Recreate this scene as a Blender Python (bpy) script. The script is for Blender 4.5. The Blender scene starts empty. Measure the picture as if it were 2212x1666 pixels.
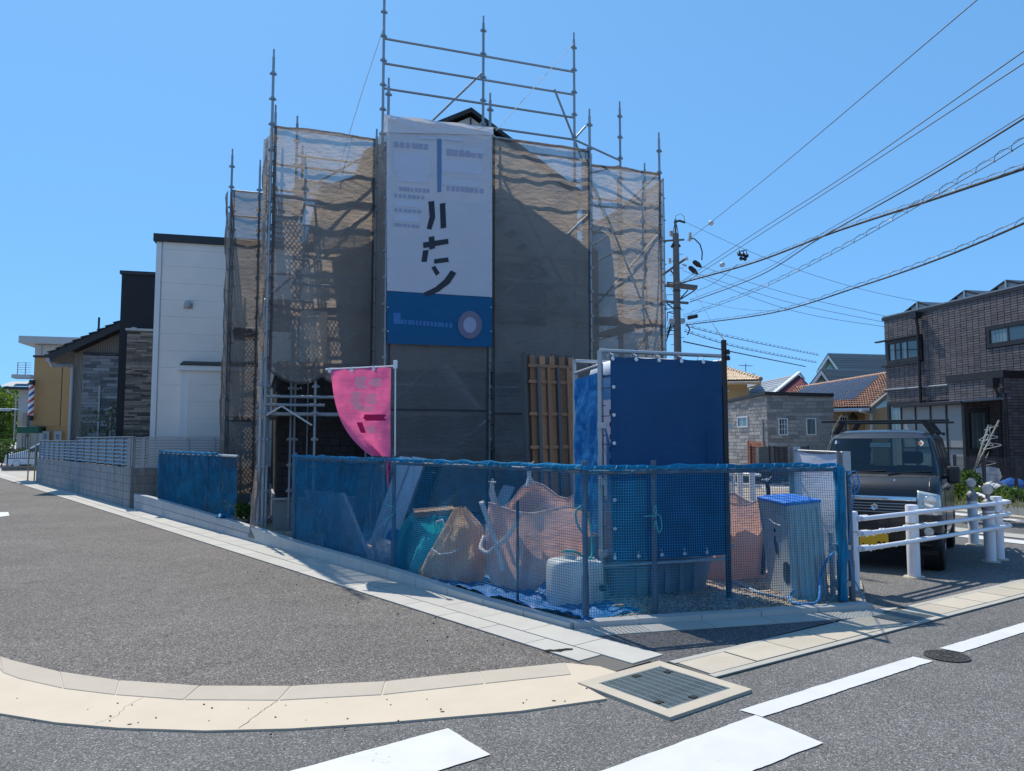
import bpy, bmesh, math, random
import numpy as np
from mathutils import Vector, Matrix, noise
random.seed(7)
rng = np.random.default_rng(7)
SC = bpy.context.scene
COL = SC.collection
R = math.radians
# ------------------------------------------------------------------ camera
EYE = 1.6
PITCH = R(4.25)
cam_d = bpy.data.cameras.new('camera')
cam = bpy.data.objects.new('camera', cam_d)
COL.objects.link(cam)
cam.location = (0, 0, EYE)
cam.rotation_euler = (math.pi / 2 + PITCH, 0, 0)
cam_d.sensor_width = 36.0
cam_d.lens = 36.0 * 1600 / 2212
cam_d.clip_start = 0.05
cam_d.clip_end = 3000
SC.camera = cam
# ------------------------------------------------------------------ light
SUN_EL = 57.0
SUN_AZ = -29.2          # degrees from +Y towards +X
world = bpy.data.worlds.new('World')
SC.world = world
world.use_nodes = True
wn = world.node_tree.nodes
wl = world.node_tree.links
wn.clear()
w_out = wn.new('ShaderNodeOutputWorld')
w_bg = wn.new('ShaderNodeBackground')
sky = wn.new('ShaderNodeTexSky')
sky.sky_type = 'NISHITA'
sky.sun_disc = False
sky.sun_elevation = R(SUN_EL)
sky.sun_rotation = R(SUN_AZ)
sky.altitude = 0
sky.air_density = 0.7
sky.dust_density = 0.5
sky.ozone_density = 10.0
# soft tone response of the sky (compresses the bright horizon, keeps the hue)
w_gam = wn.new('ShaderNodeGamma')
w_gam.inputs['Gamma'].default_value = 0.35
w_mul = wn.new('ShaderNodeMix')
w_mul.data_type = 'RGBA'
w_mul.blend_type = 'MULTIPLY'
w_mul.inputs[0].default_value = 1.0
w_mul.inputs[7].default_value = (1.22, 2.44, 3.66, 1.0)
w_bg.inputs['Strength'].default_value = 0.14
wl.new(sky.outputs[0], w_gam.inputs['Color'])
wl.new(w_gam.outputs[0], w_mul.inputs[6])
wl.new(w_mul.outputs[2], w_bg.inputs['Color'])
wl.new(w_bg.outputs[0], w_out.inputs['Surface'])
sun_d = bpy.data.lights.new('sun', 'SUN')
sun = bpy.data.objects.new('sun', sun_d)
COL.objects.link(sun)
sun_d.energy = 5.0
sun_d.angle = R(0.53)
sun_d.color = (1.0, 0.93, 0.81)
_sd = Vector((math.sin(R(SUN_AZ)) * math.cos(R(SUN_EL)), math.cos(R(SUN_AZ)) * math.cos(R(SUN_EL)), math.sin(R(SUN_EL))))
sun.rotation_euler = (-_sd).to_track_quat('-Z', 'Y').to_euler()
SC.view_settings.view_transform = 'Standard'
SC.view_settings.look = 'None'
SC.view_settings.exposure = 0.1
SC.view_settings.gamma = 1.0
SC.view_settings.use_curve_mapping = False
SC.render.engine = 'CYCLES'
SC.cycles.max_bounces = 8
SC.cycles.transparent_max_bounces = 24
SC.cycles.diffuse_bounces = 4
SC.cycles.use_denoising = True
# ------------------------------------------------------------------ helpers
FU = 1600.0
CX, CY = 1106.0, 833.0
_c, _s = math.cos(PITCH), math.sin(PITCH)
def ray(x, y):
    a = (x - CX) / FU
    b = (CY - y) / FU
    return Vector((a, _c - b * _s, _s + b * _c))
def G(x, y, z=0.0):
    """point of the level plane z seen at photo position x, y"""
    d = ray(x, y)
    t = (z - EYE) / d.z
    return Vector((d.x * t, d.y * t, z))
def AT(x, y, Y):
    """point at depth Y along the sight line of photo position x, y"""
    d = ray(x, y)
    t = Y / d.y
    return Vector((d.x * t, Y, EYE + d.z * t))
def ZA(Y, y):
    t = (CY - y) / FU
    return EYE + Y * (t * _c + _s) / (_c - t * _s)
def V(*a):
    return Vector(a)
Z = Vector((0, 0, 1))
WM = {}
def frame(o, ax):
    """frame with origin o, local x along ax (horizontal), local y 90 degrees left of it"""
    a = math.atan2(ax[1], ax[0])
    return Matrix.Translation(Vector(o)) @ Matrix.Rotation(a, 4, 'Z')
def tag(o, label=None, cat=None, group=None, kind=None):
    if label: o['label'] = label
    if cat: o['category'] = cat
    if group: o['group'] = group
    if kind: o['kind'] = kind
    return o
def put(o, M, parent=None):
    COL.objects.link(o)
    if parent is not None:
        o.parent = parent
        o.matrix_local = WM[parent.name].inverted() @ M
    else:
        o.matrix_world = M
    WM[o.name] = M
    return o
def thing(name, label, cat, loc=None, group=None, fr=None):
    o = bpy.data.objects.new(name, None)
    o.empty_display_size = 0.2
    M = fr if fr is not None else Matrix.Translation(Vector(loc))
    put(o, M)
    tag(o, label, cat, group)
    return o
def dup(o, M, parent=None, label=None):
    kids = [k for k in o.children]
    c = o.copy()
    old = WM[o.name]
    put(c, M, parent)
    if label: c['label'] = label
    for k in kids:
        dup(k, M @ old.inverted() @ WM[k.name], c)
    return c
class MB:
    def __init__(s, fr=None):
        s.v = []; s.f = []; s.fr = fr
    def add(s, vs, fs):
        n = len(s.v)
        s.v += [tuple(p) for p in vs]
        s.f += [tuple(i + n for i in f) for f in fs]
        return s
    def poly(s, pts):
        return s.add(pts, [tuple(range(len(pts)))])
    def box(s, c, sx, sy, sz, ax=V(1, 0, 0), ay=V(0, 1, 0), az=V(0, 0, 1)):
        c = Vector(c)
        vs = []
        for k in (-.5, .5):
            for j in (-.5, .5):
                for i in (-.5, .5):
                    vs.append(c + ax * (i * sx) + ay * (j * sy) + az * (k * sz))
        return s.add(vs, [(0, 2, 3, 1), (4, 5, 7, 6), (0, 1, 5, 4), (2, 6, 7, 3), (0, 4, 6, 2), (1, 3, 7, 5)])
    def bx(s, x0, x1, y0, y1, z0, z1):
        return s.box(((x0 + x1) / 2, (y0 + y1) / 2, (z0 + z1) / 2), x1 - x0, y1 - y0, z1 - z0)
    def bar(s, p, q, w, h=None, up=Z):
        p, q = Vector(p), Vector(q)
        d = (q - p)
        L = d.length
        d.normalize()
        a = d.cross(Vector(up))
        if a.length < 1e-4: a = d.cross(Vector((1, 0, 0)))
        a.normalize()
        b = a.cross(d).normalized()
        return s.box((p + q) / 2, w, h or w, L, a, b, d)
    def tube(s, pts, r, n=6, caps=True):
        pts = [Vector(p) for p in pts]
        rr = r if isinstance(r, (list, tuple)) else [r] * len(pts)
        vs = []; fs = []
        ref = None
        for i, p in enumerate(pts):
            d = (pts[min(i + 1, len(pts) - 1)] - pts[max(i - 1, 0)]).normalized()
            if ref is None:
                ref = d.cross(Z) if abs(d.z) < .9 else d.cross(V(1, 0, 0))
            a = (ref - d * ref.dot(d))
            if a.length < 1e-6: a = d.orthogonal()
            a.normalize(); ref = a
            b = d.cross(a)
            for k in range(n):
                t = 2 * math.pi * k / n
                vs.append(p + (a * math.cos(t) + b * math.sin(t)) * rr[i])
        for i in range(len(pts) - 1):
            for k in range(n):
                fs.append((i * n + k, i * n + (k + 1) % n, (i + 1) * n + (k + 1) % n, (i + 1) * n + k))
        if caps:
            fs.append(tuple(range(n - 1, -1, -1)))
            fs.append(tuple((len(pts) - 1) * n + k for k in range(n)))
        return s.add(vs, fs)
    def lathe(s, c, prof, n=16, axis=None):
        c = Vector(c)
        if axis is None: a, b, d = V(1, 0, 0), V(0, 1, 0), V(0, 0, 1)
        else:
            d = Vector(axis).normalized(); a = d.orthogonal().normalized(); b = d.cross(a)
        vs = []; fs = []
        for r, z in prof:
            for k in range(n):
                t = 2 * math.pi * k / n
                vs.append(c + a * (math.cos(t) * r) + b * (math.sin(t) * r) + d * z)
        for i in range(len(prof) - 1):
            for k in range(n):
                fs.append((i * n + k, i * n + (k + 1) % n, (i + 1) * n + (k + 1) % n, (i + 1) * n + k))
        fs.append(tuple(range(n - 1, -1, -1)))
        fs.append(tuple((len(prof) - 1) * n + k for k in range(n)))
        return s.add(vs, fs)
    def ext(s, pts, vec):
        """solid from a planar outline pushed along vec"""
        pts = [Vector(p) for p in pts]; vec = Vector(vec)
        n = len(pts)
        vs = pts + [p + vec for p in pts]
        fs = [tuple(range(n - 1, -1, -1)), tuple(range(n, 2 * n))]
        for k in range(n):
            fs.append((k, (k + 1) % n, n + (k + 1) % n, n + k))
        return s.add(vs, fs)
    def grid(s, fn, nu, nv, keep=None):
        vs = []; fs = []
        for j in range(nv + 1):
            for i in range(nu + 1):
                vs.append(fn(i / nu, j / nv))
        for j in range(nv):
            for i in range(nu):
                if keep is None or keep((i + .5) / nu, (j + .5) / nv):
                    a = j * (nu + 1) + i
                    fs.append((a, a + 1, a + nu + 2, a + nu + 1))
        return s.add(vs, fs)
    def build(s, name, mat, parent=None, smooth=False, bevel=0, sub=0, solid=0, kind=None, fix=True, base=None):
        vs = [Vector(p) for p in s.v]
        if s.fr is not None: vs = [s.fr @ p for p in vs]
        if not vs: vs = [Vector((0, 0, 0))]
        if base is None:
            lo = [min(p[i] for p in vs) for i in range(3)]
            hi = [max(p[i] for p in vs) for i in range(3)]
            b = Vector(((lo[0] + hi[0]) / 2, (lo[1] + hi[1]) / 2, lo[2]))
        else: b = Vector(base)
        me = bpy.data.meshes.new(name)
        me.from_pydata([tuple(p - b) for p in vs], [], s.f)
        if fix:
            bm = bmesh.new(); bm.from_mesh(me)
            bmesh.ops.recalc_face_normals(bm, faces=bm.faces)
            bm.to_mesh(me); bm.free()
        if smooth:
            me.polygons.foreach_set('use_smooth', [True] * len(me.polygons))
        me.materials.append(mat)
        me.update()
        o = bpy.data.objects.new(name, me)
        put(o, Matrix.Translation(b), parent)
        if kind: o['kind'] = kind
        if bevel:
            m = o.modifiers.new('bevel', 'BEVEL'); m.width = bevel; m.segments = 2; m.limit_method = 'ANGLE'; m.angle_limit = R(40)
        if solid:
            m = o.modifiers.new('solid', 'SOLIDIFY'); m.thickness = solid
        if sub:
            m = o.modifiers.new('sub', 'SUBSURF'); m.levels = sub; m.render_levels = sub
        if smooth and (bevel or sub == 0):
            try: me.set_sharp_from_angle(angle=R(42))
            except Exception: pass
        return o
_unit = {}
def unit_mesh(mat, name):
    k = mat.name
    if k not in _unit:
        mb = MB().box((0, 0, 0), 1, 1, 1)
        me = bpy.data.meshes.new('block_' + k)
        me.from_pydata(mb.v, [], mb.f)
        me.materials.append(mat); me.update()
        _unit[k] = me
    return _unit[k]
def piece(name, mat, parent, c, sx, sy, sz, ax=V(1, 0, 0), ay=V(0, 1, 0), az=V(0, 0, 1), fr=None):
    """one small part sharing the unit block mesh of its material"""
    o = bpy.data.objects.new(name, unit_mesh(mat, name))
    ax, ay, az, c = Vector(ax), Vector(ay), Vector(az), Vector(c)
    M = Matrix(((ax.x * sx, ay.x * sy, az.x * sz, c.x), (ax.y * sx, ay.y * sy, az.y * sz, c.y), (ax.z * sx, ay.z * sy, az.z * sz, c.z), (0, 0, 0, 1)))
    if fr is not None: M = fr @ M
    return put(o, M, parent)
def barpiece(name, mat, parent, p, q, w, h=None, up=Z, fr=None):
    p, q = Vector(p), Vector(q)
    d = q - p; L = d.length; d.normalize()
    a = d.cross(Vector(up))
    if a.length < 1e-4: a = d.cross(V(1, 0, 0))
    a.normalize(); b = a.cross(d).normalized()
    return piece(name, mat, parent, (p + q) / 2, w, h or w, L, a, b, d, fr)
_tube = {}
def rod(name, mat, parent, p, q, r, fr=None, n=8):
    """straight round rod sharing one unit cylinder per material"""
    k = (mat.name, n)
    if k not in _tube:
        mb = MB().tube([(0, 0, -.5), (0, 0, .5)], 1.0, n)
        me = bpy.data.meshes.new('rod_' + mat.name)
        me.from_pydata(mb.v, [], mb.f)
        me.polygons.foreach_set('use_smooth', [len(f) == 4 for f in mb.f])
        me.materials.append(mat); me.update()
        _tube[k] = me
    p, q = Vector(p), Vector(q)
    if fr is not None: p, q = fr @ p, fr @ q
    d = q - p; L = d.length; d.normalize()
    a = d.orthogonal().normalized(); b = d.cross(a)
    M = Matrix(((a.x * r, b.x * r, d.x * L, (p.x + q.x) / 2), (a.y * r, b.y * r, d.y * L, (p.y + q.y) / 2), (a.z * r, b.z * r, d.z * L, (p.z + q.z) / 2), (0, 0, 0, 1)))
    o = bpy.data.objects.new(name, _tube[k])
    return put(o, M, parent)
def np_mesh(name, verts, faces4, mat, parent=None, kind=None, label=None, cat=None, smooth=False):
    verts = np.asarray(verts, dtype=np.float64)
    b = np.array([(verts[:, 0].min() + verts[:, 0].max()) / 2, (verts[:, 1].min() + verts[:, 1].max()) / 2, verts[:, 2].min()])
    me = bpy.data.meshes.new(name)
    nf = len(faces4); k = faces4.shape[1]
    me.vertices.add(len(verts)); me.vertices.foreach_set('co', (verts - b).ravel().astype(np.float32))
    me.loops.add(nf * k); me.loops.foreach_set('vertex_index', faces4.ravel().astype(np.int32))
    me.polygons.add(nf); me.polygons.foreach_set('loop_start', np.arange(0, nf * k, k, dtype=np.int32))
    if smooth: me.polygons.foreach_set('use_smooth', np.ones(nf, dtype=bool))
    me.update(calc_edges=True); me.validate()
    me.materials.append(mat)
    o = bpy.data.objects.new(name, me)
    put(o, Matrix.Translation(Vector(b)), parent)
    tag(o, label, cat, None, kind)
    return o
# ------------------------------------------------------------------ materials
def lin(h):
    h = h.lstrip('#')
    c = [int(h[i:i + 2], 16) / 255 for i in (0, 2, 4)]
    return tuple((x / 12.92 if x <= .04045 else ((x + .055) / 1.055) ** 2.4) for x in c)
class NT:
    def __init__(s, name):
        s.m = bpy.data.materials.new(name); s.m.use_nodes = True
        s.t = s.m.node_tree; s.t.nodes.clear()
        s.out = s.n('ShaderNodeOutputMaterial')
    def n(s, t, **kw):
        x = s.t.nodes.new(t)
        for k, v in kw.items():
            if hasattr(x, k): setattr(x, k, v)
            else: x.inputs[k].default_value = v
        return x
    def l(s, a, b): s.t.links.new(a, b)
    def coords(s, world=False):
        if world: return s.n('ShaderNodeNewGeometry').outputs['Position']
        return s.n('ShaderNodeTexCoord').outputs['Object']
    def noise(s, co, scale, detail=3, rough=.6, vec=None):
        x = s.n('ShaderNodeTexNoise'); x.inputs['Scale'].default_value = scale; x.inputs['Detail'].default_value = detail; x.inputs['Roughness'].default_value = rough
        if vec is not None:
            mp = s.n('ShaderNodeMapping'); mp.inputs['Scale'].default_value = vec
            s.l(co, mp.inputs['Vector']); co = mp.outputs[0]
        s.l(co, x.inputs['Vector'])
        return x.outputs['Fac']
    def math(s, op, a, b=None, clamp=False):
        x = s.n('ShaderNodeMath', operation=op); x.use_clamp = clamp
        for i, q in enumerate((a, b)):
            if q is None: continue
            if isinstance(q, (int, float)): x.inputs[i].default_value = q
            else: s.l(q, x.inputs[i])
        return x.outputs[0]
    def ramp(s, f, stops):
        x = s.n('ShaderNodeValToRGB')
        e = x.color_ramp.elements
        while len(e) < len(stops): e.new(.5)
        for k, (p, c) in enumerate(stops):
            e[k].position = p; e[k].color = (*c, 1) if len(c) == 3 else c
        s.l(f, x.inputs[0])
        return x.outputs[0]
    def mix(s, f, a, b, blend='MIX'):
        x = s.n('ShaderNodeMix', data_type='RGBA'); x.blend_type = blend
        ins = [i for i in x.inputs if i.enabled]
        for i, q in ((0, f), (6, a), (7, b)):
            if isinstance(q, (int, float)): x.inputs[i].default_value = q
            elif isinstance(q, tuple): x.inputs[i].default_value = (*q, 1)
            else: s.l(q, x.inputs[i])
        return x.outputs[2]
    def rand(s):
        g = s.n('ShaderNodeNewGeometry').outputs['Random Per Island']
        o = s.n('ShaderNodeObjectInfo').outputs['Random']
        return s.math('FRACT', s.math('ADD', g, o))
    def scale(s, col, f):
        x = s.n('ShaderNodeVectorMath', operation='SCALE')
        if isinstance(col, tuple): x.inputs[0].default_value = col
        else: s.l(col, x.inputs[0])
        if isinstance(f, (int, float)): x.inputs['Scale'].default_value = f
        else: s.l(f, x.inputs['Scale'])
        return x.outputs[0]
    def maprange(s, v, a, b, c, d):
        x = s.n('ShaderNodeMapRange')
        for i, q in enumerate((v, a, b, c, d)):
            if isinstance(q, (int, float)): x.inputs[i].default_value = q
            else: s.l(q, x.inputs[i])
        return x.outputs[0]
    def bump(s, h, strength, dist=.01):
        x = s.n('ShaderNodeBump'); x.inputs['Strength'].default_value = strength; x.inputs['Distance'].default_value = dist
        s.l(h, x.inputs['Height']); return x.outputs[0]
    def bsdf(s, col, rough=.6, metal=0, normal=None, spec=.5, **kw):
        x = s.n('ShaderNodeBsdfPrincipled')
        if isinstance(col, tuple): x.inputs['Base Color'].default_value = (*col[:3], 1)
        else: s.l(col, x.inputs['Base Color'])
        if isinstance(rough, (int, float)): x.inputs['Roughness'].default_value = rough
        else: s.l(rough, x.inputs['Roughness'])
        x.inputs['Metallic'].default_value = metal
        x.inputs['Specular IOR Level'].default_value = spec
        for k, v in kw.items(): x.inputs[k].default_value = v
        if normal is not None: s.l(normal, x.inputs['Normal'])
        return x.outputs[0]
    def done(s, shader):
        s.l(shader, s.out.inputs['Surface']); return s.m
def M(name, col, rough=.6, metal=0, var=.12, vs=6.0, rnd=0.0, bump=0, bs=60, dirt=0, spec=.5, stretch=None, **kw):
    """general surface: base colour with soft mottling, per-piece variation, grain and dirt"""
    t = NT(name)
    co = t.coords()
    n1 = t.noise(co, vs, 4, .65, stretch)
    f = t.maprange(n1, .25, .75, 1 - var, 1 + var)
    if rnd:
        f = t.math('MULTIPLY', f, t.maprange(t.rand(), 0, 1, 1 - rnd, 1 + rnd))
    c = t.scale(tuple(col), f)
    if dirt:
        n2 = t.noise(co, vs * .35, 5, .7)
        c = t.mix(t.maprange(n2, .45, .8, 0, dirt), c, tuple(x * .45 for x in col))
    nm = None
    if bump:
        nm = t.bump(t.noise(co, bs, 3, .6, stretch), bump)
    r = t.maprange(n1, .2, .8, max(rough - .08, .02), min(rough + .08, 1)) if rough > .15 else rough
    return t.done(t.bsdf(c, r, metal, nm, spec, **kw))
# ------------------------------------------------------------------ material library
def asphalt(name, dark, light, cell, warm, mott=.16):
    t = NT(name)
    co = t.coords(True)
    v = t.n('ShaderNodeTexVoronoi'); v.inputs['Scale'].default_value = cell
    t.l(co, v.inputs['Vector'])
    sep = t.n('ShaderNodeSeparateColor'); t.l(v.outputs['Color'], sep.inputs[0])
    g = t.ramp(sep.outputs[0], [(0, dark), (.55, tuple((a + b) / 2 * .92 for a, b in zip(dark, light))), (.86, light), (1, tuple(x * 1.75 for x in light))])
    tint = t.mix(t.maprange(sep.outputs[1], .6, 1, 0, .6), g, warm, 'MIX')
    big = t.noise(co, .55, 5, .65)
    med = t.noise(co, 3.3, 4, .6)
    f = t.math('MULTIPLY', t.maprange(big, .3, .7, 1 - mott, 1 + mott), t.maprange(med, .3, .7, 1 - mott * .55, 1 + mott * .55))
    c = t.scale(tint, f)
    st = t.noise(co, .9, 6, .7, (1, .4, 1))
    c = t.mix(t.maprange(st, .62, .8, 0, .28), c, tuple(x * .55 for x in dark))
    ve = t.n('ShaderNodeTexVoronoi'); ve.feature = 'DISTANCE_TO_EDGE'; ve.inputs['Scale'].default_value = .42
    dn = t.n('ShaderNodeTexNoise'); dn.inputs['Scale'].default_value = 1.7; dn.inputs['Detail'].default_value = 6
    t.l(co, dn.inputs['Vector'])
    ad = t.n('ShaderNodeMix', data_type='RGBA'); ad.blend_type = 'ADD'; ad.inputs[0].default_value = .7
    t.l(co, ad.inputs[6]); t.l(dn.outputs['Color'], ad.inputs[7]); t.l(ad.outputs[2], ve.inputs['Vector'])
    ck = t.math('MULTIPLY', t.maprange(ve.outputs['Distance'], .0015, .005, 1, 0), t.maprange(t.noise(co, .45, 2), .54, .64, 0, .35))
    c = t.mix(ck, c, tuple(x * .4 for x in dark))
    spot = t.noise(co, 2.3, 3, .5)
    c = t.mix(t.maprange(spot, .68, .74, 0, .35), c, tuple(x * .7 for x in dark))
    rust = t.noise(co, 4.1, 5, .7)
    c = t.mix(t.maprange(rust, .70, .80, 0, .4), c, warm)
    h = t.math('SUBTRACT', 1.0, v.outputs['Distance'])
    hb = t.math('ADD', h, t.math('MULTIPLY', t.noise(co, cell * .6, 2), .6))
    return t.done(t.bsdf(c, .88, 0, t.bump(hb, .55, .006), .25))
M_ROAD = asphalt('road_asphalt', (.062, .061, .060), (.19, .188, .186), 140, (.17, .155, .14))
M_SIDE = asphalt('side_asphalt', (.044, .041, .038), (.195, .182, .172), 120, (.19, .155, .13), .14)
M_PATCH = asphalt('patch_asphalt', (.045, .045, .05), (.14, .14, .145), 110, (.12, .11, .10))
def concrete(name, col, var=.1, stain=.35, rnd=.05, grain=220, holes=False, world=True, streak=0):
    t = NT(name)
    co = t.coords(world)
    f = t.maprange(t.noise(co, 2.2, 6, .68), .25, .75, 1 - var, 1 + var)
    f = t.math('MULTIPLY', f, t.maprange(t.noise(co, grain, 2, .5), .25, .75, .93, 1.07))
    if rnd: f = t.math('MULTIPLY', f, t.maprange(t.rand(), 0, 1, 1 - rnd, 1 + rnd))
    c = t.scale(col, f)
    s1 = t.noise(co, 1.1, 7, .72)
    c = t.mix(t.maprange(s1, .55, .8, 0, stain), c, (col[0] * .5, col[1] * .47, col[2] * .42))
    if streak:
        s2 = t.noise(co, 1.0, 6, .7, (7, 7, .5))
        c = t.mix(t.maprange(s2, .45, .68, 0, streak), c, tuple(x * .35 for x in col))
    if holes:
        v = t.n('ShaderNodeTexVoronoi'); v.inputs['Scale'].default_value = 3.3
        t.l(co, v.inputs['Vector'])
        hole = t.maprange(v.outputs['Distance'], .04, .055, 1, 0)
        c = t.mix(hole, c, (.05, .04, .03))
    return t.done(t.bsdf(c, .85, 0, t.bump(t.noise(co, grain * .8, 3), .25, .004), .3))
M_CONC = concrete('gutter_concrete', (.42, .405, .37))
M_KERB = concrete('kerb_concrete', (.44, .44, .425), .08, .3, .05)
M_APRON = concrete('apron_concrete', (.52, .445, .345), .07, .2, 0, 240, True)
M_STONE = concrete('apron_stone', (.43, .375, .305), .08, .25, .05)
M_SLAB = concrete('slab_concrete', (.44, .39, .315), .1, .3, .07)
M_SLABB = concrete('slab_border', (.38, .365, .325), .08, .3, 0)
M_JOINT = concrete('joint_mortar', (.12, .115, .105), .1, .3, 0)
M_BLOCK = concrete('wall_block', (.27, .27, .275), .16, .5, .1, 120, streak=.6)
M_BLOCKD = concrete('wall_block_old', (.19, .18, .165), .2, .6, .12, 120, streak=.6)
M_BLOCKN = concrete('wall_block_new', (.36, .37, .38), .07, .25, .05, 160)
M_FOUND = concrete('foundation', (.30, .30, .30), .06, .2, 0)
M_EARTH = concrete('ground_earth', (.38, .35, .31), .15, .4, 0, 60)
M_SOIL = concrete('garden_soil', (.32, .23, .14), .2, .4, 0, 60)
def gravel_mat():
    t = NT('lot_gravel'); co = t.coords(True)
    v = t.n('ShaderNodeTexVoronoi'); v.inputs['Scale'].default_value = 42
    t.l(co, v.inputs['Vector'])
    sep = t.n('ShaderNodeSeparateColor'); t.l(v.outputs['Color'], sep.inputs[0])
    c = t.ramp(sep.outputs[0], [(0, (.14, .115, .085)), (.5, (.34, .285, .215)), (1, (.55, .48, .38))])
    c = t.scale(c, t.maprange(t.noise(co, 1.5, 5), .3, .7, .75, 1.15))
    return t.done(t.bsdf(c, .9, 0, t.bump(t.math('SUBTRACT', 1.0, v.outputs['Distance']), .9, .012), .2))
M_GRAVEL = gravel_mat()
M_PEBBLE = M('pebble_stone', (.40, .34, .265), .85, rnd=.45, vs=30)
def paint_mat():
    t = NT('road_paint'); co = t.coords(True)
    f = t.maprange(t.noise(co, 3, 5, .65), .3, .7, .93, 1.04)
    c = t.scale((.56, .56, .56), f)
    crack = t.noise(co, 26, 7, .75)
    patch = t.noise(co, 2.1, 3, .5)
    k = t.math('MULTIPLY', t.maprange(crack, .60, .66, 0, 1), t.maprange(patch, .55, .68, 0, 1))
    c = t.mix(k, c, (.16, .16, .16))
    tyre = t.noise(co, 1.2, 5, .7, (1, .25, 1))
    c = t.mix(t.maprange(tyre, .58, .8, 0, .3), c, (.42, .42, .42))
    return t.done(t.bsdf(c, .7, 0, t.bump(t.noise(co, 160, 2), .3, .004), .3))
M_PAINT = paint_mat()
M_GALV = M('galvanised_steel', (.42, .44, .46), .45, .75, .16, 14, rnd=.08, bump=.1, bs=80, dirt=.35)
M_POSTD = M('dull_pipe', (.13, .16, .20), .55, .3, .2, 9, dirt=.4)
M_SCAF = M('scaffold_steel', (.30, .33, .36), .5, .55, .22, 9, rnd=.14, dirt=.5)
M_DARKSTEEL = M('dark_steel', (.035, .035, .04), .5, .3, .15, 8)
M_BLACK = M('black_plastic', (.012, .012, .014), .45, 0, .1, 8)
M_RUBBER = M('tyre_rubber', (.014, .014, .015), .8, 0, .15, 20)
M_WHITEP = M('white_paint_metal', (.72, .73, .78), .38, 0, .05, 5, dirt=.08)
M_GREYCAP = M('grey_cap', (.22, .23, .25), .5, 0, .08, 12)
M_GRATE = M('grate_steel', (.25, .31, .33), .45, .7, .2, 12, rnd=.12)
M_PIT = M('pit_dark', (.01, .012, .013), .9)
M_IRON = M('cast_iron', (.05, .048, .045), .7, .3, .2, 14)
def cloth(name, col, transp, transl, rough=.8, weave=0, fold=0.0, var=.08, tcol=None, thin=None):
    """thin woven sheet: lets part of the light straight through and scatters part"""
    t = NT(name); co = t.coords(True)
    f = t.maprange(t.noise(co, 3, 5, .6), .25, .75, 1 - var, 1 + var)
    c = t.scale(col, f)
    h = t.noise(co, 7, 5, .6, (1, 1, 2.2))
    hb = h
    if weave:
        hb = t.math('ADD', h, t.math('MULTIPLY', t.noise(co, weave, 2), .12))
    nm = t.bump(hb, fold, .05) if fold else None
    d = t.bsdf(c, rough, 0, nm, .25)
    tr = t.n('ShaderNodeBsdfTranslucent')
    t.l(t.scale(tcol, f) if tcol else c, tr.inputs['Color'])
    if nm is not None: t.l(nm, tr.inputs['Normal'])
    mx = t.n('ShaderNodeMixShader'); mx.inputs[0].default_value = transl
    t.l(d, mx.inputs[1]); t.l(tr.outputs[0], mx.inputs[2])
    sh = mx.outputs[0]
    if transp > 0:
        tp = t.n('ShaderNodeBsdfTransparent')
        m2 = t.n('ShaderNodeMixShader')
        if thin:
            t.l(t.maprange(t.noise(co, thin, 3, .5, (1, 1, .3)), .3, .7, transp * .7, min(transp * 1.3, 1)), m2.inputs[0])
        else: m2.inputs[0].default_value = transp
        t.l(sh, m2.inputs[1]); t.l(tp.outputs[0], m2.inputs[2])
        sh = m2.outputs[0]
    return t.done(sh)
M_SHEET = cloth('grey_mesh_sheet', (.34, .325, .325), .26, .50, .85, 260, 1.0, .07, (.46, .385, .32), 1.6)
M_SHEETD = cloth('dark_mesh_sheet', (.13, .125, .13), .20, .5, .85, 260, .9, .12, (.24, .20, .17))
M_VINYLW = cloth('white_vinyl', (.66, .66, .71), 0, .2, .55, 0, .18, .03)
M_VINYL = cloth('banner_vinyl', (.50, .51, .57), 0, .06, .55, 0, .18, .03)
M_VINYLB = cloth('blue_vinyl', (.003, .095, .22), 0, .06, .55, 0, .12, .04)
M_PRINTD = M('dark_print', (.012, .016, .03), .6, var=.05)
M_PRINTL = M('pale_print', (.47, .50, .60), .6, var=.04)
M_PRINTM = M('mid_blue_print', (.29, .32, .44), .6, var=.04)
M_PRINTB = M('blue_bar_print', (.09, .19, .36), .6, var=.04)
M_PRINTG = M('grey_print', (.14, .13, .20), .6, var=.04)
M_PRINTN = M('lighter_blue_print', (.03, .15, .38), .6, var=.04)
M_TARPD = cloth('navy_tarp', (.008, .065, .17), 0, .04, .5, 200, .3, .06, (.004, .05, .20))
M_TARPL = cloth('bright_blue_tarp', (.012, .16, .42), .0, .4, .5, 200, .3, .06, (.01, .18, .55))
M_SHEETB = cloth('blue_ground_sheet', (.02, .14, .40), .0, .2, .5, 0, .6, .1)
M_PINK = cloth('pink_flag_cloth', (.80, .17, .36), .0, .5, .75, 300, .25, .06, (.90, .15, .36))
M_PINKW = cloth('white_flag_print', (.80, .55, .66), .0, .45, .75, 300, .2, .06, (.85, .5, .62))
M_PINKD = cloth('dark_flag_print', (.36, .02, .13), .0, .4, .75, 300, .2, .06)
def net_mat():
    t = NT('blue_net'); co = t.coords(True)
    c = t.scale((.012, .31, .54), t.maprange(t.noise(co, 4, 3), .3, .7, .75, 1.3))
    d = t.bsdf(c, .5, 0, None, .4)
    tr = t.n('ShaderNodeBsdfTranslucent'); t.l(c, tr.inputs['Color'])
    m = t.n('ShaderNodeMixShader'); m.inputs[0].default_value = .5
    t.l(d, m.inputs[1]); t.l(tr.outputs[0], m.inputs[2])
    return t.done(m.outputs[0])
M_NET = net_mat()
M_ROPEB = M('blue_rope', (.015, .22, .52), .55, rnd=.15, vs=40, var=.3, bump=.6, bs=120)
M_ROPEP = M('pale_rope', (.36, .52, .72), .6, var=.35, vs=60, bump=.6, bs=140)
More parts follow.
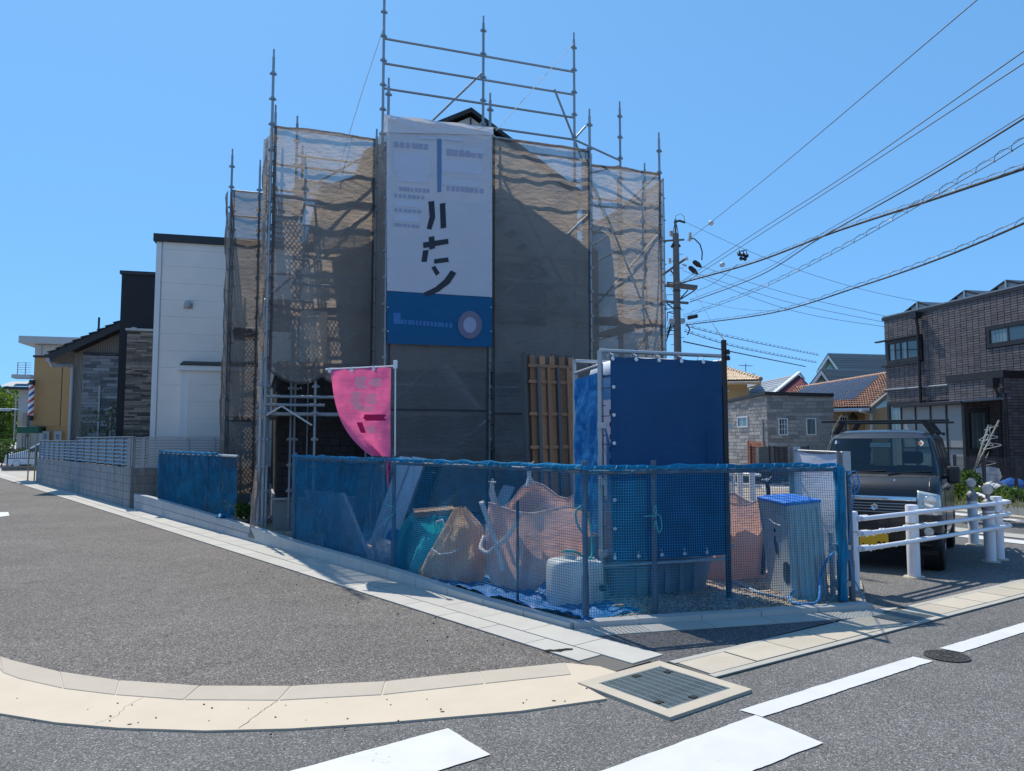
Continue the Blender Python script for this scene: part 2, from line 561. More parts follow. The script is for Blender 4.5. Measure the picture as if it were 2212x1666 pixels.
M_ROPEL = M('light_blue_lacing', (.08, .32, .58), .6, var=.35, vs=40)
M_ROPEW = M('white_rope', (.62, .60, .58), .8, var=.2, vs=60)
M_ROPET = M('teal_cord', (.05, .42, .48), .5, var=.2, vs=60)
M_BAGP = cloth('peach_bag_cloth', (.76, .55, .48), .0, .40, .8, 240, .5, .08, (.90, .50, .35))
M_BAGY = cloth('yellow_bag_cloth', (.68, .53, .33), .0, .36, .75, 240, .5, .10, (.88, .56, .26))
M_BAGT = cloth('teal_bag_cloth', (.012, .42, .48), .0, .35, .7, 200, .5, .15, (.01, .36, .42))
M_BAGT2 = cloth('deep_teal_bag_cloth', (.008, .27, .33), .0, .35, .7, 200, .5, .15, (.01, .28, .33))
M_HEM = cloth('peach_hem', (.66, .52, .48), 0, .2, .8)
M_BAGW = cloth('white_bag_cloth', (.62, .63, .66), .0, .25, .6, 0, .5, .06)
M_BAGB = cloth('blue_bag_cloth', (.03, .16, .55), .0, .25, .6, 0, .5, .1)
M_POLYT = cloth('white_polyethylene', (.70, .74, .74), .0, .35, .42, 0, .06, .03)
M_HOSE = M('teal_hose', (.012, .30, .29), .4, var=.1)
M_DEBRIS = M('rubble_mixed', (.22, .20, .19), .9, rnd=.6, vs=20)
M_BOARDG = M('grey_board', (.40, .43, .46), .75, 0, .08, 4, rnd=.1, dirt=.2)
M_BOARDL = M('pale_board', (.46, .51, .56), .8, 0, .07, 4, rnd=.1)
M_WOOD = M('pallet_wood', (.36, .185, .10), .8, 0, .28, 5, rnd=.3, bump=.3, bs=60, dirt=.5, stretch=(7, 7, .6))
M_WOODO = M('old_wood', (.12, .115, .11), .85, 0, .25, 5, rnd=.2, bump=.3, bs=60, stretch=(7, 7, .6))
M_PLANK = M('brown_plank', (.30, .19, .10), .8, 0, .25, 5, rnd=.2, stretch=(.6, 6, 6))
M_TOILET = M('toilet_plastic', (.62, .64, .68), .45, 0, .05, 4)
M_TOILETB = M('toilet_base_plastic', (.19, .22, .25), .55, 0, .1, 6, dirt=.3)
M_BINP = M('bin_plastic', (.44, .47, .47), .5, 0, .06, 5, dirt=.15)
M_BINL = M('bin_lid_blue', (.035, .17, .62), .45, 0, .05, 5)
M_BINT = M('bin_print', (.66, .72, .78), .5)
# houses
M_SHINGLE = M('black_shingle', (.018, .019, .022), .6, 0, .2, 30, rnd=.35, bump=.2, bs=50)
M_SHINGB = M('black_backing', (.008, .008, .009), .8)
M_CREAM = M('cream_siding', (.44, .42, .36), .7, 0, .05, 5)
M_ROOFD = M('dark_roof', (.022, .022, .026), .55, 0, .15, 8, rnd=.15)
def siding(name, col, pitch=.045, amp=.5):
    t = NT(name); co = t.coords(True)
    sp = t.n('ShaderNodeSeparateXYZ'); t.l(co, sp.inputs[0])
    w = t.math('FRACT', t.math('MULTIPLY', t.math('ADD', sp.outputs[2], t.math('MULTIPLY', t.noise(co, 2.0, 2, .5, (.6, .6, 6)), .02)), 1 / pitch))
    c = t.scale(col, t.maprange(t.noise(co, 1.2, 4), .3, .7, .96, 1.04))
    return t.done(t.bsdf(c, .6, 0, t.bump(w, amp, .012), .35))
M_SIDING = siding('white_siding', (.78, .73, .68))
M_SIDINGT = M('white_trim', (.70, .69, .68), .5, 0, .04)
M_BLACKW = siding('black_wall', (.012, .013, .017), .3, .1)
M_STONEG = M('grey_cladding_stone', (.19, .20, .215), .8, 0, .3, 12, rnd=.65, bump=.5, bs=30)
M_STONEB = M('brown_cladding_stone', (.15, .13, .11), .8, 0, .3, 12, rnd=.7, bump=.5, bs=30)
M_OCHRE = M('ochre_render', (.46, .265, .115), .8, 0, .06, 3)
M_GREIGE = M('greige_wall', (.27, .245, .215), .75, 0, .06, 4)
M_WALLW = M('pale_wall', (.40, .40, .39), .75, 0, .05, 2)
M_WALLG = M('pale_grey_fascia', (.36, .37, .385), .7, 0, .05, 2)
M_TILEH = M('charcoal_tile', (.125, .108, .112), .55, 0, .1, 20, rnd=.25, bump=.1, bs=80)
M_TILEB = M('tile_backing', (.02, .018, .019), .8)
M_BRONZE = M('dark_bronze_frame', (.022, .020, .022), .45, .2, .08)
M_STONEL = M('light_block_cladding', (.29, .275, .265), .8, 0, .2, 10, rnd=.3, bump=.4, bs=30)
M_STONELB = M('block_mortar', (.33, .32, .31), .85)
M_YELLOW = M('yellow_render', (.52, .37, .20), .8, 0, .05, 3)
M_TERRA = M('terracotta_tile', (.58, .35, .235), .7, 0, .32, 4, rnd=.2)
M_TERRAP = M('pale_terracotta_tile', (.58, .42, .28), .7, 0, .2, 5, rnd=.2)
M_SLATEB = M('blue_grey_slate', (.20, .24, .29), .6, 0, .1, 4, rnd=.12)
M_SLATEG = M('grey_slate', (.20, .19, .185), .7, 0, .1, 4, rnd=.12)
M_REDW = M('dark_red_wall', (.12, .012, .014), .75, 0, .05)
M_AQUA = siding('aqua_siding', (.27, .46, .50), .12, .3)
M_TRIMW = M('house_white_trim', (.62, .63, .64), .55, 0, .04)
M_REDSLAT = M('reddish_slat', (.30, .11, .055), .7, 0, .12, rnd=.15)
def glass(name, tint, rough=.03):
    t = NT(name)
    return t.done(t.bsdf(tint, rough, 0, None, .9, **{'Coat Weight': .6, 'Coat Roughness': .02}))
M_GLASS = glass('window_glass', (.035, .05, .06))
M_SOLAR = M('solar_glass', (.022, .026, .05), .35, spec=.4)
def curtain():
    t = NT('curtain_glass'); co = t.coords(True)
    w = t.noise(co, 9, 2, .5, (1, 1, .02))
    c = t.ramp(w, [(.35, (.06, .09, .10)), (.6, (.18, .23, .24))])
    return t.done(t.bsdf(c, .06, 0, None, .8, **{'Coat Weight': .6}))
M_CURTAIN = curtain()
def frosted():
    t = NT('frosted_panel')
    d = t.bsdf((.44, .47, .49), .45, 0, None, .5)
    tr = t.n('ShaderNodeBsdfTranslucent'); tr.inputs['Color'].default_value = (.5, .54, .56, 1)
    m = t.n('ShaderNodeMixShader'); m.inputs[0].default_value = .4
    t.l(d, m.inputs[1]); t.l(tr.outputs[0], m.inputs[2]); return t.done(m.outputs[0])
M_FROST = frosted()
def carglass():
    t = NT('car_glass')
    tp = t.n('ShaderNodeBsdfTransparent'); tp.inputs['Color'].default_value = (.50, .60, .60, 1)
    gl = t.n('ShaderNodeBsdfGlossy'); gl.inputs['Roughness'].default_value = .02; gl.inputs['Color'].default_value = (.9, .95, 1, 1)
    fr = t.n('ShaderNodeFresnel'); fr.inputs['IOR'].default_value = 1.5
    m = t.n('ShaderNodeMixShader')
    t.l(t.math('MULTIPLY', fr.outputs[0], 1.3), m.inputs[0])
    t.l(tp.outputs[0], m.inputs[1]); t.l(gl.outputs[0], m.inputs[2]); return t.done(m.outputs[0])
M_CARGLASS = carglass()
def carglass_side():
    t = NT('tinted_car_glass')
    tp = t.n('ShaderNodeBsdfTransparent'); tp.inputs['Color'].default_value = (.12, .14, .15, 1)
    gl = t.n('ShaderNodeBsdfGlossy'); gl.inputs['Roughness'].default_value = .16; gl.inputs['Color'].default_value = (.5, .55, .6, 1)
    fr = t.n('ShaderNodeFresnel'); fr.inputs['IOR'].default_value = 1.4
    m = t.n('ShaderNodeMixShader'); t.l(fr.outputs[0], m.inputs[0])
    t.l(tp.outputs[0], m.inputs[1]); t.l(gl.outputs[0], m.inputs[2]); return t.done(m.outputs[0])
M_CARGLASS2 = carglass_side()
def carpaint(name, col, rough=.32):
    t = NT(name); co = t.coords()
    c = t.scale(col, t.maprange(t.noise(co, 2, 4), .3, .7, .9, 1.1))
    return t.done(t.bsdf(c, rough, .0, None, .4, **{'Coat Weight': .45, 'Coat Roughness': .05}))
M_VAN = carpaint('dark_van_paint', (.010, .011, .016), .4)
M_MINIVAN = carpaint('black_minivan_paint', (.008, .008, .01))
M_SILVER = carpaint('white_car_paint', (.55, .58, .62))
M_LIME = carpaint('lime_car_paint', (.42, .50, .04))
M_CHROME = M('chrome_trim', (.62, .65, .68), .12, 1.0, .03)
M_LAMP = glass('headlamp_lens', (.42, .48, .48), .05)
M_LAMPIN = M('lamp_reflector', (.65, .68, .70), .2, .8, .15, 20)
M_AMBER = M('amber_lens', (.38, .14, .06), .3)
M_REDL = M('red_lens', (.35, .02, .02), .25)
M_PLATEY = M('yellow_plate', (.62, .38, .015), .5, var=.08)
M_PLATEW = M('white_plate', (.72, .73, .74), .5)
M_SEAT = M('dark_seat_fabric', (.03, .032, .036), .9)
M_DASH = M('pale_dash', (.30, .34, .33), .6)
M_POLE = M('pole_concrete', (.14, .13, .12), .8, 0, .15, 6)
M_CABLE = M('black_cable', (.012, .013, .016), .6)
M_CABLEG = M('grey_cable', (.06, .075, .09), .5)
M_PORC = M('white_porcelain', (.55, .56, .58), .3)
M_REFL = M('pale_reflector', (.62, .57, .52), .4, var=.1, vs=200)
M_GOLD = M('gold_band', (.42, .30, .12), .45)
M_GREENC = M('green_awning', (.006, .10, .06), .6)
M_RED = M('barber_red', (.50, .05, .05), .4)
M_BLUE = M('barber_blue', (.03, .08, .32), .4)
M_WHITE = M('clean_white', (.74, .75, .77), .5, var=.03)
M_SHIRT = cloth('white_shirt_cloth', (.72, .73, .78), 0, .3, .85, 300, .3, .03)
M_HANGER = M('white_plastic_hanger', (.66, .68, .66), .45)
M_BAMBOO = M('bamboo_pole', (.36, .33, .26), .6)
def leafm(name, col, tcol):
    t = NT(name)
    r = t.rand()
    c = t.scale(col, t.maprange(r, 0, 1, .55, 1.5))
    d = t.bsdf(c, .55, 0, None, .35)
    tr = t.n('ShaderNodeBsdfTranslucent'); t.l(t.scale(tcol, t.maprange(r, 0, 1, .6, 1.4)), tr.inputs['Color'])
    m = t.n('ShaderNodeMixShader'); m.inputs[0].default_value = .4
    t.l(d, m.inputs[1]); t.l(tr.outputs[0], m.inputs[2]); return t.done(m.outputs[0])
M_LEAF = leafm('green_leaf', (.05, .095, .022), (.16, .25, .03))
M_LEAFD = leafm('dark_green_leaf', (.03, .065, .018), (.08, .15, .02))
M_LEAFO = leafm('olive_leaf', (.10, .115, .05), (.20, .20, .06))
M_BARK = M('bark', (.10, .075, .05), .9)

M_CREAMW = M('cream_render', (.62, .56, .46), .8, 0, .05, 3)
# ------------------------------------------------------------------ setting: ground, roads, gutters
def sheet(name, pts, z, mat, label=None):
    mb = MB().poly([V(p[0], p[1], z) for p in pts])
    o = mb.build(name, mat, kind='structure', fix=False, base=(0, 0, z))
    return o
def slab(name, pts, z0, z1, mat, parent=None, bevel=0, kind=None):
    mb = MB().ext([V(p[0], p[1], z0) for p in pts], V(0, 0, z1 - z0))
    return mb.build(name, mat, parent, bevel=bevel, kind=kind)
def ccw(pts):
    a = sum(pts[i][0] * pts[(i + 1) % len(pts)][1] - pts[(i + 1) % len(pts)][0] * pts[i][1] for i in range(len(pts)))
    return pts if a > 0 else pts[::-1]
sheet('ground', [(-700, -500), (700, -500), (700, 1200), (-700, 1200)], -0.02, M_EARTH)
sheet('main_road', [(-40, -6), (60, -6), (60, 48), (26, 48), (-2, 9), (-40, 9)], -0.012, M_ROAD)  # stops early behind the camera; paler unseen ground there bounces light into the shade
LD = V(-.646, .763, 0)            # along the side road, away
LN = V(-.763, -.646, 0)           # from the plot towards the side road
K0 = V(.49, 6.43, 0)              # plot corner
FD = V(.969, .246, 0)             # along the front kerb
FN = V(.246, -.969, 0)
RD = V(.83, .557, 0)              # along the main road
RN = V(.557, -.83, 0)
def kp(t, off=0.0, z=0.0):
    p = K0 + LD * t + LN * off; return V(p.x, p.y, z)
stones_in = [(-3.81, 5.64), (-3.64, 5.53), (-3.14, 5.27), (-2.62, 5.08), (-2.04, 4.97), (-1.44, 4.965), (-0.84, 5.06), (-0.23, 5.27), (0.06, 5.38), (0.39, 5.475)]
stones_out = [(-3.52, 5.25), (-3.32, 5.12), (-2.90, 4.92), (-2.50, 4.80), (-2.03, 4.71), (-1.44, 4.70), (-0.82, 4.80), (-0.18, 5.015), (0.05, 5.09), (0.41, 5.21)]
apron_out = [(-3.10, 4.52), (-2.6, 4.35), (-2.2, 4.27), (-1.7, 4.23), (-1.23, 4.26), (-0.72, 4.35), (0.05, 4.53), (0.59, 4.74)]
far_l = [(-4.3, 6.08), (-5.3, 7.2), (-31, 37.6)]
sheet('side_road', ccw([(p[0], p[1]) for p in stones_in] + [(.60, 5.38), tuple(kp(.45, .60)[:2]), tuple(kp(46, .60)[:2])] + far_l[::-1]), -0.006, M_SIDE)
apron = slab('road_apron', ccw([(p[0], p[1]) for p in apron_out] + [(.47, 4.98), (.75, 5.24), (.62, 5.40), (.41, 5.474)] + [(stones_in[k][0], stones_in[k][1]) for k in range(9, -1, -1)] + [(-4.3, 6.08), (-4.9, 6.4), (-4.1, 5.3)]), -.03, 0.0, M_APRON, kind='structure')
# kerb stones of the bell mouth, laid one by one
def lerp2(a, b, t): return (a[0] + (b[0] - a[0]) * t, a[1] + (b[1] - a[1]) * t)
row = [(-5.3, 7.2, -4.95, 6.92), (-4.62, 6.42, -4.28, 6.1)]
row += [(stones_in[k][0], stones_in[k][1], stones_out[k][0], stones_out[k][1]) for k in (0, 2, 3, 4, 5, 6, 7, 9)]
for k in range(len(row) - 1):
    a, b = row[k], row[k + 1]
    g = .007
    i0, i1 = lerp2(a[:2], b[:2], g), lerp2(a[:2], b[:2], 1 - g)
    o0, o1 = lerp2(a[2:], b[2:], g), lerp2(a[2:], b[2:], 1 - g)
    mb = MB()
    top = [V(*i0, .006), V(*o0, .005), V(*o1, .005), V(*i1, .006)]
    if k in (2,):
        mid_i = stones_in[1]; mid_o = stones_out[1]
        top = [V(*i0, .006), V(*o0, .005), V(*mid_o, .005), V(*o1, .005), V(*i1, .006), V(*mid_i, .006)]
    bot = [V(p.x, p.y, -.03) for p in top]
    n = len(top)
    mb.add(top + bot, [tuple(range(n))] + [(i, (i + 1) % n, n + (i + 1) % n, n + i) for i in range(n)])
    mb.build('kerb_stone', M_STONE, apron, bevel=.006)
# hairline crack across the apron
def crack(pts, w, seed):
    P = [V(*p, 0) for p in pts]; out = []
    for a, b in zip(P[:-1], P[1:]):
        for k in range(8): out.append(a.lerp(b, k / 8))
    out.append(P[-1])
    vs = []
    for i, p in enumerate(out):
        d = (out[min(i + 1, len(out) - 1)] - out[max(i - 1, 0)]).normalized(); s_ = V(-d.y, d.x, 0)
        q = p + s_ * (.012 * noise.noise(V(i * .5, seed, 1))); ww = w * (.6 + .8 * abs(noise.noise(V(i * .7, seed, 4))))
        vs += [q + s_ * ww + Z * .0025, q - s_ * ww + Z * .0025]
    mb = MB(); mb.add(vs, [(2 * i, 2 * i + 1, 2 * i + 3, 2 * i + 2) for i in range(len(out) - 1)])
    return mb.build('crack', M_JOINT, apron, fix=False)
q0, q1 = G(600, 1514), G(516, 1574)
crack([tuple(q0[:2]), tuple(G(575, 1530)[:2]), tuple(G(560, 1541)[:2]), tuple(q1[:2])], .0022, 3)
crack([(-2.3, 4.76), (-2.33, 4.6), (-2.30, 4.45), (-2.36, 4.32)], .0014, 8)
# gutter of two slab rows beside the plot kerb
gut = slab('gutter', ccw([tuple(kp(-1.02, 0)[:2]), tuple(kp(-1.02, .60)[:2]), tuple(kp(45, .60)[:2]), tuple(kp(45, 0)[:2])]), -.05, -.001, M_JOINT, kind='structure')
t = -1.0; k = 0
while t < 40:
    L = .6 if t < 16 else 2.0
    for a, b, zz in ((.008, .352, .007), (.362, .598, .004)):
        tt = t + (.0 if a < .1 else .3)
        mid = kp(tt + L / 2, (a + b) / 2, -.02)
        piece('gutter_slab', M_CONC, gut, mid, L - .008, b - a, .05 + zz + random.uniform(-.002, .002), LD, LN, Z)
    t += L; k += 1
# kerb along the side of the plot, low by the corner and growing into a small retaining wall
def kerb_h(t):
    xs = [0, .6, 1.3, 2.0, 2.9, 4.2, 5.5, 7.0, 9.5, 13.2]
    hs = [.055, .055, .06, .085, .12, .145, .16, .22, .28, .36]
    return float(np.interp(t, xs, hs))
KW = .12
kerb_side = slab('plot_kerb', ccw([tuple(kp(.05, -KW + .01)[:2]), tuple(kp(.05, -.004)[:2]), tuple(kp(14.6, -.004)[:2]), tuple(kp(14.6, -KW + .01)[:2])]), -.05, .03, M_JOINT, kind='structure')
t = .0
while t < 14.4:
    L = .6 if t < 6.6 else .4
    h0, h1 = kerb_h(t + .01), kerb_h(t + L - .01)
    def blk(za0, za1, zb0, zb1, g=.006):
        a0, a1 = kp(t + g / 2, -KW), kp(t + g / 2, 0)
        b0, b1 = kp(t + L - g / 2, -KW), kp(t + L - g / 2, 0)
        vs = [V(a0.x, a0.y, za0), V(a1.x, a1.y, za0), V(b1.x, b1.y, zb0), V(b0.x, b0.y, zb0), V(a0.x, a0.y, za1), V(a1.x, a1.y, za1), V(b1.x, b1.y, zb1), V(b0.x, b0.y, zb1)]
        mb = MB(); mb.add(vs, [(0, 3, 2, 1), (4, 5, 6, 7), (0, 1, 5, 4), (1, 2, 6, 5), (2, 3, 7, 6), (3, 0, 4, 7)])
        return mb.build('kerb_block', M_KERB if t < 6.6 else M_BLOCKN, kerb_side, bevel=.006)
    if t < 6.6: blk(-.05, h0, -.05, h1)
    else:
        m = .5 + .0
        blk(-.05, h0 * m, -.05, h1 * m); blk(h0 * m + .006, h0, h1 * m + .006, h1)
    t += L
# front kerb, dimpled gutter strip, asphalt patch
kerb_front = slab('front_kerb', ccw([(.56, 6.46), tuple((K0 + FD * 3.0 - FN * 0)[:2]), tuple((K0 + FD * 3.0 - FN * .11)[:2]), (.53, 6.56)]), -.05, .02, M_JOINT, kind='structure')
for k in range(5):
    c = K0 + FD * (.04 + .6 * k + .3) - FN * .06
    o = piece('kerb_block', M_KERB, kerb_front, V(c.x, c.y, .0), .594, .12, .10 + (k % 2) * .004, FD, FN, Z)
strip = slab('front_gutter', ccw([(.50, 6.42), (.52, 6.17), (1.0, 6.31), (2.28, 6.655), (3.30, 6.93), (3.78, 7.13), (3.36, 7.17)]), -.04, -.002, M_JOINT, kind='structure')
for k in range(6):
    L = .6 if k < 5 else .36
    c = K0 + FD * (.03 + .6 * k + L / 2) + FN * .13
    piece('gutter_slab', M_CONC, strip, V(c.x, c.y, -.02), L - .008, .255, .05, FD, FN, Z)
    # dimples moulded into the slabs at both ends
    if k in (0, 4):
        mb = MB()
        for i in range(14):
            for j in range(6):
                q = c + FD * ((i - 6.5) * .04) + FN * ((j - 2.5) * .04)
                mb.box((q.x, q.y, .007), .016, .016, .005, FD, FN, Z)
        mb.build('dimples', M_CONC, strip, kind='stuff')
sheet('pavement_patch', ccw([(.54, 6.17), (1.0, 6.31), (2.28, 6.655), (3.34, 6.94), (3.66, 7.25), (2.38, 6.385), (1.13, 5.50), (1.02, 5.50)]), -0.002, M_PATCH)
# covered gutter of beige slabs beside the main road
cov = V(1.255, 5.325, 0)   # centre line start
def cv(t, off, z=0.0):
    p = cov + RD * t + RN * off; return V(p.x, p.y, z)
covg = slab('covered_gutter', ccw([tuple(cv(0, -.215)[:2]), tuple(cv(0, .215)[:2]), tuple(cv(19, .215)[:2]), tuple(cv(19, -.215)[:2])]), -.05, -.002, M_JOINT, kind='structure')
for side in (-1, 1):
    t = .0
    while t < 18.8:
        piece('gutter_border', M_SLABB, covg, cv(t + 1.0, side * .185, -.02), 1.994, .058, .05, RD, RN, Z); t += 2.0
t = 0.02
k = 0
while t < 18.6:
    L = .5
    if abs(t - 2.57) < .3:
        gr = piece('drain_grate', M_PIT, covg, cv(t + L / 2, 0, -.02), L - .01, .305, .03, RD, RN, Z)
        for j in range(15):
            piece('grate_bar', M_GRATE, covg, cv(t + L / 2, -.145 + j * .0207, .0), L - .02, .006, .022, RD, RN, Z)
        for j in range(6):
            piece('grate_bar', M_GRATE, covg, cv(t + .05 + j * .08, 0, .0035), .006, .30, .012, RD, RN, Z)
    else:
        rot = random.uniform(-.006, .006)
        a = (RD + RN * rot).normalized()
        piece('cover_slab', M_SLAB, covg, cv(t + L / 2, random.uniform(-.003, .003), -.017 + random.uniform(-.002, .002)), L - .014, .296, .05, a, V(a.y, -a.x, 0), Z)
    t += L; k += 1
# big square grate at the corner
g4 = [V(.41, 5.01, 0), V(1.05, 5.49, 0), V(1.55, 4.89, 0), V(.94, 4.41, 0)]
gc = sum(g4, V(0, 0, 0)) / 4
gx = (g4[1] - g4[0] + g4[2] - g4[3]).normalized()
gy = V(-gx.y, gx.x, 0)
GW, GH = .795, .78
fr_g = Matrix(((gx.x, gy.x, 0, gc.x), (gx.y, gy.y, 0, gc.y), (0, 0, 1, 0), (0, 0, 0, 1)))
gt = thing('catch_basin', 'square steel drain grate in a beige concrete frame at the corner', 'drain grate', fr=fr_g)
mb = MB(fr_g)
for (x0, x1, y0, y1) in ((-GW / 2, GW / 2, -GH / 2, -GH / 2 + .095), (-GW / 2, GW / 2, GH / 2 - .095, GH / 2), (-GW / 2, -GW / 2 + .095, -GH / 2 + .095, GH / 2 - .095), (GW / 2 - .095, GW / 2, -GH / 2 + .095, GH / 2 - .095)):
    mb.bx(x0, x1, y0, y1, -.06, .010)
mb.build('frame', M_SLAB, gt)
MB(fr_g).bx(-GW / 2 + .09, GW / 2 - .09, -GH / 2 + .09, GH / 2 - .09, -.06, -.012).build('pit', M_PIT, gt)
iw, ih = GW - .20, GH - .20
mb = MB(fr_g)
for s_ in (-1, 1):
    mb.bx(-iw / 2, iw / 2, s_ * ih / 2 - .008, s_ * ih / 2 + .008, -.02, .008)
    mb.bx(s_ * iw / 2 - .008, s_ * iw / 2 + .008, -ih / 2 + .009, ih / 2 - .009, -.02, .008)
mb.build('rim', M_GRATE, gt)
for j in range(36):
    y = -ih / 2 + .018 + j * (ih - .036) / 35
    piece('grate_bar', M_GRATE, gt, (0, y, -.008), iw - .02, .006, .026, fr=fr_g)
for j in range(9):
    x = -iw / 2 + .04 + j * (iw - .08) / 8
    piece('cross_bar', M_GRATE, gt, (x, 0, .0045), .008, ih - .02, .006, fr=fr_g)
for (a, b) in ((-1, -.72), (1, .72), (.05, 1), (-.05, -1)):
    piece('lift_hole', M_PIT, gt, (a * (iw / 2 - .045), b * (ih / 2 - .04), .0045), .05, .042, .012, fr=fr_g)
# painted road markings
def line_mark(name, pts, z=-.006):
    out = []
    for k in range(len(pts)):
        a, b = V(*pts[k], 0), V(*pts[(k + 1) % len(pts)], 0)
        L = (b - a).length; n = max(1, int(L / .035)); d = (b - a).normalized(); s_ = V(-d.y, d.x, 0)
        for j in range(n):
            p = a.lerp(b, j / n) + s_ * (.006 * noise.noise(V(j * .21 + k * 9, a.x * 3, 2)) + .004 * noise.noise(V(j * .9, k * 5, a.y * 3)))
            out.append((p.x, p.y))
    sheet(name, ccw(out), z, M_PAINT)
line_mark('stop_line', [(-1.6, 3.35), (-0.36, 4.28), (-0.11, 3.93), (-.95, 3.31)])
line_mark('stop_line', [(-.35, 3.16), (1.43, 4.48), (1.66, 4.08), (.25, 3.10)])
line_mark('edge_line', [(1.36, 4.56), (2.99, 5.66), (3.08, 5.55), (1.46, 4.45)])
line_mark('edge_line', [(3.32, 5.885), (8.2, 9.16), (8.30, 9.05), (3.42, 5.77)])
line_mark('edge_line', [tuple(G(2057, 1106)[:2]), tuple(G(2330, 1136)[:2]), tuple(G(2330, 1142)[:2]), tuple(G(2057, 1111)[:2])])
line_mark('edge_line', [tuple(G(2050, 1149)[:2]), tuple(G(2300, 1177)[:2]), tuple(G(2300, 1185)[:2]), tuple(G(2050, 1156)[:2])])
line_mark('road_mark', [tuple(G(-12, 1107)[:2]), tuple(G(18, 1106)[:2]), tuple(G(20, 1114)[:2]), tuple(G(-14, 1118)[:2])], -.001)
slab('far_gutter', ccw([tuple(G(2050, 1138)[:2]), tuple(G(2330, 1168)[:2]), tuple(G(2330, 1176)[:2]), tuple(G(2050, 1147)[:2])]), -.03, .004, M_SLABB, kind='structure')
slab('wall_gutter', ccw([tuple(G(2040, 1093)[:2]), tuple(G(2360, 1127)[:2]), tuple(G(2360, 1134)[:2]), tuple(G(2040, 1101)[:2])]), -.03, .004, M_SLABB, kind='structure')
mh = thing('manhole_cover', 'round dark cast iron manhole cover between the white road dashes', 'manhole cover', (3.25, 5.67, -.006))
MB().lathe((3.25, 5.67, -.012), [(.155, 0), (.155, .010), (.142, .010), (.142, .006), (.138, .006), (.138, .009), (.0, .009)], 32).build('lid', M_IRON, mh)
mb = MB()
for k in range(20):
    a = 2 * math.pi * k / 20
    for r0 in (.045, .085, .118):
        mb.box((3.25 + math.cos(a + r0) * r0, 5.67 + math.sin(a + r0) * r0, -.0015), .016, .02, .003, V(math.cos(a), math.sin(a), 0), V(-math.sin(a), math.cos(a), 0), Z)
mb.build('tread', M_IRON, mh, kind='stuff')
# plot ground
sheet('plot_gravel', ccw([tuple((K0 + FD * .05 - FN * .06)[:2]), tuple((K0 + FD * 3.02 - FN * .06)[:2]), (3.9, 8.4), (5.5, 12.5), (10, 24), (-2, 30), tuple(kp(14.4, -.06)[:2]), tuple(kp(.1, -.06)[:2])]), .022, M_GRAVEL)
# loose gravel near the front kerb: real stones
def pebbles(n, area, r0, r1, name):
    mb = MB()
    for _ in range(n):
        x, y = area()
        r = random.uniform(r0, r1)
        c = V(x, y, .022 + r * .3)
        a, b, d = [V(random.gauss(0, 1), random.gauss(0, 1), random.gauss(0, 1)).normalized() for _ in range(3)]
        q = [V(1, 0, 0), V(-1, 0, 0), V(0, 1, 0), V(0, -1, 0), V(0, 0, .8), V(0, 0, -.8)]
        m = Matrix.Rotation(random.uniform(0, 6.3), 3, 'Z') @ Matrix.Rotation(random.uniform(-.6, .6), 3, 'X')
        s = V(r * random.uniform(.7, 1.3), r * random.uniform(.7, 1.3), r * random.uniform(.5, .9))
        mb.add([c + m @ V(p.x * s.x, p.y * s.y, p.z * s.z) for p in q], [(0, 2, 4), (2, 1, 4), (1, 3, 4), (3, 0, 4), (2, 0, 5), (1, 2, 5), (3, 1, 5), (0, 3, 5)])
    return mb.build(name, M_PEBBLE, kind='stuff')
def area_front():
    t = random.uniform(.1, 3.1); o = abs(random.gauss(0, .5)) + .14
    p = K0 + FD * t - FN * o
    return p.x, p.y
pb = pebbles(3800, area_front, .006, .019, 'loose_gravel')
tag(pb, 'loose crushed gravel strewn behind the front kerb')
# small chips lying on the apron and gutters
def area_apron():
    k = random.uniform(0, 6.9); i = int(k); f = k - i
    a, b = apron_out[i], apron_out[i + 1]
    q = lerp2(a, b, f); w = random.uniform(-.15, .75)
    return q[0] + .02 * w, q[1] + w * .55
ch = MB()
for _ in range(30):
    x, y = area_apron(); r = random.uniform(.003, .0075)
    ch.lathe((x, y, 0), [(r, -.002), (r * .8, r * .7), (r * .2, r)], 6)
for _ in range(60):
    p = kp(random.uniform(-.8, 6), random.uniform(0, 1.2)); r = random.uniform(.003, .008)
    ch.lathe((p.x, p.y, 0), [(r, -.004), (r * .8, r * .7), (r * .2, r)], 6)
tag(ch.build('stone_chips', M_DARKSTEEL, kind='stuff'), 'small dark stone chips scattered on the concrete apron')
# dead leaf stalk on the road near the gutter
mb = MB()
q = G(1195, 1408)
for k in range(9):
    a = random.uniform(-.5, .5); p0 = q + V(random.uniform(-.09, .09), random.uniform(-.02, .02), .004)
    mb.tube([p0, p0 + V(.07 * math.cos(a), .05 * math.sin(a), .012), p0 + V(.13 * math.cos(a), .1 * math.sin(a), .006)], .004, 5)
tag(mb.build('dry_twig', M_BARK), 'dry dark twig lying on the asphalt beside the gutter', 'twig')
# ------------------------------------------------------------------ house under construction
O0 = V(-2.10, 12.20, 0)
UD = V(.9455, .3256, 0)
VD = V(-.3256, .9455, 0)
FS = frame(O0, UD)                       # scaffold / house frame: x along the front, y into the plot
house = thing('house', 'two storey house under construction with dark shingle cladding behind the scaffold sheets', 'house', fr=FS @ Matrix.Translation((1.8, 2.0, 0)))
PEAK, PU = 7.95, 1.80
def roof_z(u):
    return PEAK - abs(u - PU) * (.60 if u > PU else .55)
def wall(name, pts, vec, mat):
    return MB(FS).ext(pts, vec).build(name, mat, house)
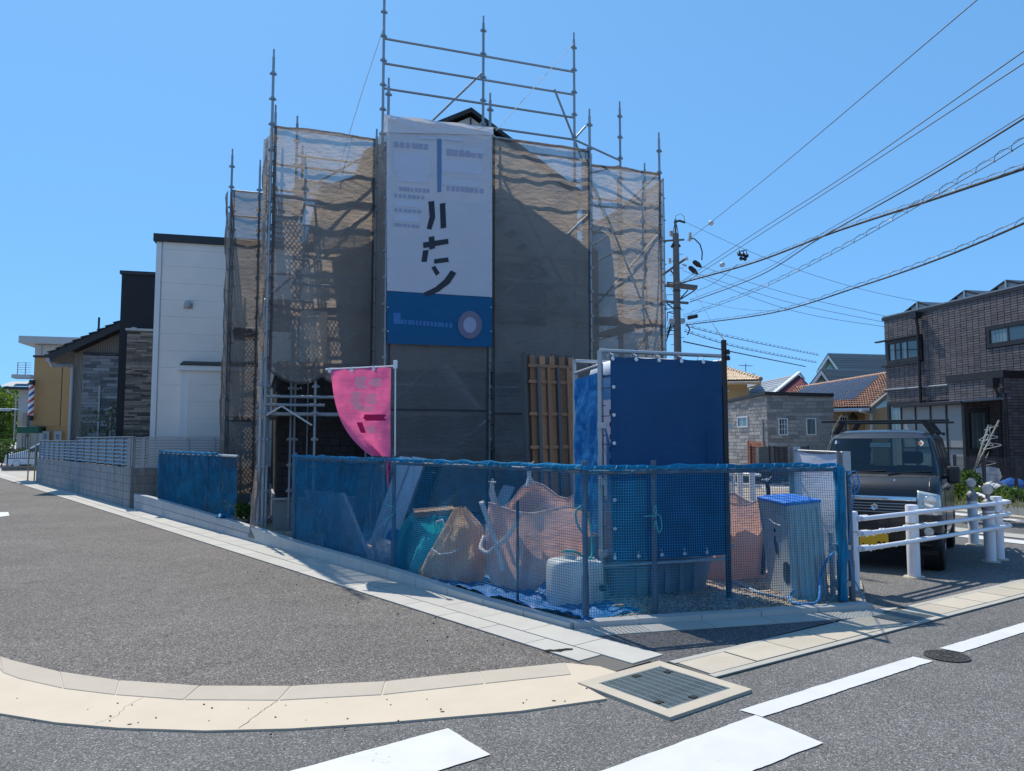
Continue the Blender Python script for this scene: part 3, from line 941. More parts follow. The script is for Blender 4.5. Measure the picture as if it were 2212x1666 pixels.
# gabled main body (upper part pale siding), side wings
wall('gable_wall', [V(-.02, 1.25, 2.9), V(4.05, 1.25, 2.9), V(4.05, 1.25, roof_z(4.05) - .08), V(PU, 1.25, PEAK - .08), V(-.02, 1.25, roof_z(-.02) - .08)], V(0, 7, 0), M_CREAM)
wall('wing_wall', [V(-.78, 1.95, 2.9), V(-.03, 1.95, 2.9), V(-.03, 1.95, 6.6), V(-.78, 1.95, 6.25)], V(0, 6, 0), M_CREAM)
wall('side_wall', [V(4.06, 1.75, .4), V(4.75, 1.75, .4), V(4.75, 1.75, 5.6), V(4.06, 1.75, 5.9)], V(0, 6, 0), M_CREAM)
wall('lower_wall', [V(-1.62, 1.75, .56), V(4.0, 1.75, .56), V(4.0, 1.75, 2.95), V(-1.62, 1.75, 2.95)], V(0, 6, 0), M_SHINGB)
wall('front_wall', [V(.0, 1.27, .56), V(4.0, 1.27, .56), V(4.0, 1.27, 2.9), V(.0, 1.27, 2.9)], V(0, .46, 0), M_SHINGB)
wall('foundation', [V(-1.66, 1.72, .0), V(4.02, 1.72, .0), V(4.02, 1.72, .55), V(-1.66, 1.72, .55)], V(0, 6, 0), M_FOUND)
wall('sill_flashing', [V(-1.72, 1.66, .55), V(-.02, 1.66, .55), V(-.02, 1.66, .585), V(-1.72, 1.66, .585)], V(0, .1, 0), M_GALV)
for a, b in ((-.25, PU), (PU, 4.32)):
    za, zb = roof_z(a), roof_z(b)
    rf = MB(FS).ext([V(a, 1.19, za), V(b, 1.19, zb), V(b, 1.19, zb + .09), V(a, 1.19, za + .09)], V(0, 7.2, 0)).build('roof_slope', M_ROOFD, house)
MB(FS).ext([V(-1.0, 1.7, 6.18), V(-.04, 1.7, 6.62), V(-.04, 1.7, 6.74), V(-1.0, 1.7, 6.30)], V(0, 6.4, 0)).build('wing_roof', M_ROOFD, house)
MB(FS).bx(-1.66, -.02, 1.70, 8.0, 2.95, 3.03).build('lean_to_roof', M_ROOFD, house)
MB(FS).bx(PU - .012, PU + .012, 1.225, 1.248, 6.0, PEAK - .1).build('joint_strip', M_ROOFD, house)
# the shingle cladding of the lower wall, piece by piece as one layer
mb = MB(FS)
for j in range(17):
    z = .62 + j * .137
    u = -1.62 - (j % 2) * .08 - random.uniform(0, .05)
    while u < -.02:
        w = random.choice((.13, .16, .19))
        u1 = min(u + w, .0)
        if u1 - max(u, -1.64) > .03:
            mb.box(((max(u, -1.64) + u1) / 2, 1.738, z), u1 - max(u, -1.64) - .008, .022 + random.uniform(0, .01), .13, az=V(0, -.08, 1).normalized(), ay=V(0, 1, .08).normalized())
        u = u1
mb.build('shingle_cladding', M_SHINGLE, house, kind='stuff')
for (u0, u1, z0, z1) in ((.55, 1.35, 3.9, 5.0), (2.4, 3.3, 3.9, 5.0), (2.2, 3.4, .9, 2.5)):
    yf = 1.25 if z0 > 3 else 1.27
    f_ = MB(FS).bx(u0 - .05, u1 + .05, yf - .05, yf - .004, z0 - .05, z1 + .05).build('window', M_BRONZE, house)
    MB(FS).bx(u0, u1, yf - .058, yf - .051, z0, z1).build('pane', M_GLASS, f_)
# ------------------------------------------------------------------ scaffold
scaf = thing('scaffold', 'grey steel pipe scaffold standing round the house', 'scaffold', fr=FS)
_col = {}
def collar_mesh():
    if 'm' not in _col:
        mb = MB()
        mb.lathe((0, 0, 0), [(.026, -.03), (.034, -.03), (.034, .03), (.026, .03)], 8)
        for a in range(4):
            c, s_ = math.cos(a * math.pi / 2), math.sin(a * math.pi / 2)
            mb.box((c * .045, s_ * .045, -.01), .028, .022, .036, V(c, s_, 0), V(-s_, c, 0), Z)
        me = bpy.data.meshes.new('collar'); me.from_pydata(mb.v, [], mb.f); me.materials.append(M_SCAF); me.update()
        _col['m'] = me
    return _col['m']
PR = .0243
def pole(u, v, z1, z0=.03, lean=0.0):
    p, q = V(u + lean, v, z0), V(u, v, z1)
    o = rod('pole', M_SCAF, scaf, p, q, PR, FS)
    rod('spigot', M_SCAF, o, q, q + V(0, 0, .14), .017, FS)
    z = .28
    while z < z1 - .1:
        t = (z - z0) / (z1 - z0)
        c = bpy.data.objects.new('collar', collar_mesh())
        put(c, FS @ Matrix.Translation(p.lerp(q, t)), o)
        z += .45
    return o
def rail(p, q, r=.0213): return rod('ledger', M_SCAF, scaf, p, q, r, FS)
def brace(p, q): return rod('brace', M_SCAF, scaf, p, q, .0205, FS)
TOP = 7.0
for u, zt in ((0, 7.62), (1.81, 7.64), (3.75, 7.64)): pole(u, 0, zt)
for u, zt in ((0, 9.72), (1.86, 9.42), (3.71, 9.44)): pole(u, .6, zt)
pole(-1.86, .82, 8.22); pole(-.07, .82, 7.05); pole(-1.80, 1.42, 7.5); pole(-1.42, 1.42, 7.35); pole(-.1, 1.42, 6.6)
pole(3.98, .68, 7.1); pole(5.62, .68, 7.72); pole(5.05, 1.28, 8.55); pole(5.62, 1.28, 7.3)
pole(-1.86, 2.62, 7.45); pole(-1.86, 4.42, 7.7); pole(-1.26, 2.62, 7.3); pole(-1.26, 4.42, 7.3)
pole(-2.62, 4.42, 7.72); pole(-2.62, 6.2, 7.4); pole(-2.05, 4.42, 7.55)
pole(5.62, 2.5, 7.4); pole(5.62, 4.3, 7.6); pole(5.05, 3.1, 7.3)
# guard rails above the roof edge
for z in (8.78, 8.32, 7.86):
    rail((0, .6, z), (1.86, .6, z)); rail((1.86, .6, z), (3.71, .6, z))
rail((1.86, .6, 7.42), (3.71, .6, 7.42)); rail((3.71, .6, 7.42), (5.05, 1.28, 7.42))
brace((1.84, .64, 8.46), (.3, 1.5, 6.9)); brace((3.28, .56, 8.34), (5.25, 1.30, 4.9))
brace((3.72, .62, 7.45), (3.98, .66, 7.75)); brace((5.02, 1.26, 7.3), (4.0, .7, 6.8)); brace((5.6, .7, 7.0), (5.05, 2.6, 6.2))
# ledgers of every face
def face(u0, u1, v, zs):
    for z in zs: rail((u0, v, z), (u1, v, z))
LV = [.55, 1.45, 2.08, 2.53, 2.98, 3.98, 4.43, 4.88, 5.88, 6.33, 6.78, 6.98]
face(0, 1.81, 0, LV); face(1.81, 3.75, 0, LV)
face(0, 1.86, .6, [2.05, 3.95, 5.85]); face(1.86, 3.71, .6, [2.05, 3.95, 5.85])
face(-1.86, -.07, .82, [3.98, 4.43, 5.88, 6.33, 6.98]); face(-1.42, -.1, 1.42, [2.05, 3.95, 4.4, 4.85, 5.85, 6.3, 6.75])
face(3.98, 5.62, .68, [.55, 2.08, 2.53, 3.98, 4.43, 5.88, 6.33, 6.98]); face(3.98, 5.05, 1.28, [2.05, 3.95, 5.85, 6.4])
face(-2.62, -1.86, 4.42, [2.1, 3.98, 5.88, 6.4, 6.95])
for z in (2.08, 2.53, 3.98, 4.43, 5.88, 6.33, 6.78):
    rail((-1.86, .82, z), (-1.86, 2.62, z)); rail((-1.86, 2.62, z), (-1.86, 4.42, z)); rail((5.62, .68, z), (5.62, 2.5, z)); rail((5.62, 2.5, z), (5.62, 4.3, z))
    rail((-1.26, 1.42, z), (-1.26, 4.42, z)); rail((-2.62, 4.42, z), (-2.62, 6.2, z))
for u, v in ((0, 0), (1.81, 0), (3.75, 0), (-1.86, .82), (-.07, .82), (3.98, .68), (5.6, .68)):
    for z in (2.02, 3.92, 5.82): rail((u, v, z), (u, v + .6, z))
for a, b in (((0, -.03, 2.1), (1.81, -.03, 3.9)), ((1.81, -.03, 3.9), (3.75, -.03, 5.8)), ((1.9, .3, 6.9), (3.7, .3, 3.9)), ((-1.86, .79, 4.0), (-.07, .79, 5.8)), ((-1.5, 1.5, 6.0), (-.1, 1.2, 6.9)), ((3.98, .65, 4.0), (5.62, .65, 5.8)), ((5.6, .66, 4.0), (4.2, 1.3, 2.2)), ((5.62, 2.5, 5.9), (5.62, .7, 4.0)), ((0, -.03, .5), (1.81, -.03, 2.0)), ((-1.9, 2.6, 2.1), (-1.9, .9, 4.0)), ((-1.9, 2.6, 4.1), (-1.9, 4.4, 5.9))):
    brace(a, b)
# entrance bay at the left corner: cross pipe and bracket struts seen under the sheet
rail((-1.86, .80, 2.20), (-.9, .80, 2.20), .026); rail((-1.86, .80, 2.34), (.0, .80, 2.34), .026)
barpiece('bracket', M_GALV, scaf, (-1.6, .80, 2.18), (-1.1, .80, 1.86), .03, .03, fr=FS); barpiece('bracket', M_GALV, scaf, (-1.84, .80, 2.02), (-1.6, .80, 2.18), .03, .03, fr=FS)
pole(-1.05, .82, 2.9, .12); pole(-1.35, 1.5, 2.9); pole(-1.93, .60, 2.9, .1)
rod('thin_pipe', M_SCAF, scaf, (-1.12, 1.66, .6), (-1.12, 1.66, 3.4), .013, FS)
# walk boards of expanded steel: one open lattice board copied along the lifts
def board_mesh():
    mb = MB()
    W, L = .42, 1.76
    for y in (-W / 2, W / 2): mb.bx(-L / 2, L / 2, y - .012, y + .012, -.05, .0)
    for k in range(5):
        x = -L / 2 + .02 + k * (L - .04) / 4; mb.bx(x - .012, x + .012, -W / 2 + .012, W / 2 - .012, -.048, -.004)
    n = 26
    for s_ in (-1, 1):
        for k in range(-6, n):
            x0 = -L / 2 + k * L / n; x1 = x0 + W * .9
            a, b = V(x0, -W / 2 * s_, -.012), V(x1, W / 2 * s_, -.012)
            def clip(p, q):
                if p.x < -L / 2: p = p.lerp(q, (-L / 2 - p.x) / (q.x - p.x))
                if q.x > L / 2: q = p.lerp(q, (L / 2 - p.x) / (q.x - p.x))
                return p, q
            if b.x < -L / 2 or a.x > L / 2: continue
            a, b = clip(a, b)
            if (b - a).length > .02: mb.bar(a, b, .012, .006)
    me = bpy.data.meshes.new('walk_board'); me.from_pydata(mb.v, [], mb.f); me.materials.append(M_SCAF); me.update()
    return me
BM = board_mesh()
def board(u, v, z, rot=0, sx=1.0):
    o = bpy.data.objects.new('walk_board', BM)
    put(o, FS @ Matrix.Translation((u, v, z)) @ Matrix.Rotation(rot, 4, 'Z') @ Matrix.Diagonal((sx, 1, 1, 1)), scaf)
for z in (2.08, 3.98, 5.88):
    for u in (.905, 2.78):
        if z < 5 or u < 1: board(u, .3, z)
    if z < 5: board(-.97, 1.12, z)
    if z < 5: board(4.8, .98, z, 0, .9)
    board(-1.56, 1.9, z, math.pi / 2); board(-1.56, 3.5, z, math.pi / 2)
    if z < 5: board(5.34, 2.0, z, math.pi / 2); board(-2.3, 5.2, z, math.pi / 2)
# boards stood on edge as toe guards, brackets with lattice seen through the left sheet
for z in (5.3, 6.1):
    o = bpy.data.objects.new('walk_board', BM)
    put(o, FS @ Matrix.Translation((-1.15 + .2 * (z - 4.5), 1.36, z)) @ Matrix.Rotation(math.pi / 2, 4, 'X') @ Matrix.Diagonal((.62, .8, 1, 1)), scaf)
# aluminium stairs inside the front bays
def stair(u0, z0, u1, z1, v=.3):
    t = bpy.data.objects.new('stair', None); put(t, FS @ Matrix.Translation((u0, v, z0)), scaf)
    for s_ in (-.21, .21): barpiece('stringer', M_GALV, t, (u0, v + s_, z0), (u1, v + s_, z1), .10, .03, fr=FS, up=V(0, 1, 0))
    n = 8
    for k in range(1, n):
        f = k / n
        piece('step', M_GALV, t, (u0 + (u1 - u0) * f, v, z0 + (z1 - z0) * f), .18, .40, .03, fr=FS)
    return t
stair(1.95, 5.85, 3.55, 3.98); stair(.2, 3.95, 1.7, 2.08); stair(2.0, 2.05, 3.4, .15)
# ------------------------------------------------------------------ sheets tied to the scaffold
def sheet_obj(label, u0, u1, v0, v1, z0, z1, mat=M_SHEET, nu=40, nv=70, amp=.07, seed=0, bottom=None, ties=.9, name='mesh_sheet', top=None, group='mesh sheets on the scaffold'):
    du, dv = u1 - u0, v1 - v0
    L = math.hypot(du, dv); nx, ny = dv / L, -du / L
    def fn(a, b):
        zb = z0 + (bottom(a) if bottom else 0)
        zt = z1 + (top(a) if top else 0)
        z = zb + (zt - zb) * b
        edge = min(a, 1 - a) * 2
        tie = abs(math.sin(math.pi * z / ties))
        belly = amp * (edge ** .5) * (.35 + .65 * tie)
        n1 = noise.noise(V(a * L * 2.2 + seed * 7.3, z * 1.1, seed)) * amp * .9
        n2 = noise.noise(V(a * L * 5 + z * 1.7 + seed, z * 5.5 + a * L * 1.2, seed + 9)) * amp * .32
        n3 = noise.noise(V(a * L * 11 + seed, z * 9 - a * L * 5, seed + 3)) * amp * .14
        k = belly + (n1 + n2 + n3) * min(1, edge * 4 + .15)
        return V(u0 + du * a + nx * k, v0 + dv * a + ny * k, z)
    o = MB(FS).grid(fn, nu, nv).build(name, mat, smooth=True, fix=False)
    tag(o, label, 'scaffold sheet', group)
    if nu >= 40:
        wd = .045 / L
        def hem(nm, fa, na, nb):
            return MB(FS).grid(lambda a, b: fa(a, b) + V(nx, ny, 0) * .007, na, nb).build(nm, M_SHEETD, o, smooth=True, fix=False)
        hem('side_hem', lambda a, b: fn(wd * a, b), 1, nv); hem('side_hem', lambda a, b: fn(1 - wd * a, b), 1, nv)
        hem('top_hem', lambda a, b: fn(a, .992 + .008 * b), nu, 1); hem('bottom_hem', lambda a, b: fn(a, .009 * b), nu, 1)
        if z1 - z0 > 6: hem('middle_seam', lambda a, b: fn(a, .262 + .006 * b), nu, 1)
        for k in range(int((z1 - z0) / .45)):
            for a_ in (wd * .5, 1 - wd * .5):
                p = fn(a_, min(1, (k + .5) * .45 / (z1 - z0))); q = V(p.x + nx * .012, p.y + ny * .012, p.z)
                d_ = V(du, dv, 0).normalized() * (-.035 if a_ < .5 else .035)
                MB(FS).tube([q, q + d_ + V(nx, ny, 0) * .01, q + d_ * 1.6 - V(nx, ny, 0) * .03], .006, 4).build('tie_cord', M_BLACK, o)
    return o
def scallop(a): return -.10 * math.sin(math.pi * a) - .16 * abs(math.sin(math.pi * a * 2.0)) ** .8 + .20 * (a > .88) * (a - .88) / .12
sheet_obj('grey mesh sheet with scalloped lower hem left of the white banner', -1.82, -.10, .76, .76, 2.78, 6.98, seed=1, bottom=scallop)
sheet_obj('grey mesh sheet behind the white banner, running down to the pink flag', .03, 1.78, -.045, -.045, .35, 6.98, seed=2, amp=.03)
sheet_obj('wide grey mesh sheet between the white banner and the pallet', 1.84, 3.72, -.045, -.045, .30, 6.96, seed=3)
sheet_obj('recessed right hand mesh sheet next to the utility pole', 4.0, 5.60, .62, .62, .30, 6.98, seed=4)
sheet_obj('narrow grey sheet closing the recess left of the banner', -.06, -.02, .74, .02, .6, 6.98, nu=14, seed=5, amp=.03)
sheet_obj('narrow grey sheet in the recess beside the right hand sheet', 3.80, 3.86, .0, .62, .4, 6.95, nu=14, seed=6, amp=.03)
sheet_obj('bunched grey sheet hanging down the left corner of the scaffold', -1.90, -1.99, .80, 1.35, 1.1, 6.95, nu=26, seed=7, amp=.10)
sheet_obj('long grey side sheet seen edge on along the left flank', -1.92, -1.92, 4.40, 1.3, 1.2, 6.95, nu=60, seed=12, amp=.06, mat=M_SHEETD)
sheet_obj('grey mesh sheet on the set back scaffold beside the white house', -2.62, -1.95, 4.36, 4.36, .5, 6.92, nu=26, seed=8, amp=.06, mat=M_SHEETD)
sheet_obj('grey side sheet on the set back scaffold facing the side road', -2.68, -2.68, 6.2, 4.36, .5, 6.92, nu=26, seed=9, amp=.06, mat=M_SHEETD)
sheet_obj('grey mesh sheet turning the right hand corner of the scaffold', 5.68, 5.68, .62, 4.3, .4, 6.9, nu=40, seed=10, amp=.06)
# loose tail of the corner sheet lying over the kerb
tb, tt = G(514, 1160, .0), V(0, 0, 0)
def tail(a, b):
    top_ = FS @ V(-1.98 + a * .10, .62, 1.15); bot = kp(7.28 - a * .26, .02, .06)
    p = top_.lerp(bot, 1 - b)
    w = (1 - b) * .0
    return p + V(.02 * math.sin(a * 9 + b * 5), .03 * math.sin(a * 14 + b * 3) * (b + .2), 0)
tag(MB().grid(tail, 14, 24).build('sheet_tail', M_SHEET, smooth=True, fix=False), 'loose tail of grey mesh sheet draped over the kerb at the scaffold corner', 'scaffold sheet')
# rolled loop of sheet above the entrance
def roll(a, b):
    t = math.pi * 2 * b
    c = FS @ V(-.62 + .60 * a, .70, 2.70 - .22 * math.sin(math.pi * a) + .05 * a)
    r = .05 + .035 * math.sin(math.pi * a) + .012 * math.sin(a * 23)
    return c + VD * (math.cos(t) * r) + Z * (math.sin(t) * r * 1.5)
tag(MB().grid(roll, 22, 14).build('rolled_sheet', M_SHEET, smooth=True, fix=False), 'bunched roll of grey sheet hanging above the entrance bay', 'scaffold sheet')
def tie_rope(name, label, pts, r, mat):
    return tag(MB().tube(pts, r, 5).build(name, mat, smooth=True), label, 'rope')
tie_rope('guy_rope', 'thin rope from the tallest left pole down to the left sheet', [FS @ V(0, .58, 9.0), FS @ V(-.35, .75, 7.8), FS @ V(-.75, .9, 6.3)], .007, M_ROPEW)
tie_rope('guy_rope', 'thin pale rope from the top right guard post to the banner top', [FS @ V(3.7, .58, 9.35), FS @ V(2.7, .4, 8.1), FS @ V(1.95, .1, 7.15)], .006, M_ROPEW)
# ------------------------------------------------------------------ banner
ban = thing('banner', 'tall white banner with a blue foot band and dark vertical lettering on the scaffold', 'banner', fr=FS @ Matrix.Translation((.9, -.1, 3.2)))
BV = -.135
def bp(px, py, off=0.0):
    """photo position -> banner plane"""
    n = FS.to_3x3() @ V(0, -1, 0); p0 = FS @ V(0, BV - off, 0)
    d = ray(px, py); e = V(0, 0, EYE)
    t = (p0 - e).dot(n) / d.dot(n)
    return e + d * t
def bil(c, a, b): return (c[0] * (1 - a) + c[1] * a) * (1 - b) + (c[3] * (1 - a) + c[2] * a) * b
cw = [bp(836, 628), bp(1063, 642), bp(1063, 282), bp(836, 250)]
def wob(p, a, b, k=.012):
    return p - VD * (k * noise.noise(V(a * 4, b * 6, 3.3)) + .006 * noise.noise(V(a * 14, b * 11, 1.3)))
MB().grid(lambda a, b: wob(bil(cw, a, b), a, b), 24, 48).build('vinyl', M_VINYL, ban, smooth=True, fix=False)
cb = [bp(836, 742), bp(1063, 750), bp(1063, 643), bp(836, 629)]
MB().grid(lambda a, b: wob(bil(cb, a, b), a, b - 1, .006), 24, 14).build('blue_band', M_VINYLB, ban, smooth=True, fix=False)
def onv(x, y, off):
    a = (x - 836) / 227; b = 1 - (y - 252 - a * 31) / 376
    band = b < .0
    return wob(bp(x, y, .004 + (off - .018) * .25), a, b if not band else b * 2.5 - 1 + 1, .012 if not band else .006)
def prt(name, quads, mat, off=.026):
    mb = MB()
    for q in quads:
        n0_ = len(q)
        qq = []
        for k in range(n0_):
            x0_, y0_ = q[k]; x1_, y1_ = q[(k + 1) % n0_]
            for j in range(3): qq.append((x0_ + (x1_ - x0_) * j / 3, y0_ + (y1_ - y0_) * j / 3))
        mb.poly([onv(x, y, off) for x, y in qq])
    return mb.build(name, mat, ban, fix=False)
def rq(x0, y0, x1, y1): return [(x0, y0), (x1, y0 + (x1 - x0) * .06), (x1, y1 + (x1 - x0) * .06), (x0, y1)]
def tl(x0, y0, x1, y1, n):
    """line of n letter-sized dashes"""
    out = []; w = (x1 - x0) / n
    for k in range(n):
        x = x0 + k * w; s = random.uniform(.55, .9)
        out.append([(x, y0 + (x - x0) * .08), (x + w * s, y0 + (x - x0) * .08 + .5), (x + w * s, y1 + (x - x0) * .08), (x, y1 + (x - x0) * .08)])
    return out
pale = [rq(851, 328, 930, 372), rq(858, 372, 925, 392), rq(955, 345, 1042, 372), rq(955, 385, 1035, 400), rq(851, 432, 915, 446), rq(851, 462, 905, 478), rq(905, 292, 1000, 300), rq(1000, 318, 1046, 330)]
for q in pale: prt('pale_print', [q], M_PRINTL)
for q in ((851, 306, 930, 318, 6), (965, 322, 1046, 336, 6), (862, 403, 930, 412, 8), (965, 402, 1046, 412, 8), (852, 418, 920, 426, 7), (852, 450, 912, 457, 6), (852, 482, 908, 489, 6)):
    prt('text_line', tl(*q), M_PRINTM, .027)['kind'] = 'stuff'
prt('blue_bar', [[(944, 300), (954, 301), (953, 415), (945, 415)]], M_PRINTB, .0275)
dark = [[(925, 436), (938, 434), (940, 470), (932, 496), (922, 494), (928, 468)], [(950, 440), (962, 438), (964, 492), (952, 494)],
        [(926, 512), (938, 510), (940, 536), (928, 540)], [(914, 524), (968, 516), (969, 527), (915, 536)],
        [(914, 541), (926, 540), (922, 566), (910, 566)], [(938, 560), (968, 556), (970, 566), (938, 570)],
        [(974, 584), (986, 590), (972, 612), (948, 630), (922, 641), (914, 633), (940, 621), (960, 604)], [(932, 578), (940, 574), (950, 590), (942, 596)]]
for q in dark: prt('dark_stroke', [q], M_PRINTD, .028)
prt('band_lettering', tl(866, 690, 978, 700, 14) + tl(850, 676, 868, 700, 1), M_PRINTN, .018)['kind'] = 'stuff'
mb = MB(); cc = (1015, 702)
mb.poly([bp(cc[0] + 26 * math.cos(t), cc[1] + 30 * math.sin(t), .018) for t in [2 * math.pi * k / 28 for k in range(28)]])
mb.build('round_emblem', M_PRINTG, ban, fix=False)
MB().poly([bp(cc[0] + 14 * math.cos(t), cc[1] + 17 * math.sin(t), .02) for t in [2 * math.pi * k / 20 for k in range(20)]]).build('emblem_centre', M_PRINTM, ban, fix=False)
# folded white sheet over the banner head
def fold(a, b):
    p = bil([bp(828, 286, .02), bp(1066, 292, .02), bp(1066, 276, .02), bp(830, 247, .02)], a, b)
    return p - VD * (.02 * math.sin(a * 17 + b * 9) * b + .02 * noise.noise(V(a * 12, b * 3, 0)))
MB().grid(fold, 44, 8).build('folded_head', M_VINYLW, ban, smooth=True, fix=False)
for k in range(9):
    for px in (838, 1061):
        MB().lathe(bp(px, 300 + k * 52, .03), [(.006, 0), (.012, 0), (.012, .004), (.006, .004)], 10, axis=FS.to_3x3() @ V(0, -1, 0)).build('eyelet', M_GALV, ban)
# ------------------------------------------------------------------ helper for placing walls
def on(P, d, x):
    """distance along direction d from P at which photo column x is reached"""
    k = (x - CX) / FU * _c
    return (k * P.y - P.x) / (d.x - k * d.y)
WF = V(.970, .243, 0)
WB = V(-.243, .970, 0)
def face_at(x, Y):
    p = AT(x, 952, Y); return V(p.x, p.y, 0)
# ------------------------------------------------------------------ white house
P = face_at(326, 19.5)
FW = frame(P, WF)
wlen = 6.0
ztop = ZA(19.5, 522)
wh = thing('house', 'tall white siding house with flat black roof edge next to the scaffold', 'house', fr=FW)
MB(FW).bx(.02, wlen, .02, 7, .3, ztop).build('wall', M_SIDINGT, wh)
zz = .35; k = 0
while zz < ztop - .05:
    h = min(.455, ztop - zz)
    piece('siding_panel', M_SIDING, wh, (wlen / 2 + .06, .008, zz + h / 2), wlen - .14, .03, h - .004, fr=FW); zz += .455; k += 1
MB(FW).bx(-.03, .10, -.03, .6, .3, ztop - .01).build('corner_trim', M_SIDINGT, wh)
rt = MB(FW).bx(-.10, wlen + .1, -.10, 7.1, ztop, ztop + .20).build('roof', M_ROOFD, wh)
vx = on(P, WF, 397)
o = MB(FW).lathe((vx, -.02, ZA(19.8, 660)), [(.10, 0), (.10, .06), (.085, .10), (.04, .12)], 14, axis=FW.to_3x3() @ V(0, -1, 0) if False else V(0, -1, 0)).build('vent_hood', M_WALLG, wh, smooth=True)
MB(FW).bx(vx - .11, vx + .11, -.025, -.007, ZA(19.8, 660) - .11, ZA(19.8, 660) + .04).build('vent_plate', M_WALLG, wh)
x0, x1 = on(P, WF, 392), wlen
zb = ZA(19.7, 803)
pj = MB(FW).bx(x0, x1, -.32, .0, .3, zb).build('bay_wall', M_SIDINGT, wh)
zz = .35
while zz < zb - .05:
    h = min(.455, zb - zz)
    piece('siding_panel', M_SIDING, wh, ((x0 + x1) / 2 + .08, -.335, zz + h / 2), x1 - x0 - .17, .024, h - .004, fr=FW); zz += .455
MB(FW).bx(x0 - .10, x1, -.42, -.02, zb, zb + .13).build('bay_fascia', M_SIDINGT, wh)
MB(FW).ext([V(x0 - .02, -.44, zb + .13), V(x1, -.44, zb + .13), V(x1, -.02, zb + .25), V(x0 - .02, -.02, zb + .25)], V(0, 0, .03)).build('bay_roof', M_ROOFD, wh)
# ------------------------------------------------------------------ black tower with brown stone bay
P = face_at(249, 22.0)
FB = frame(P, WF)
zt = ZA(22, 592)
bt = thing('house', 'black walled house with a brown stone bay behind the white house', 'house', fr=FB)
MB(FB).bx(0, 6, 0, 6, .2, zt).build('wall', M_BLACKW, bt)
MB(FB).bx(-.05, 6.05, -.05, 6.05, zt, zt + .10).build('roof_edge', M_ROOFD, bt)
P2 = face_at(266, 20.9)
FS2 = frame(P2, WF)
z2 = ZA(20.9, 714)
sw = on(P2, WF, 319) + .35
MB(FS2).bx(0, sw, .03, 1.0, .2, z2).build('bay_wall', M_SHINGB, bt)
MB(FS2).bx(-.04, sw + .05, -.05, 1.0, z2, z2 + .06).build('coping', M_WALLG, bt)
mb = MB(FS2); zz = .5
while zz < z2 - .02:
    h = random.choice((.035, .05, .06)); x = -random.uniform(0, .3)
    while x < sw:
        w = random.uniform(.25, .6)
        a, b = max(x, 0), min(x + w, sw)
        if b - a > .03: mb.box(((a + b) / 2, .015 - random.uniform(0, .018), zz + h / 2), b - a - .006, .05, min(h, z2 - zz) - .006)
        x += w
    zz += h
mb.build('stone_cladding', M_STONEB, bt, kind='stuff')
MB(FB).lathe((on(P, WF, 286), -.3, z2 + .12), [(.12, 0), (.11, .06), (.06, .11), (.01, .12)], 12).build('roof_vent', M_WALLG, bt, smooth=True)
# ------------------------------------------------------------------ grey stone house with sloping roof
P = face_at(153, 25.0)
FG = frame(P, WF)
gs = thing('house', 'low house with sloping dark roof and grey stone cladding, between the black and ochre buildings', 'house', fr=FG)
gw = on(P, WF, 262)
xs = on(P, WF, 174)
zc = ZA(25, 764)
def rz(x):   # underside of the roof
    xa, xb = on(P, WF, 112), on(P, WF, 248)
    za, zb_ = ZA(25, 782), ZA(25, 716)
    return za + (x - xa) / (xb - xa) * (zb_ - za)
MB(FG).ext([V(0, .05, .2), V(gw, .05, .2), V(gw, .05, rz(gw) - .02), V(0, .05, rz(0) - .02)], V(0, 5, 0)).build('wall', M_GREIGE, gs)
for k in range(7):
    xx = .06 + k * xs / 7
    piece('batten', M_GREIGE, gs, (xx, .035, (rz(xx) + .2) / 2), .03, .03, rz(xx) - .24, fr=FG)
for k in range(18):
    xx = xs + .05 + k * (gw - xs) / 18
    piece('batten', M_GREIGE, gs, (xx, .035, (zc + rz(xx)) / 2), .02, .03, rz(xx) - zc - .02, fr=FG)
ca = on(P, WF, 88) ; cb_ = gw + 1.2
MB(FG).ext([V(ca + .25, -.45, rz(ca + .25)), V(cb_, -.45, rz(cb_)), V(cb_, -.45, rz(cb_) + .26), V(ca + .25, -.45, rz(ca + .25) + .26)], V(0, 5.5, 0)).build('roof', M_ROOFD, gs)
for k in range(14):
    f = k / 14; xx = ca + .25 + (cb_ - ca - .25) * f
    piece('roof_tile', M_ROOFD, gs, (xx + .12, 2.2, rz(xx + .12) + .285), .30, 5.4, .035, ax=V(1, 0, (rz(1) - rz(0)) * 1.25).normalized(), fr=FG)
tb_ = MB(FG); zz = .4; n_st = 0
st = tag(MB(FG).bx(xs, gw, -.005, .045, .2, zc).build('stone_backing', M_SHINGB, gs), None)
while zz < zc - .02:
    h = .105; x = xs - random.uniform(0, .4)
    while x < gw:
        w = random.uniform(.22, .62); a, b = max(x, xs), min(x + w, gw)
        if b - a > .04: piece('stone', M_STONEG, gs, ((a + b) / 2, -.02 - random.uniform(0, .015), zz + h / 2), b - a - .008, .05, min(h, zc - zz) - .008, fr=FG); n_st += 1
        x += w
    zz += h
MB(FG).bx(xs - .02, gw, -.07, .03, zc, zc + .05).build('cladding_cap', M_ROOFD, gs)
for px, py in ((212, 1), (238, 1)):
    xx = on(P, WF, px); piece('wall_post', M_WALLG, gs, (xx, -.07, (ZA(25, 832 if px < 220 else 878)) / 2), .06, .04, ZA(25, 832 if px < 220 else 878), fr=FG)
gx0 = on(P, WF, 110); gx1 = on(P, WF, 149)
MB(FG).tube([(gx0, -.45, rz(gx0) - .02), (gx0 + .05, -.42, rz(gx0) - .18), (gx1, -.05, ZA(25, 789)), (gx1 + .03, -.05, ZA(25, 800)), (gx1 + .03, -.05, .4)], .055, 10).build('downpipe', M_WALLG, gs, smooth=True)
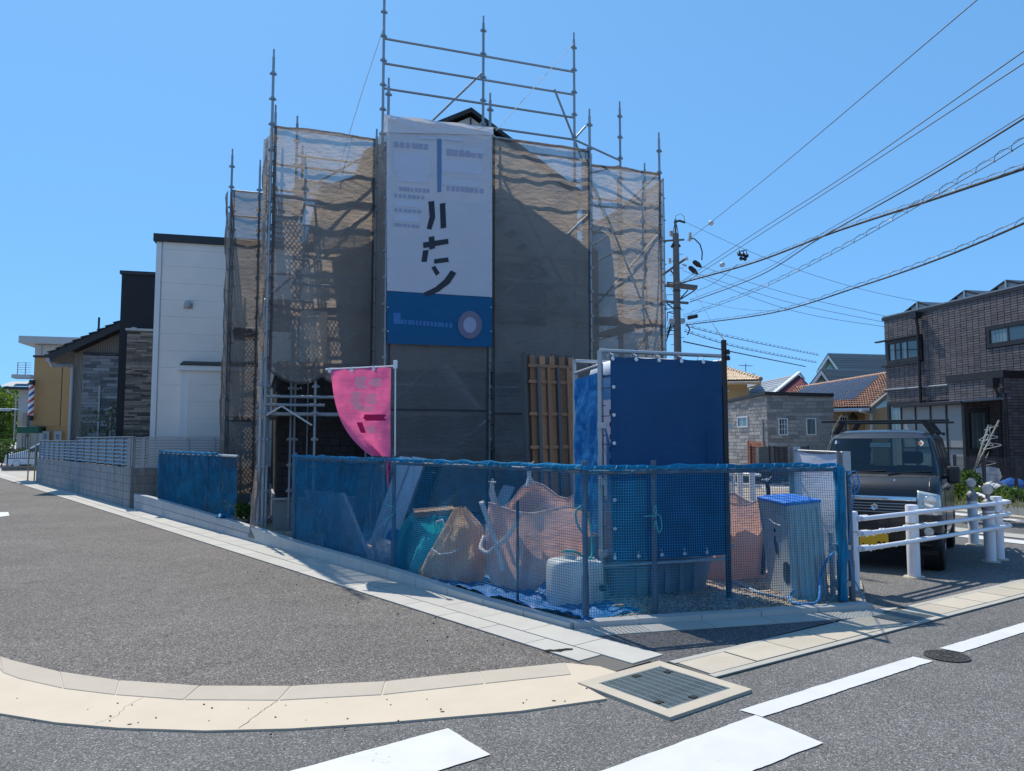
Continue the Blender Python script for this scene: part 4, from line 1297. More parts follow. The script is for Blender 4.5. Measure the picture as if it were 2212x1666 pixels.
MB(FG).tube([(gx0 - .05, -.5, rz(gx0) + .02), (gx0 - .05, 4.9, rz(gx0) + .02)], .07, 10).build('gutter', M_WALLG, gs, smooth=True)
MB(FG).tube([(on(P, WF, 203), .0, rz(on(P, WF, 203))), (on(P, WF, 203), .0, ZA(25, 684))], .035, 8).build('roof_pipe', M_DARKSTEEL, gs)
MB(FG).tube([(on(P, WF, 246), .8, 5.0), (on(P, WF, 246), .8, ZA(25.4, 690))], .012, 6).build('antenna', M_CABLEG, gs)
# ------------------------------------------------------------------ ochre barber shop
P = face_at(67, 30.0)
FO = frame(P, WF)
ow = on(P, WF, 172)
oz = ZA(30, 772); ol = ZA(30, 921); ox = on(P, WF, 98)
oc = thing('shop', 'ochre rendered barber shop on the side road', 'shop', fr=FO)
MB(FO).bx(0, ow, 0, 5, ol, oz).build('wall', M_OCHRE, oc)
MB(FO).bx(ox, ow, .03, 5, -.0, ol).build('lower_wall', M_OCHRE, oc)
MB(FO).bx(-.06, ow, -.06, 5, oz, oz + .08).build('coping', M_BRONZE, oc)
jx = on(P, WF, 128)
MB(FO).bx(jx - .012, jx + .012, -.008, -.002, ol, oz).build('wall_joint', M_BRONZE, oc)
ax0 = on(P, WF, 42); ax1 = on(P, WF, 90)
MB(FO).ext([V(ax0, -.35, ol - .28), V(ax1, -.35, ol - .28), V(ax1, -.35, ol - .02), V(ax0, -.35, ol - .02)], V(0, 1.6, 0)).build('awning', M_GREENC, oc, bevel=.02)
MB(FO).bx(on(P, WF, 66), on(P, WF, 88), 1.6, 1.7, .0, ol - .3).build('shop_front', M_GREENC, oc)
for px in (84, 70):
    rod('awning_post', M_GOLD, oc, (on(P, WF, px), -.3, 0), (on(P, WF, px), -.3, ol - .28), .025, FO)
for px in (100, 126):
    xx = on(P, WF, px)
    b_ = MB(FO).bx(xx - .12, xx + .14, -.16, .02, 1.55, 1.98).build('meter_box', M_WALLG, oc, bevel=.02)
    MB(FO).bx(xx - .05, xx + .07, -.166, -.161, 1.66, 1.86).build('meter_window', M_GLASS, b_)
# barber pole
px0, px1 = 62, 73
bx_ = (on(P, WF, px0) + on(P, WF, px1)) / 2
z0, z1 = ZA(30, 909), ZA(30, 822)
bpole = thing('barber_pole', 'striped red white and blue barber pole with black caps on the ochre wall', 'barber pole', fr=FO @ Matrix.Translation((bx_, -.2, z0)))
MB(FO).lathe((bx_, -.2, z0), [(.11, 0), (.11, .20), (.09, .21)], 14).build('cap', M_BLACK, bpole, smooth=True)
MB(FO).lathe((bx_, -.2, z1 - .20), [(.09, 0), (.11, .01), (.11, .20), (.08, .21)], 14).build('cap', M_BLACK, bpole, smooth=True)
H = z1 - z0 - .4
for mat, ph, nm in ((M_WHITE, 0, 'white_stripe'), (M_RED, .25, 'red_stripe'), (M_WHITE, .5, 'white_stripe'), (M_BLUE, .75, 'blue_stripe')):
    def hel(a, b):
        t = 2 * math.pi * a; z = (ph + .25 * b + a + 0) * .62
        return V(bx_ + .10 * math.cos(t), -.2 + .10 * math.sin(t), z0 + .2 + z)
    mb = MB(FO)
    for turn in range(-1, 4):
        def h2(a, b, turn=turn):
            t = 2 * math.pi * a; z = (turn + a + ph + .25 * b) * .52
            return V(bx_ + .10 * math.cos(t), -.2 + .10 * math.sin(t), z0 + .2 + min(max(z, 0), H))
        mb.grid(h2, 20, 2)
    mb.build(nm, mat, bpole, smooth=True, fix=False)
MB(FO).bx(bx_ - .03, bx_ + .03, -.12, .0, z0 + .3, z0 + .36).build('bracket', M_BLACK, bpole)
# ------------------------------------------------------------------ far pale house with flat roof
P = face_at(33, 52.0)
FP = frame(P, WF)
fh = thing('house', 'pale two storey house with flat grey roof slab and balcony, farthest on the left', 'house', fr=FP)
f = lambda px: on(P, WF, px)
zy = lambda py: ZA(52, py)
MB(FP).bx(f(66), f(200), 0, 8, 0, zy(744)).build('wall', M_WALLW, fh)
MB(FP).bx(f(38), f(200), -.7, 8.5, zy(743), zy(728)).build('roof_slab', M_WALLG, fh)
MB(FP).bx(f(33), f(66) - .01, .2, 6, 0, zy(842)).build('side_wall', M_WALLW, fh)
MB(FP).bx(f(29), f(70), -.9, .0, zy(819), zy(811)).build('balcony_slab', M_WALLG, fh)
rl = MB(FP)
for z in (786, 791, 796, 801, 806): rl.bar(V(f(41), -.85, zy(z)), V(f(70), -.85, zy(z)), .03)
for px in (41, 58): rl.bar(V(f(px), -.85, zy(811)), V(f(px), -.85, zy(785)), .05)
rl.build('balcony_railing', M_WALLG, fh)
MB(FP).ext([V(f(7), -.8, zy(836)), V(f(66), -.8, zy(836)), V(f(66), 0.1, zy(827)), V(f(14), .1, zy(827))], V(0, .3, .12)).build('lower_roof', M_SLATEB, fh)
MB(FP).bx(f(11), f(66), -.75, .2, zy(842), zy(837)).build('lower_fascia', M_BRONZE, fh)
wn_ = MB(FP).bx(f(88), f(112), -.05, -.004, zy(782), zy(764)).build('window', M_BRONZE, fh)
MB(FP).bx(f(90), f(110), -.06, -.052, zy(780), zy(766)).build('pane', M_GLASS, wn_)
MB(FP).tube([(f(79), -.06, zy(744)), (f(80), -.06, zy(752)), (f(80), -.06, .3)], .05, 8).build('downpipe', M_WALLG, fh)
MB(FP).tube([(f(19), -.7, zy(842)), (f(20), -.5, zy(848)), (f(29), .1, zy(854)), (f(29), .1, .3)], .05, 8).build('downpipe', M_WALLG, fh)
MB(FP).bx(f(50), f(58), -.3, .18, 0, zy(893)).build('pillar', M_GREIGE, fh)
for k in range(4): piece('shutter_slat', M_WALLG, fh, (f(38) + k * (f(62) - f(38)) / 4 + .2, -.4, .9), .05, .05, 1.8, fr=FP)
cp = thing('carport', 'white corrugated carport roof on posts beside the pale house', 'carport', fr=FP @ Matrix.Translation((f(30), -2.4, 0)))
mb = MB(FP); cpz = zy(893) + .05
mb.grid(lambda a, b: V(f(-25) + (f(64) - f(-25)) * a, -3.4 + 2.6 * b, cpz + .12 + .03 * math.sin(a * 150) + .10 * b), 150, 2)
mb.build('roof_sheet', M_WHITEP, cp, smooth=True, solid=.01, fix=False)
for px in (-20, 28): rod('post', M_WALLG, cp, (f(px), -3.2, 0), (f(px), -3.2, cpz + .1), .05, FP)
MB(FP).bx(f(-25), f(64), -3.42, -3.36, cpz - .02, cpz + .08).build('beam', M_WALLG, cp)
# ------------------------------------------------------------------ cars, railing, low wall down the side road
def simple_car(label, fr, L, W, Hh, paint, name='parked_car'):
    """small hatchback, nose at local -x"""
    t = thing(name, label, 'car', fr=fr)
    prof = [(-L / 2, .30), (-L / 2 + .02, .62), (-L / 2 + .25, .80), (-L / 2 + .95, .98), (-L / 2 + 1.55, Hh - .12), (-L / 2 + 1.95, Hh), (L / 2 - .75, Hh - .02), (L / 2 - .22, Hh - .35), (L / 2 - .04, .85), (L / 2, .35)]
    def sect(a, b):
        x = a; y = b
        return x, y
    mb = MB(fr); rows = []
    n = len(prof)
    ws = [1.0, 1.0, 1.0, .97, .80, .74, .74, .80, .97, 1.0]
    vs = []; fs = []
    for i, (x, z) in enumerate(prof):
        w = W / 2 * ws[i]
        vs += [(x, -w, z), (x, -w * .88, z + .03), (x, w * .88, z + .03), (x, w, z)]
    for i in range(n - 1):
        for k in range(3): fs.append((i * 4 + k, i * 4 + k + 1, i * 4 + k + 5, i * 4 + k + 4))
    vs2 = []; 
    for (x, z) in prof: vs2 += [(x, -W / 2, min(z, .88)), (x, W / 2, min(z, .88))]
    o_ = len(vs)
    vs += vs2
    for i in range(n - 1):
        fs.append((i * 4, (i + 1) * 4, o_ + (i + 1) * 2, o_ + i * 2)); fs.append((i * 4 + 3, (i + 1) * 4 + 3, o_ + (i + 1) * 2 + 1, o_ + i * 2 + 1))
    # lower sides
    o2 = len(vs)
    for (x, z) in prof: vs += [(x, -W / 2, .25), (x, W / 2, .25)]
    for i in range(n - 1):
        fs.append((o_ + i * 2, o_ + i * 2 + 2, o2 + i * 2 + 2, o2 + i * 2)); fs.append((o_ + i * 2 + 1, o_ + i * 2 + 3, o2 + i * 2 + 3, o2 + i * 2 + 1))
    mb.add(vs, fs)
    mb.build('body', paint, t, smooth=True)
    for s_ in (-1, 1):
        q = [(-L / 2 + 1.1, .95), (-L / 2 + 1.62, Hh - .16), (L / 2 - .95, Hh - .12), (L / 2 - .55, .98)]
        MB(fr).poly([V(x, s_ * (W / 2 * (.985 if z < 1 else .82)) , z) for x, z in q]).build('side_window', M_GLASS, t, solid=.012)
    MB(fr).poly([V(-L / 2 + 1.0, -W * .40, 1.02), V(-L / 2 + 1.0, W * .40, 1.02), V(-L / 2 + 1.52, W * .34, Hh - .13), V(-L / 2 + 1.52, -W * .34, Hh - .13)]).build('windscreen', M_GLASS, t, solid=.02)
    for x in (-L / 2 + .62, L / 2 - .62):
        for s_ in (-1, 1):
            w_ = MB(fr).lathe((x, s_ * (W / 2 - .09), .29), [(.20, -.09), (.285, -.085), (.29, 0), (.285, .085), (.20, .09)], 20, axis=V(0, s_, 0)).build('wheel', M_RUBBER, t, smooth=True)
            MB(fr).lathe((x, s_ * (W / 2 - .0), .29), [(.19, -.01), (.17, .005), (.05, .015)], 16, axis=V(0, s_, 0)).build('rim', M_SILVER, w_, smooth=True)
    for s_ in (-1, 1):
        MB(fr).bx(-L / 2 - .012, -L / 2 + .22, s_ * W * .34 - .12, s_ * W * .34 + .12, .64, .80).build('headlight', M_LAMP, t, bevel=.03)
        MB(fr).bx(L / 2 - .06, L / 2 + .012, s_ * W * .42 - .08, s_ * W * .42 + .08, .75, 1.05).build('tail_light', M_REDL, t, bevel=.02)
    return t
q = G(6, 1013)
simple_car('small white hatchback parked behind the black railing at the road end', frame((q.x + 1.75, q.y + .8, 0), WF), 3.4, 1.48, 1.50, M_SILVER)
simple_car('lime green car half hidden behind the white hatchback', frame((q.x + 3.0, q.y + 5.2, 0), WF), 3.4, 1.48, 1.62, M_LIME)
P = face_at(18, 40.0)
FR = frame(P, WF)
rw = on(P, WF, 81)
rl = thing('railing', 'black iron railing in front of the white hatchback', 'railing', fr=FR)
for z in (.62, 1.12): MB(FR).bx(0, rw, -.02, .02, z, z + .04).build('rail', M_DARKSTEEL, rl)
for k in range(15): piece('bar', M_DARKSTEEL, rl, (.04 + k * (rw - .08) / 14, 0, .88), .022, .022, .5, fr=FR)
for x in (0, rw): piece('post', M_DARKSTEEL, rl, (x, 0, .56), .05, .05, 1.12, fr=FR)
lw = MB(FR).bx(-.1, rw + .1, -.45, -.15, .0, .24).build('low_wall', M_BLOCKD, bevel=.01)
tag(lw, 'low dark concrete wall at the foot of the black railing', 'wall')
# ------------------------------------------------------------------ block wall with louvre fences
bw = thing('block_wall', 'grey concrete block wall along the side road with streaky stains', 'wall', kp(14.8, -.06))
MB().ext([kp(14.78, -.11, 0), kp(14.78, -.01, 0), kp(28.9, -.01, 0), kp(28.9, -.11, 0)], V(0, 0, .93)).build('wall_core', M_JOINT, bw)
for r_ in range(5):
    t = 14.76 + (.2 if r_ % 2 else 0) - .2
    while t < 28.8:
        a, b = max(t, 14.76), min(t + .4, 28.95)
        if b - a > .05:
            c = kp((a + b) / 2, -.06)
            piece('block', M_BLOCK, bw, V(c.x, c.y, .0 + r_ * .19 + .095), b - a - .008, .125, .182, LD, LN, Z)
        t += .4
C0 = kp(14.80, -.06)
rwl = thing('block_wall', 'darker stained block wall under the white slatted fence', 'wall', C0)
RL = 3.9
MB().ext([C0 + WB * -.04 + WF * .10, C0 + WB * .04 + WF * .10, C0 + WB * .04 + WF * RL, C0 + WB * -.04 + WF * RL], V(0, 0, .93)).build('wall_core', M_JOINT, rwl)
for r_ in range(5):
    s = .08 + (.2 if r_ % 2 else 0) - .2
    while s < RL:
        a, b = max(s, .08), min(s + .4, RL)
        if b - a > .05:
            c = C0 + WF * ((a + b) / 2)
            piece('block', M_BLOCKD, rwl, V(c.x, c.y, r_ * .19 + .095), b - a - .008, .115, .182, WF, WB, Z)
        s += .4
M_LOUV = M('louvre_grey', (.24, .26, .285), .5, .2, .05, 5)
M_LOUVW = M('fence_white_grey', (.34, .345, .355), .5, .1, .04, 5)
def louvre(label, t0, t1, z0, z1):
    th = thing('louvre_fence', label, 'fence', kp(t0, -.06, z0), group='louvre fences on the block wall')
    n = max(2, round((t1 - t0) / .95))
    for k in range(n + 1):
        t = t0 + (t1 - t0) * k / n
        c = kp(t, -.06); piece('post', M_LOUV, th, V(c.x, c.y, (z0 + z1) / 2), .045, .06, z1 - z0, LD, LN, Z)
    c = kp((t0 + t1) / 2, -.06)
    piece('top_rail', M_LOUV, th, V(c.x, c.y, z1 + .012), t1 - t0 + .05, .07, .024, LD, LN, Z)
    m = int((z1 - z0 - .06) / .095)
    for k in range(n):
        ta, tb2 = t0 + (t1 - t0) * k / n + .025, t0 + (t1 - t0) * (k + 1) / n - .025
        for j in range(m):
            z = z0 + .05 + (j + .5) * (z1 - z0 - .06) / m
            c = kp((ta + tb2) / 2, -.06)
            up = (Z * .80 + LN * -.6).normalized()
            piece('slat', M_LOUV, th, V(c.x, c.y, z), tb2 - ta, .008, .105, LD, (LN * .80 + Z * .6).normalized(), up)
louvre('nearer and taller grey louvre fence on the block wall', 14.86, 21.6, .94, 1.68)
louvre('farther and lower grey louvre fence on the block wall', 21.7, 28.7, .94, 1.58)
wf_ = thing('slat_fence', 'white grey horizontal slat fence on the darker block wall', 'fence', C0 + WF * .1 + Z * .93)
ws_ = on(C0, WF, 466) + .4
for px in (280, 311, 406, 463):
    s = on(C0, WF, px); c = C0 + WF * s
    piece('post', M_LOUVW, wf_, V(c.x, c.y, 1.30), .07, .05, .72, WF, WB, Z)
c = C0 + WF * (ws_ / 2 + .03)
piece('top_rail', M_LOUVW, wf_, V(c.x, c.y, 1.665), ws_, .055, .03, WF, WB, Z)
piece('kick_plate', M_LOUVW, wf_, V(c.x, c.y, .985), ws_, .03, .10, WF, WB, Z)
for j in range(9):
    piece('slat', M_LOUVW, wf_, V(c.x, c.y, 1.075 + j * .066), ws_, .02, .054, WF, WB, Z)
# ------------------------------------------------------------------ plants on the left
def foliage(mb, c, rx, ry, rz_, n, s0, s1, shell=.35):
    for _ in range(n):
        d = V(random.gauss(0, 1), random.gauss(0, 1), random.gauss(0, 1)).normalized()
        r = (shell + (1 - shell) * random.random()) ** .6
        p = Vector(c) + V(d.x * rx * r, d.y * ry * r, d.z * rz_ * r)
        s = random.uniform(s0, s1)
        a = V(random.gauss(0, 1), random.gauss(0, 1), random.gauss(0, .7)).normalized()
        b = a.orthogonal().normalized()
        b = (Matrix.Rotation(random.uniform(0, 6.28), 3, a) @ b)
        q = a.cross(b)
        mb.add([p - b * s, p + q * s * .45 + a * s * .15, p + b * s, p - q * s * .45 + a * s * .15], [(0, 1, 2, 3)])
def tree(label, base, h, cr, n, s0, s1, mat, trunk_r, clumps, name='tree', group=None, low=.35):
    t = thing(name, label, 'tree' if name == 'tree' else 'shrub', base, group)
    base = Vector(base)
    mb = MB(); lf = MB()
    mb.tube([base, base + V(.02, .01, h * .3), base + V(-.03 * h * .2, .02, h * .55), base + V(.01, 0, h * .8)], [trunk_r, trunk_r * .8, trunk_r * .55, trunk_r * .2], 7)
    for k in range(clumps):
        a = 2 * math.pi * k / clumps * 2.4; zz = h * (low + (.92 - low) * (k + .5) / clumps)
        rr = cr * random.uniform(.25, .8) * (1.15 - abs(zz / h - .6) * 1.1)
        c = base + V(math.cos(a) * rr, math.sin(a) * rr, zz)
        mb.tube([base + V(0, 0, zz * .6), base.lerp(c, .55) + V(0, 0, zz * .25), c], [trunk_r * .4, trunk_r * .25, trunk_r * .08], 5)
        foliage(lf, c, cr * .45, cr * .45, h * .14, n // clumps, s0, s1, .1)
    mb.build('trunk', M_BARK, t, smooth=True)
    lf.build('crown', mat, t, fix=False)
    return t
b_ = kp(21.8, -.9)
tree('sparse olive shrub rising above the louvre fence', (b_.x, b_.y, .4), 2.5, .75, 420, .035, .075, M_LEAFO, .035, 11, 'shrub', low=.45)
for k, (px, Y, h, cr, lab, mt) in enumerate(((-6, 62, 6.2, 3.0, 'bright green tree at the left edge of the view', M_LEAF), (16, 74, 6.0, 3.0, 'rounded dark tree beyond the carport', M_LEAFD), (-40, 58, 5.5, 2.8, 'leafy tree mostly beyond the left edge of the view', M_LEAF))):
    p = AT(px, 952, Y); tree(lab, (p.x, p.y, 0), h, cr, 2600, .12, .3, mt, .16, 18)
for px, Y in ((6, 45), (-14, 47)):
    p = AT(px, 952, Y); tree('low dark bush under the bright tree, %s of the carport post' % ('right' if px > 0 else 'left'), (p.x, p.y, 0), 1.7, 1.1, 700, .07, .14, M_LEAFD, .04, 9, 'bush', low=.2)
# ------------------------------------------------------------------ blue net fences
def net(path, zt, cell=.025, r=.0025, parent=None, seed=0, belly=.03, zoff=.0, cut=None, name='net'):
    """knotted net: every strand is a thin three sided cord following the sagging cloth"""
    P = np.array([[p[0], p[1], p[2]] for p in path]); seg = np.linalg.norm(np.diff(P[:, :2], axis=0), axis=1)
    S = np.concatenate([[0], np.cumsum(seg)]); L = S[-1]
    nu = max(2, int(L / cell)); nv = max(2, int(zt / cell))
    s = np.linspace(0, L, nu + 1)
    bx = np.interp(s, S, P[:, 0]); by = np.interp(s, S, P[:, 1]); bz = np.interp(s, S, P[:, 2])
    dx = np.gradient(bx, s); dy = np.gradient(by, s); nn = np.hypot(dx, dy)
    nx, ny = dy / nn, -dx / nn
    a = np.zeros((nu + 1, nv + 1)); zz = np.zeros_like(a); sh = np.zeros_like(a)
    for i in range(nu + 1):
        for j in range(0, nv + 1):
            v = j / nv
            w = noise.noise(V(s[i] * 1.3, v * 1.6, seed)) * .9 + noise.noise(V(s[i] * 3.7, v * 4, seed + 5)) * .35
            a[i, j] = belly * w * (1 - v ** 6) + .012 * math.sin(s[i] * 19) * v ** 8
            zz[i, j] = bz[i] + .01 + (zt - bz[i]) * v + .012 * noise.noise(V(s[i] * 2.1, v * 2, seed + 11)) - .010 * abs(math.sin(s[i] * 5.2)) * v ** 3
            sh[i, j] = .010 * noise.noise(V(s[i] * 1.9, v * 2.3, seed + 21))
    X = bx[:, None] + nx[:, None] * a + (dx / nn)[:, None] * sh
    Y = by[:, None] + ny[:, None] * a + (dy / nn)[:, None] * sh
    pts = np.stack([X, Y, zz], -1)
    verts = []; faces = []; off = 0
    N3 = np.stack([nx, ny, np.zeros_like(nx)], -1)[:, None, :]
    D3 = np.stack([dx / nn, dy / nn, np.zeros_like(nx)], -1)[:, None, :]
    Z3 = np.array([0, 0, 1.0])
    for k, (e1, e2, tr) in enumerate(((D3, N3, False), (Z3, N3, True))):
        q = pts
        ring = []
        for t in (0, 2.094, 4.189):
            ring.append(q + (e1 * math.cos(t) + e2 * math.sin(t)) * r)
        R_ = np.stack(ring, 2)                      # i, j, 3, xyz
        if tr: R_ = R_.transpose(1, 0, 2, 3)
        na, nb = R_.shape[0], R_.shape[1]
        idx = np.arange(na * nb * 3).reshape(na, nb, 3) + off
        off += na * nb * 3
        verts.append(R_.reshape(-1, 3))
        for t in range(3):
            f_ = np.stack([idx[:, :-1, t], idx[:, :-1, (t + 1) % 3], idx[:, 1:, (t + 1) % 3], idx[:, 1:, t]], -1)
            if cut is not None:
                m = np.array([[cut((s[i] if not tr else s[j]) / L, (j if not tr else i) / nv) for j in range(f_.shape[1])] for i in range(f_.shape[0])])
                f_ = f_[~m]
            faces.append(f_.reshape(-1, 4))
    o = np_mesh(name, np.concatenate(verts), np.concatenate(faces), M_NET, parent, 'stuff')
    return o
def bundle(path, zt, parent, seed, r=.012):
    """gathered net edge and lacing along the top pipe"""
    P = [Vector(p) for p in path]
    pts = []
    rs = random.Random(seed)
    for a, b in zip(P[:-1], P[1:]):
        n = max(2, int((b - a).length / .05))
        for k in range(n): pts.append(a.lerp(b, k / n))
    pts.append(P[-1])
    for q in range(3):
        pp = [V(p.x + .012 * noise.noise(V(i * .3, q, seed)), p.y + .012 * noise.noise(V(i * .3, q, seed + 4)), zt + .012 + .010 * q - .012 + .022 * noise.noise(V(i * .23, q * 3, seed + 8))) for i, p in enumerate(pts)]
        MB().tube(pp, [r * (1 + .5 * noise.noise(V(i * .5, q, seed))) for i in range(len(pp))], 6).build('net_edge', M_NET, parent, smooth=True)
    co = []
    tot = sum((b - a).length for a, b in zip(P[:-1], P[1:]))
    n = int(tot / .004); acc = 0
    step = tot / n
    segs = list(zip(P[:-1], P[1:])); si = 0; d = 0
    for k in range(n):
        while si < len(segs) - 1 and d > (segs[si][1] - segs[si][0]).length: d -= (segs[si][1] - segs[si][0]).length; si += 1
        a, b = segs[si]; L = (b - a).length
        c = a.lerp(b, min(d / L, 1)); t = k * 2 * math.pi / 26
        nrm = (b - a).normalized().cross(Z)
        if k % 3 == 0: w_ = .024 + .012 * noise.noise(V(k * .013, seed, 1)); t += 2.2 * noise.noise(V(k * .006, seed, 5)); co.append(V(c.x, c.y, zt) + nrm * (math.cos(t) * w_) + Z * (math.sin(t) * w_ + .002))
        d += step
    MB().tube(co, .0028, 4).build('lacing', M_ROPEL, parent, smooth=True)
def fence_post(parent, p, z1=1.42, z0=.0, r=.0243):
    o = rod('post', M_POSTD, parent, V(p.x, p.y, z0), V(p.x, p.y, z1), r)
    rod('sleeve', M_POSTD, o, V(p.x, p.y, z0), V(p.x, p.y, z0 + .42), r + .007)
    return o
NOFF = -.14
def xk(x): return on(kp(0, NOFF), LD, x)
NT_ = 1.36
t_l = xk(633); t_m = xk(845)
nf = thing('net_fence', 'long blue net fence on pipes running round the corner of the building plot', 'net fence', kp(.1, NOFF, .05))
corner = kp(.02, NOFF) + FD * .03
corner = V(corner.x, corner.y, 0)
fend = G(1822, 1306); fend = V(fend.x, fend.y, 0)
left_path = [kp(t_l, NOFF, kerb_h(t_l) - .02), kp(t_m, NOFF, kerb_h(t_m) - .02), V(corner.x, corner.y, .05)]
net(left_path, NT_, parent=nf, seed=2, belly=.035)
net([V(corner.x + .004, corner.y + .004, .05), fend + Z * .04], NT_ - .01, parent=nf, seed=9, belly=.03)
top1 = [kp(t_l, NOFF), kp(t_m, NOFF), corner]
bundle(top1, NT_, nf, 1, .012); bundle([corner, fend], NT_ - .01, nf, 5, .012)
rod('top_rail', M_POSTD, nf, V(*kp(t_l - .0, NOFF - .03)[:2], NT_ - .03), V(corner.x, corner.y + .03, NT_ - .03), .0213)
rod('top_rail', M_POSTD, nf, V(corner.x, corner.y + .03, NT_ - .045), V(fend.x, fend.y + .03, NT_ - .045), .0213)
mid = corner.lerp(fend, (on(corner, (fend - corner).normalized(), 1413)) / (fend - corner).length)
for p in (kp(t_l, NOFF - .05), kp(t_m, NOFF - .05), corner + V(.03, .05, 0), mid + V(0, .05, 0)): fence_post(nf, p)
thinp = kp(xk(1108), NOFF - .06)
rod('thin_stake', M_DARKSTEEL, nf, V(thinp.x, thinp.y, 0), V(thinp.x, thinp.y, 1.02), .014)
# folded-over end of the net with a second layer behind the left half
net([kp(t_l + .06, NOFF - .10, .1), kp(t_l - 1.25, NOFF - .13, .1)], NT_ - .02, parent=nf, seed=31, belly=.05)
net([kp(t_l, NOFF - .05, kerb_h(t_l) - .02), kp(t_m + .05, NOFF - .07, kerb_h(t_m) - .02)], NT_ - .02, parent=nf, seed=61, belly=.05, cell=.03, r=.002)
# gathered gate end with ropes
gp = V(fend.x, fend.y, 0)
for k in range(5):
    a = k * 1.26
    pts = [gp + V(.028 * math.cos(a + z * 2.2) + .02 * noise.noise(V(z * 3, k, 1)), .028 * math.sin(a + z * 2.2), .04 + z) for z in np.linspace(0, 1.30, 26)]
    MB().tube(pts, [.022 + .010 * noise.noise(V(i * .4, k, 7)) for i in range(26)], 6).build('gathered_net', M_NET, nf, smooth=True)
fence_post(nf, gp + V(.03, .06, 0), 1.36)
fence_post(nf, gp + V(.10, .02, 0), 1.30)
sp = G(1800, 1292); rod('short_post', M_GALV, nf, V(sp.x, sp.y, 0), V(sp.x, sp.y, .66), .03)
for z in (.20, .55):
    piece('clamp', M_GALV, nf, gp + V(.03, .02, z), .13, .07, .05, FD, V(-FD.y, FD.x, 0), Z)
    piece('clamp', M_GALV, nf, gp + V(-.05, .04, z), .05, .09, .07, FD, V(-FD.y, FD.x, 0), Z)
def cord(label, pts, r, mat, n=6, name='rope'):
    P = [Vector(p) for p in pts]; out = []
    for i in range(len(P) - 1):
        p0, p1, p2, p3 = P[max(i - 1, 0)], P[i], P[i + 1], P[min(i + 2, len(P) - 1)]
        for k in range(8):
            t = k / 8
            out.append(.5 * ((2 * p1) + (p2 - p0) * t + (2 * p0 - 5 * p1 + 4 * p2 - p3) * t * t + (3 * p1 - p0 - 3 * p2 + p3) * t ** 3))
    out.append(P[-1])
    o = MB().tube(out, r, n).build(name, mat, smooth=True)
    if label: tag(o, label, 'rope')
    return o
def gz(x, y, z=.03): return G(x, y, z)
d7 = gp.y
cord('thick blue rope looped from the clamp down to the gravel', [gp + V(-.09, -.03, .50), gp + V(-.16, -.05, .45), gp + V(-.24, -.06, .28), gz(1768, 1296, .10), gz(1742, 1305, .05), gz(1715, 1303, .05), gz(1706, 1290, .08), gz(1716, 1275, .14)], .0125, M_ROPEB, 8)
cord('pale blue rope lying on the gravel under the plastic bin', [gz(1585, 1256), gz(1612, 1268), gz(1640, 1280), gz(1672, 1288), gz(1700, 1290), gz(1718, 1287)], .0115, M_ROPEP, 8)
cord('blue rope hanging from the net end beside the white post', [gp + V(.05, -.02, 1.3), gp + V(.11, -.04, 1.25), gp + V(.13, -.04, 1.12), gp + V(.09, -.04, .9), gp + V(.06, -.03, .6)], .006, M_ROPEB)
for k in range(3):
    a = k * 1.3
    cord(('upper', 'middle', 'lower')[k] + ' loop of dark blue cord at the top of the gathered net end', [gp + V(.06, -.04, 1.26 - .05 * k), gp + V(.13 + .02 * k, -.05, 1.30 - .05 * k), gp + V(.16, -.06, 1.24 - .06 * k), gp + V(.11, -.05, 1.18 - .05 * k), gp + V(.07, -.04, 1.22 - .05 * k)], .005, M_ROPEB)['group'] = 'cord loops on the net end'
cord('dark blue cord trailing from the clamp to the ground', [gp + V(.05, -.05, .52), gp + V(.07, -.06, .30), gp + V(.13, -.06, .16), gp + V(.17, -.05, .05), gp + V(.13, -.09, .02), gp + V(.03, -.06, .03)], .006, M_ROPEB)
kb = V(mid.x, mid.y - .03, .92)
cord('light blue bow knot tied to the front net', [kb + V(-.11, 0, .0), kb + V(-.03, -.01, .005), kb, kb + V(-.02, -.01, .07), kb + V(.0, -.01, .09), kb + V(.01, 0, .02), kb + V(.04, -.01, .0), kb + V(.05, -.01, -.10), kb + V(.02, -.01, -.14), kb + V(.0, 0, -.04), kb + V(-.015, 0, -.11)], .0035, M_ROPET)
kb = V(*kp(t_m, NOFF + .01)[:2], .80)
cord('frayed light blue cord tied round the net post below the flag', [kb + V(-.06, 0, .05), kb + V(.0, -.02, .02), kb + V(.06, 0, .0), kb + V(.04, -.02, -.08), kb + V(-.03, -.01, -.14), kb + V(-.05, 0, -.19)], .006, M_ROPET)
# separate far net on the retaining kerb
t_a, t_b = xk(344), xk(514)
nl = thing('net_fence', 'short dense blue net fence on the retaining kerb left of the scaffold', 'net fence', kp(t_b, NOFF, .25))
lp = [kp(t_b, NOFF, kerb_h(t_b) - .05), kp(t_a, NOFF, kerb_h(t_a) - .05)]
def notch(s, v): return s < .16 and v > .86 - .10 * math.cos((s - .08) * 9) and s > .01
net(lp, 1.36, .022, .0024, nl, 41, .06, cut=notch)
net([p + V(-.05, .12, 0) for p in lp], 1.34, .024, .0022, nl, 47, .09)
bundle([lp[0].lerp(lp[1], .22) * 1.0, lp[1]], 1.35, nl, 44, .014)
rod('top_rail', M_GALV, nl, V(lp[0].x, lp[0].y + .03, 1.33), V(lp[1].x, lp[1].y + .03, 1.33), .0213)
t_c = xk(447)
for t in (t_a, t_c): fence_post(nl, kp(t, NOFF - .03), 1.38)
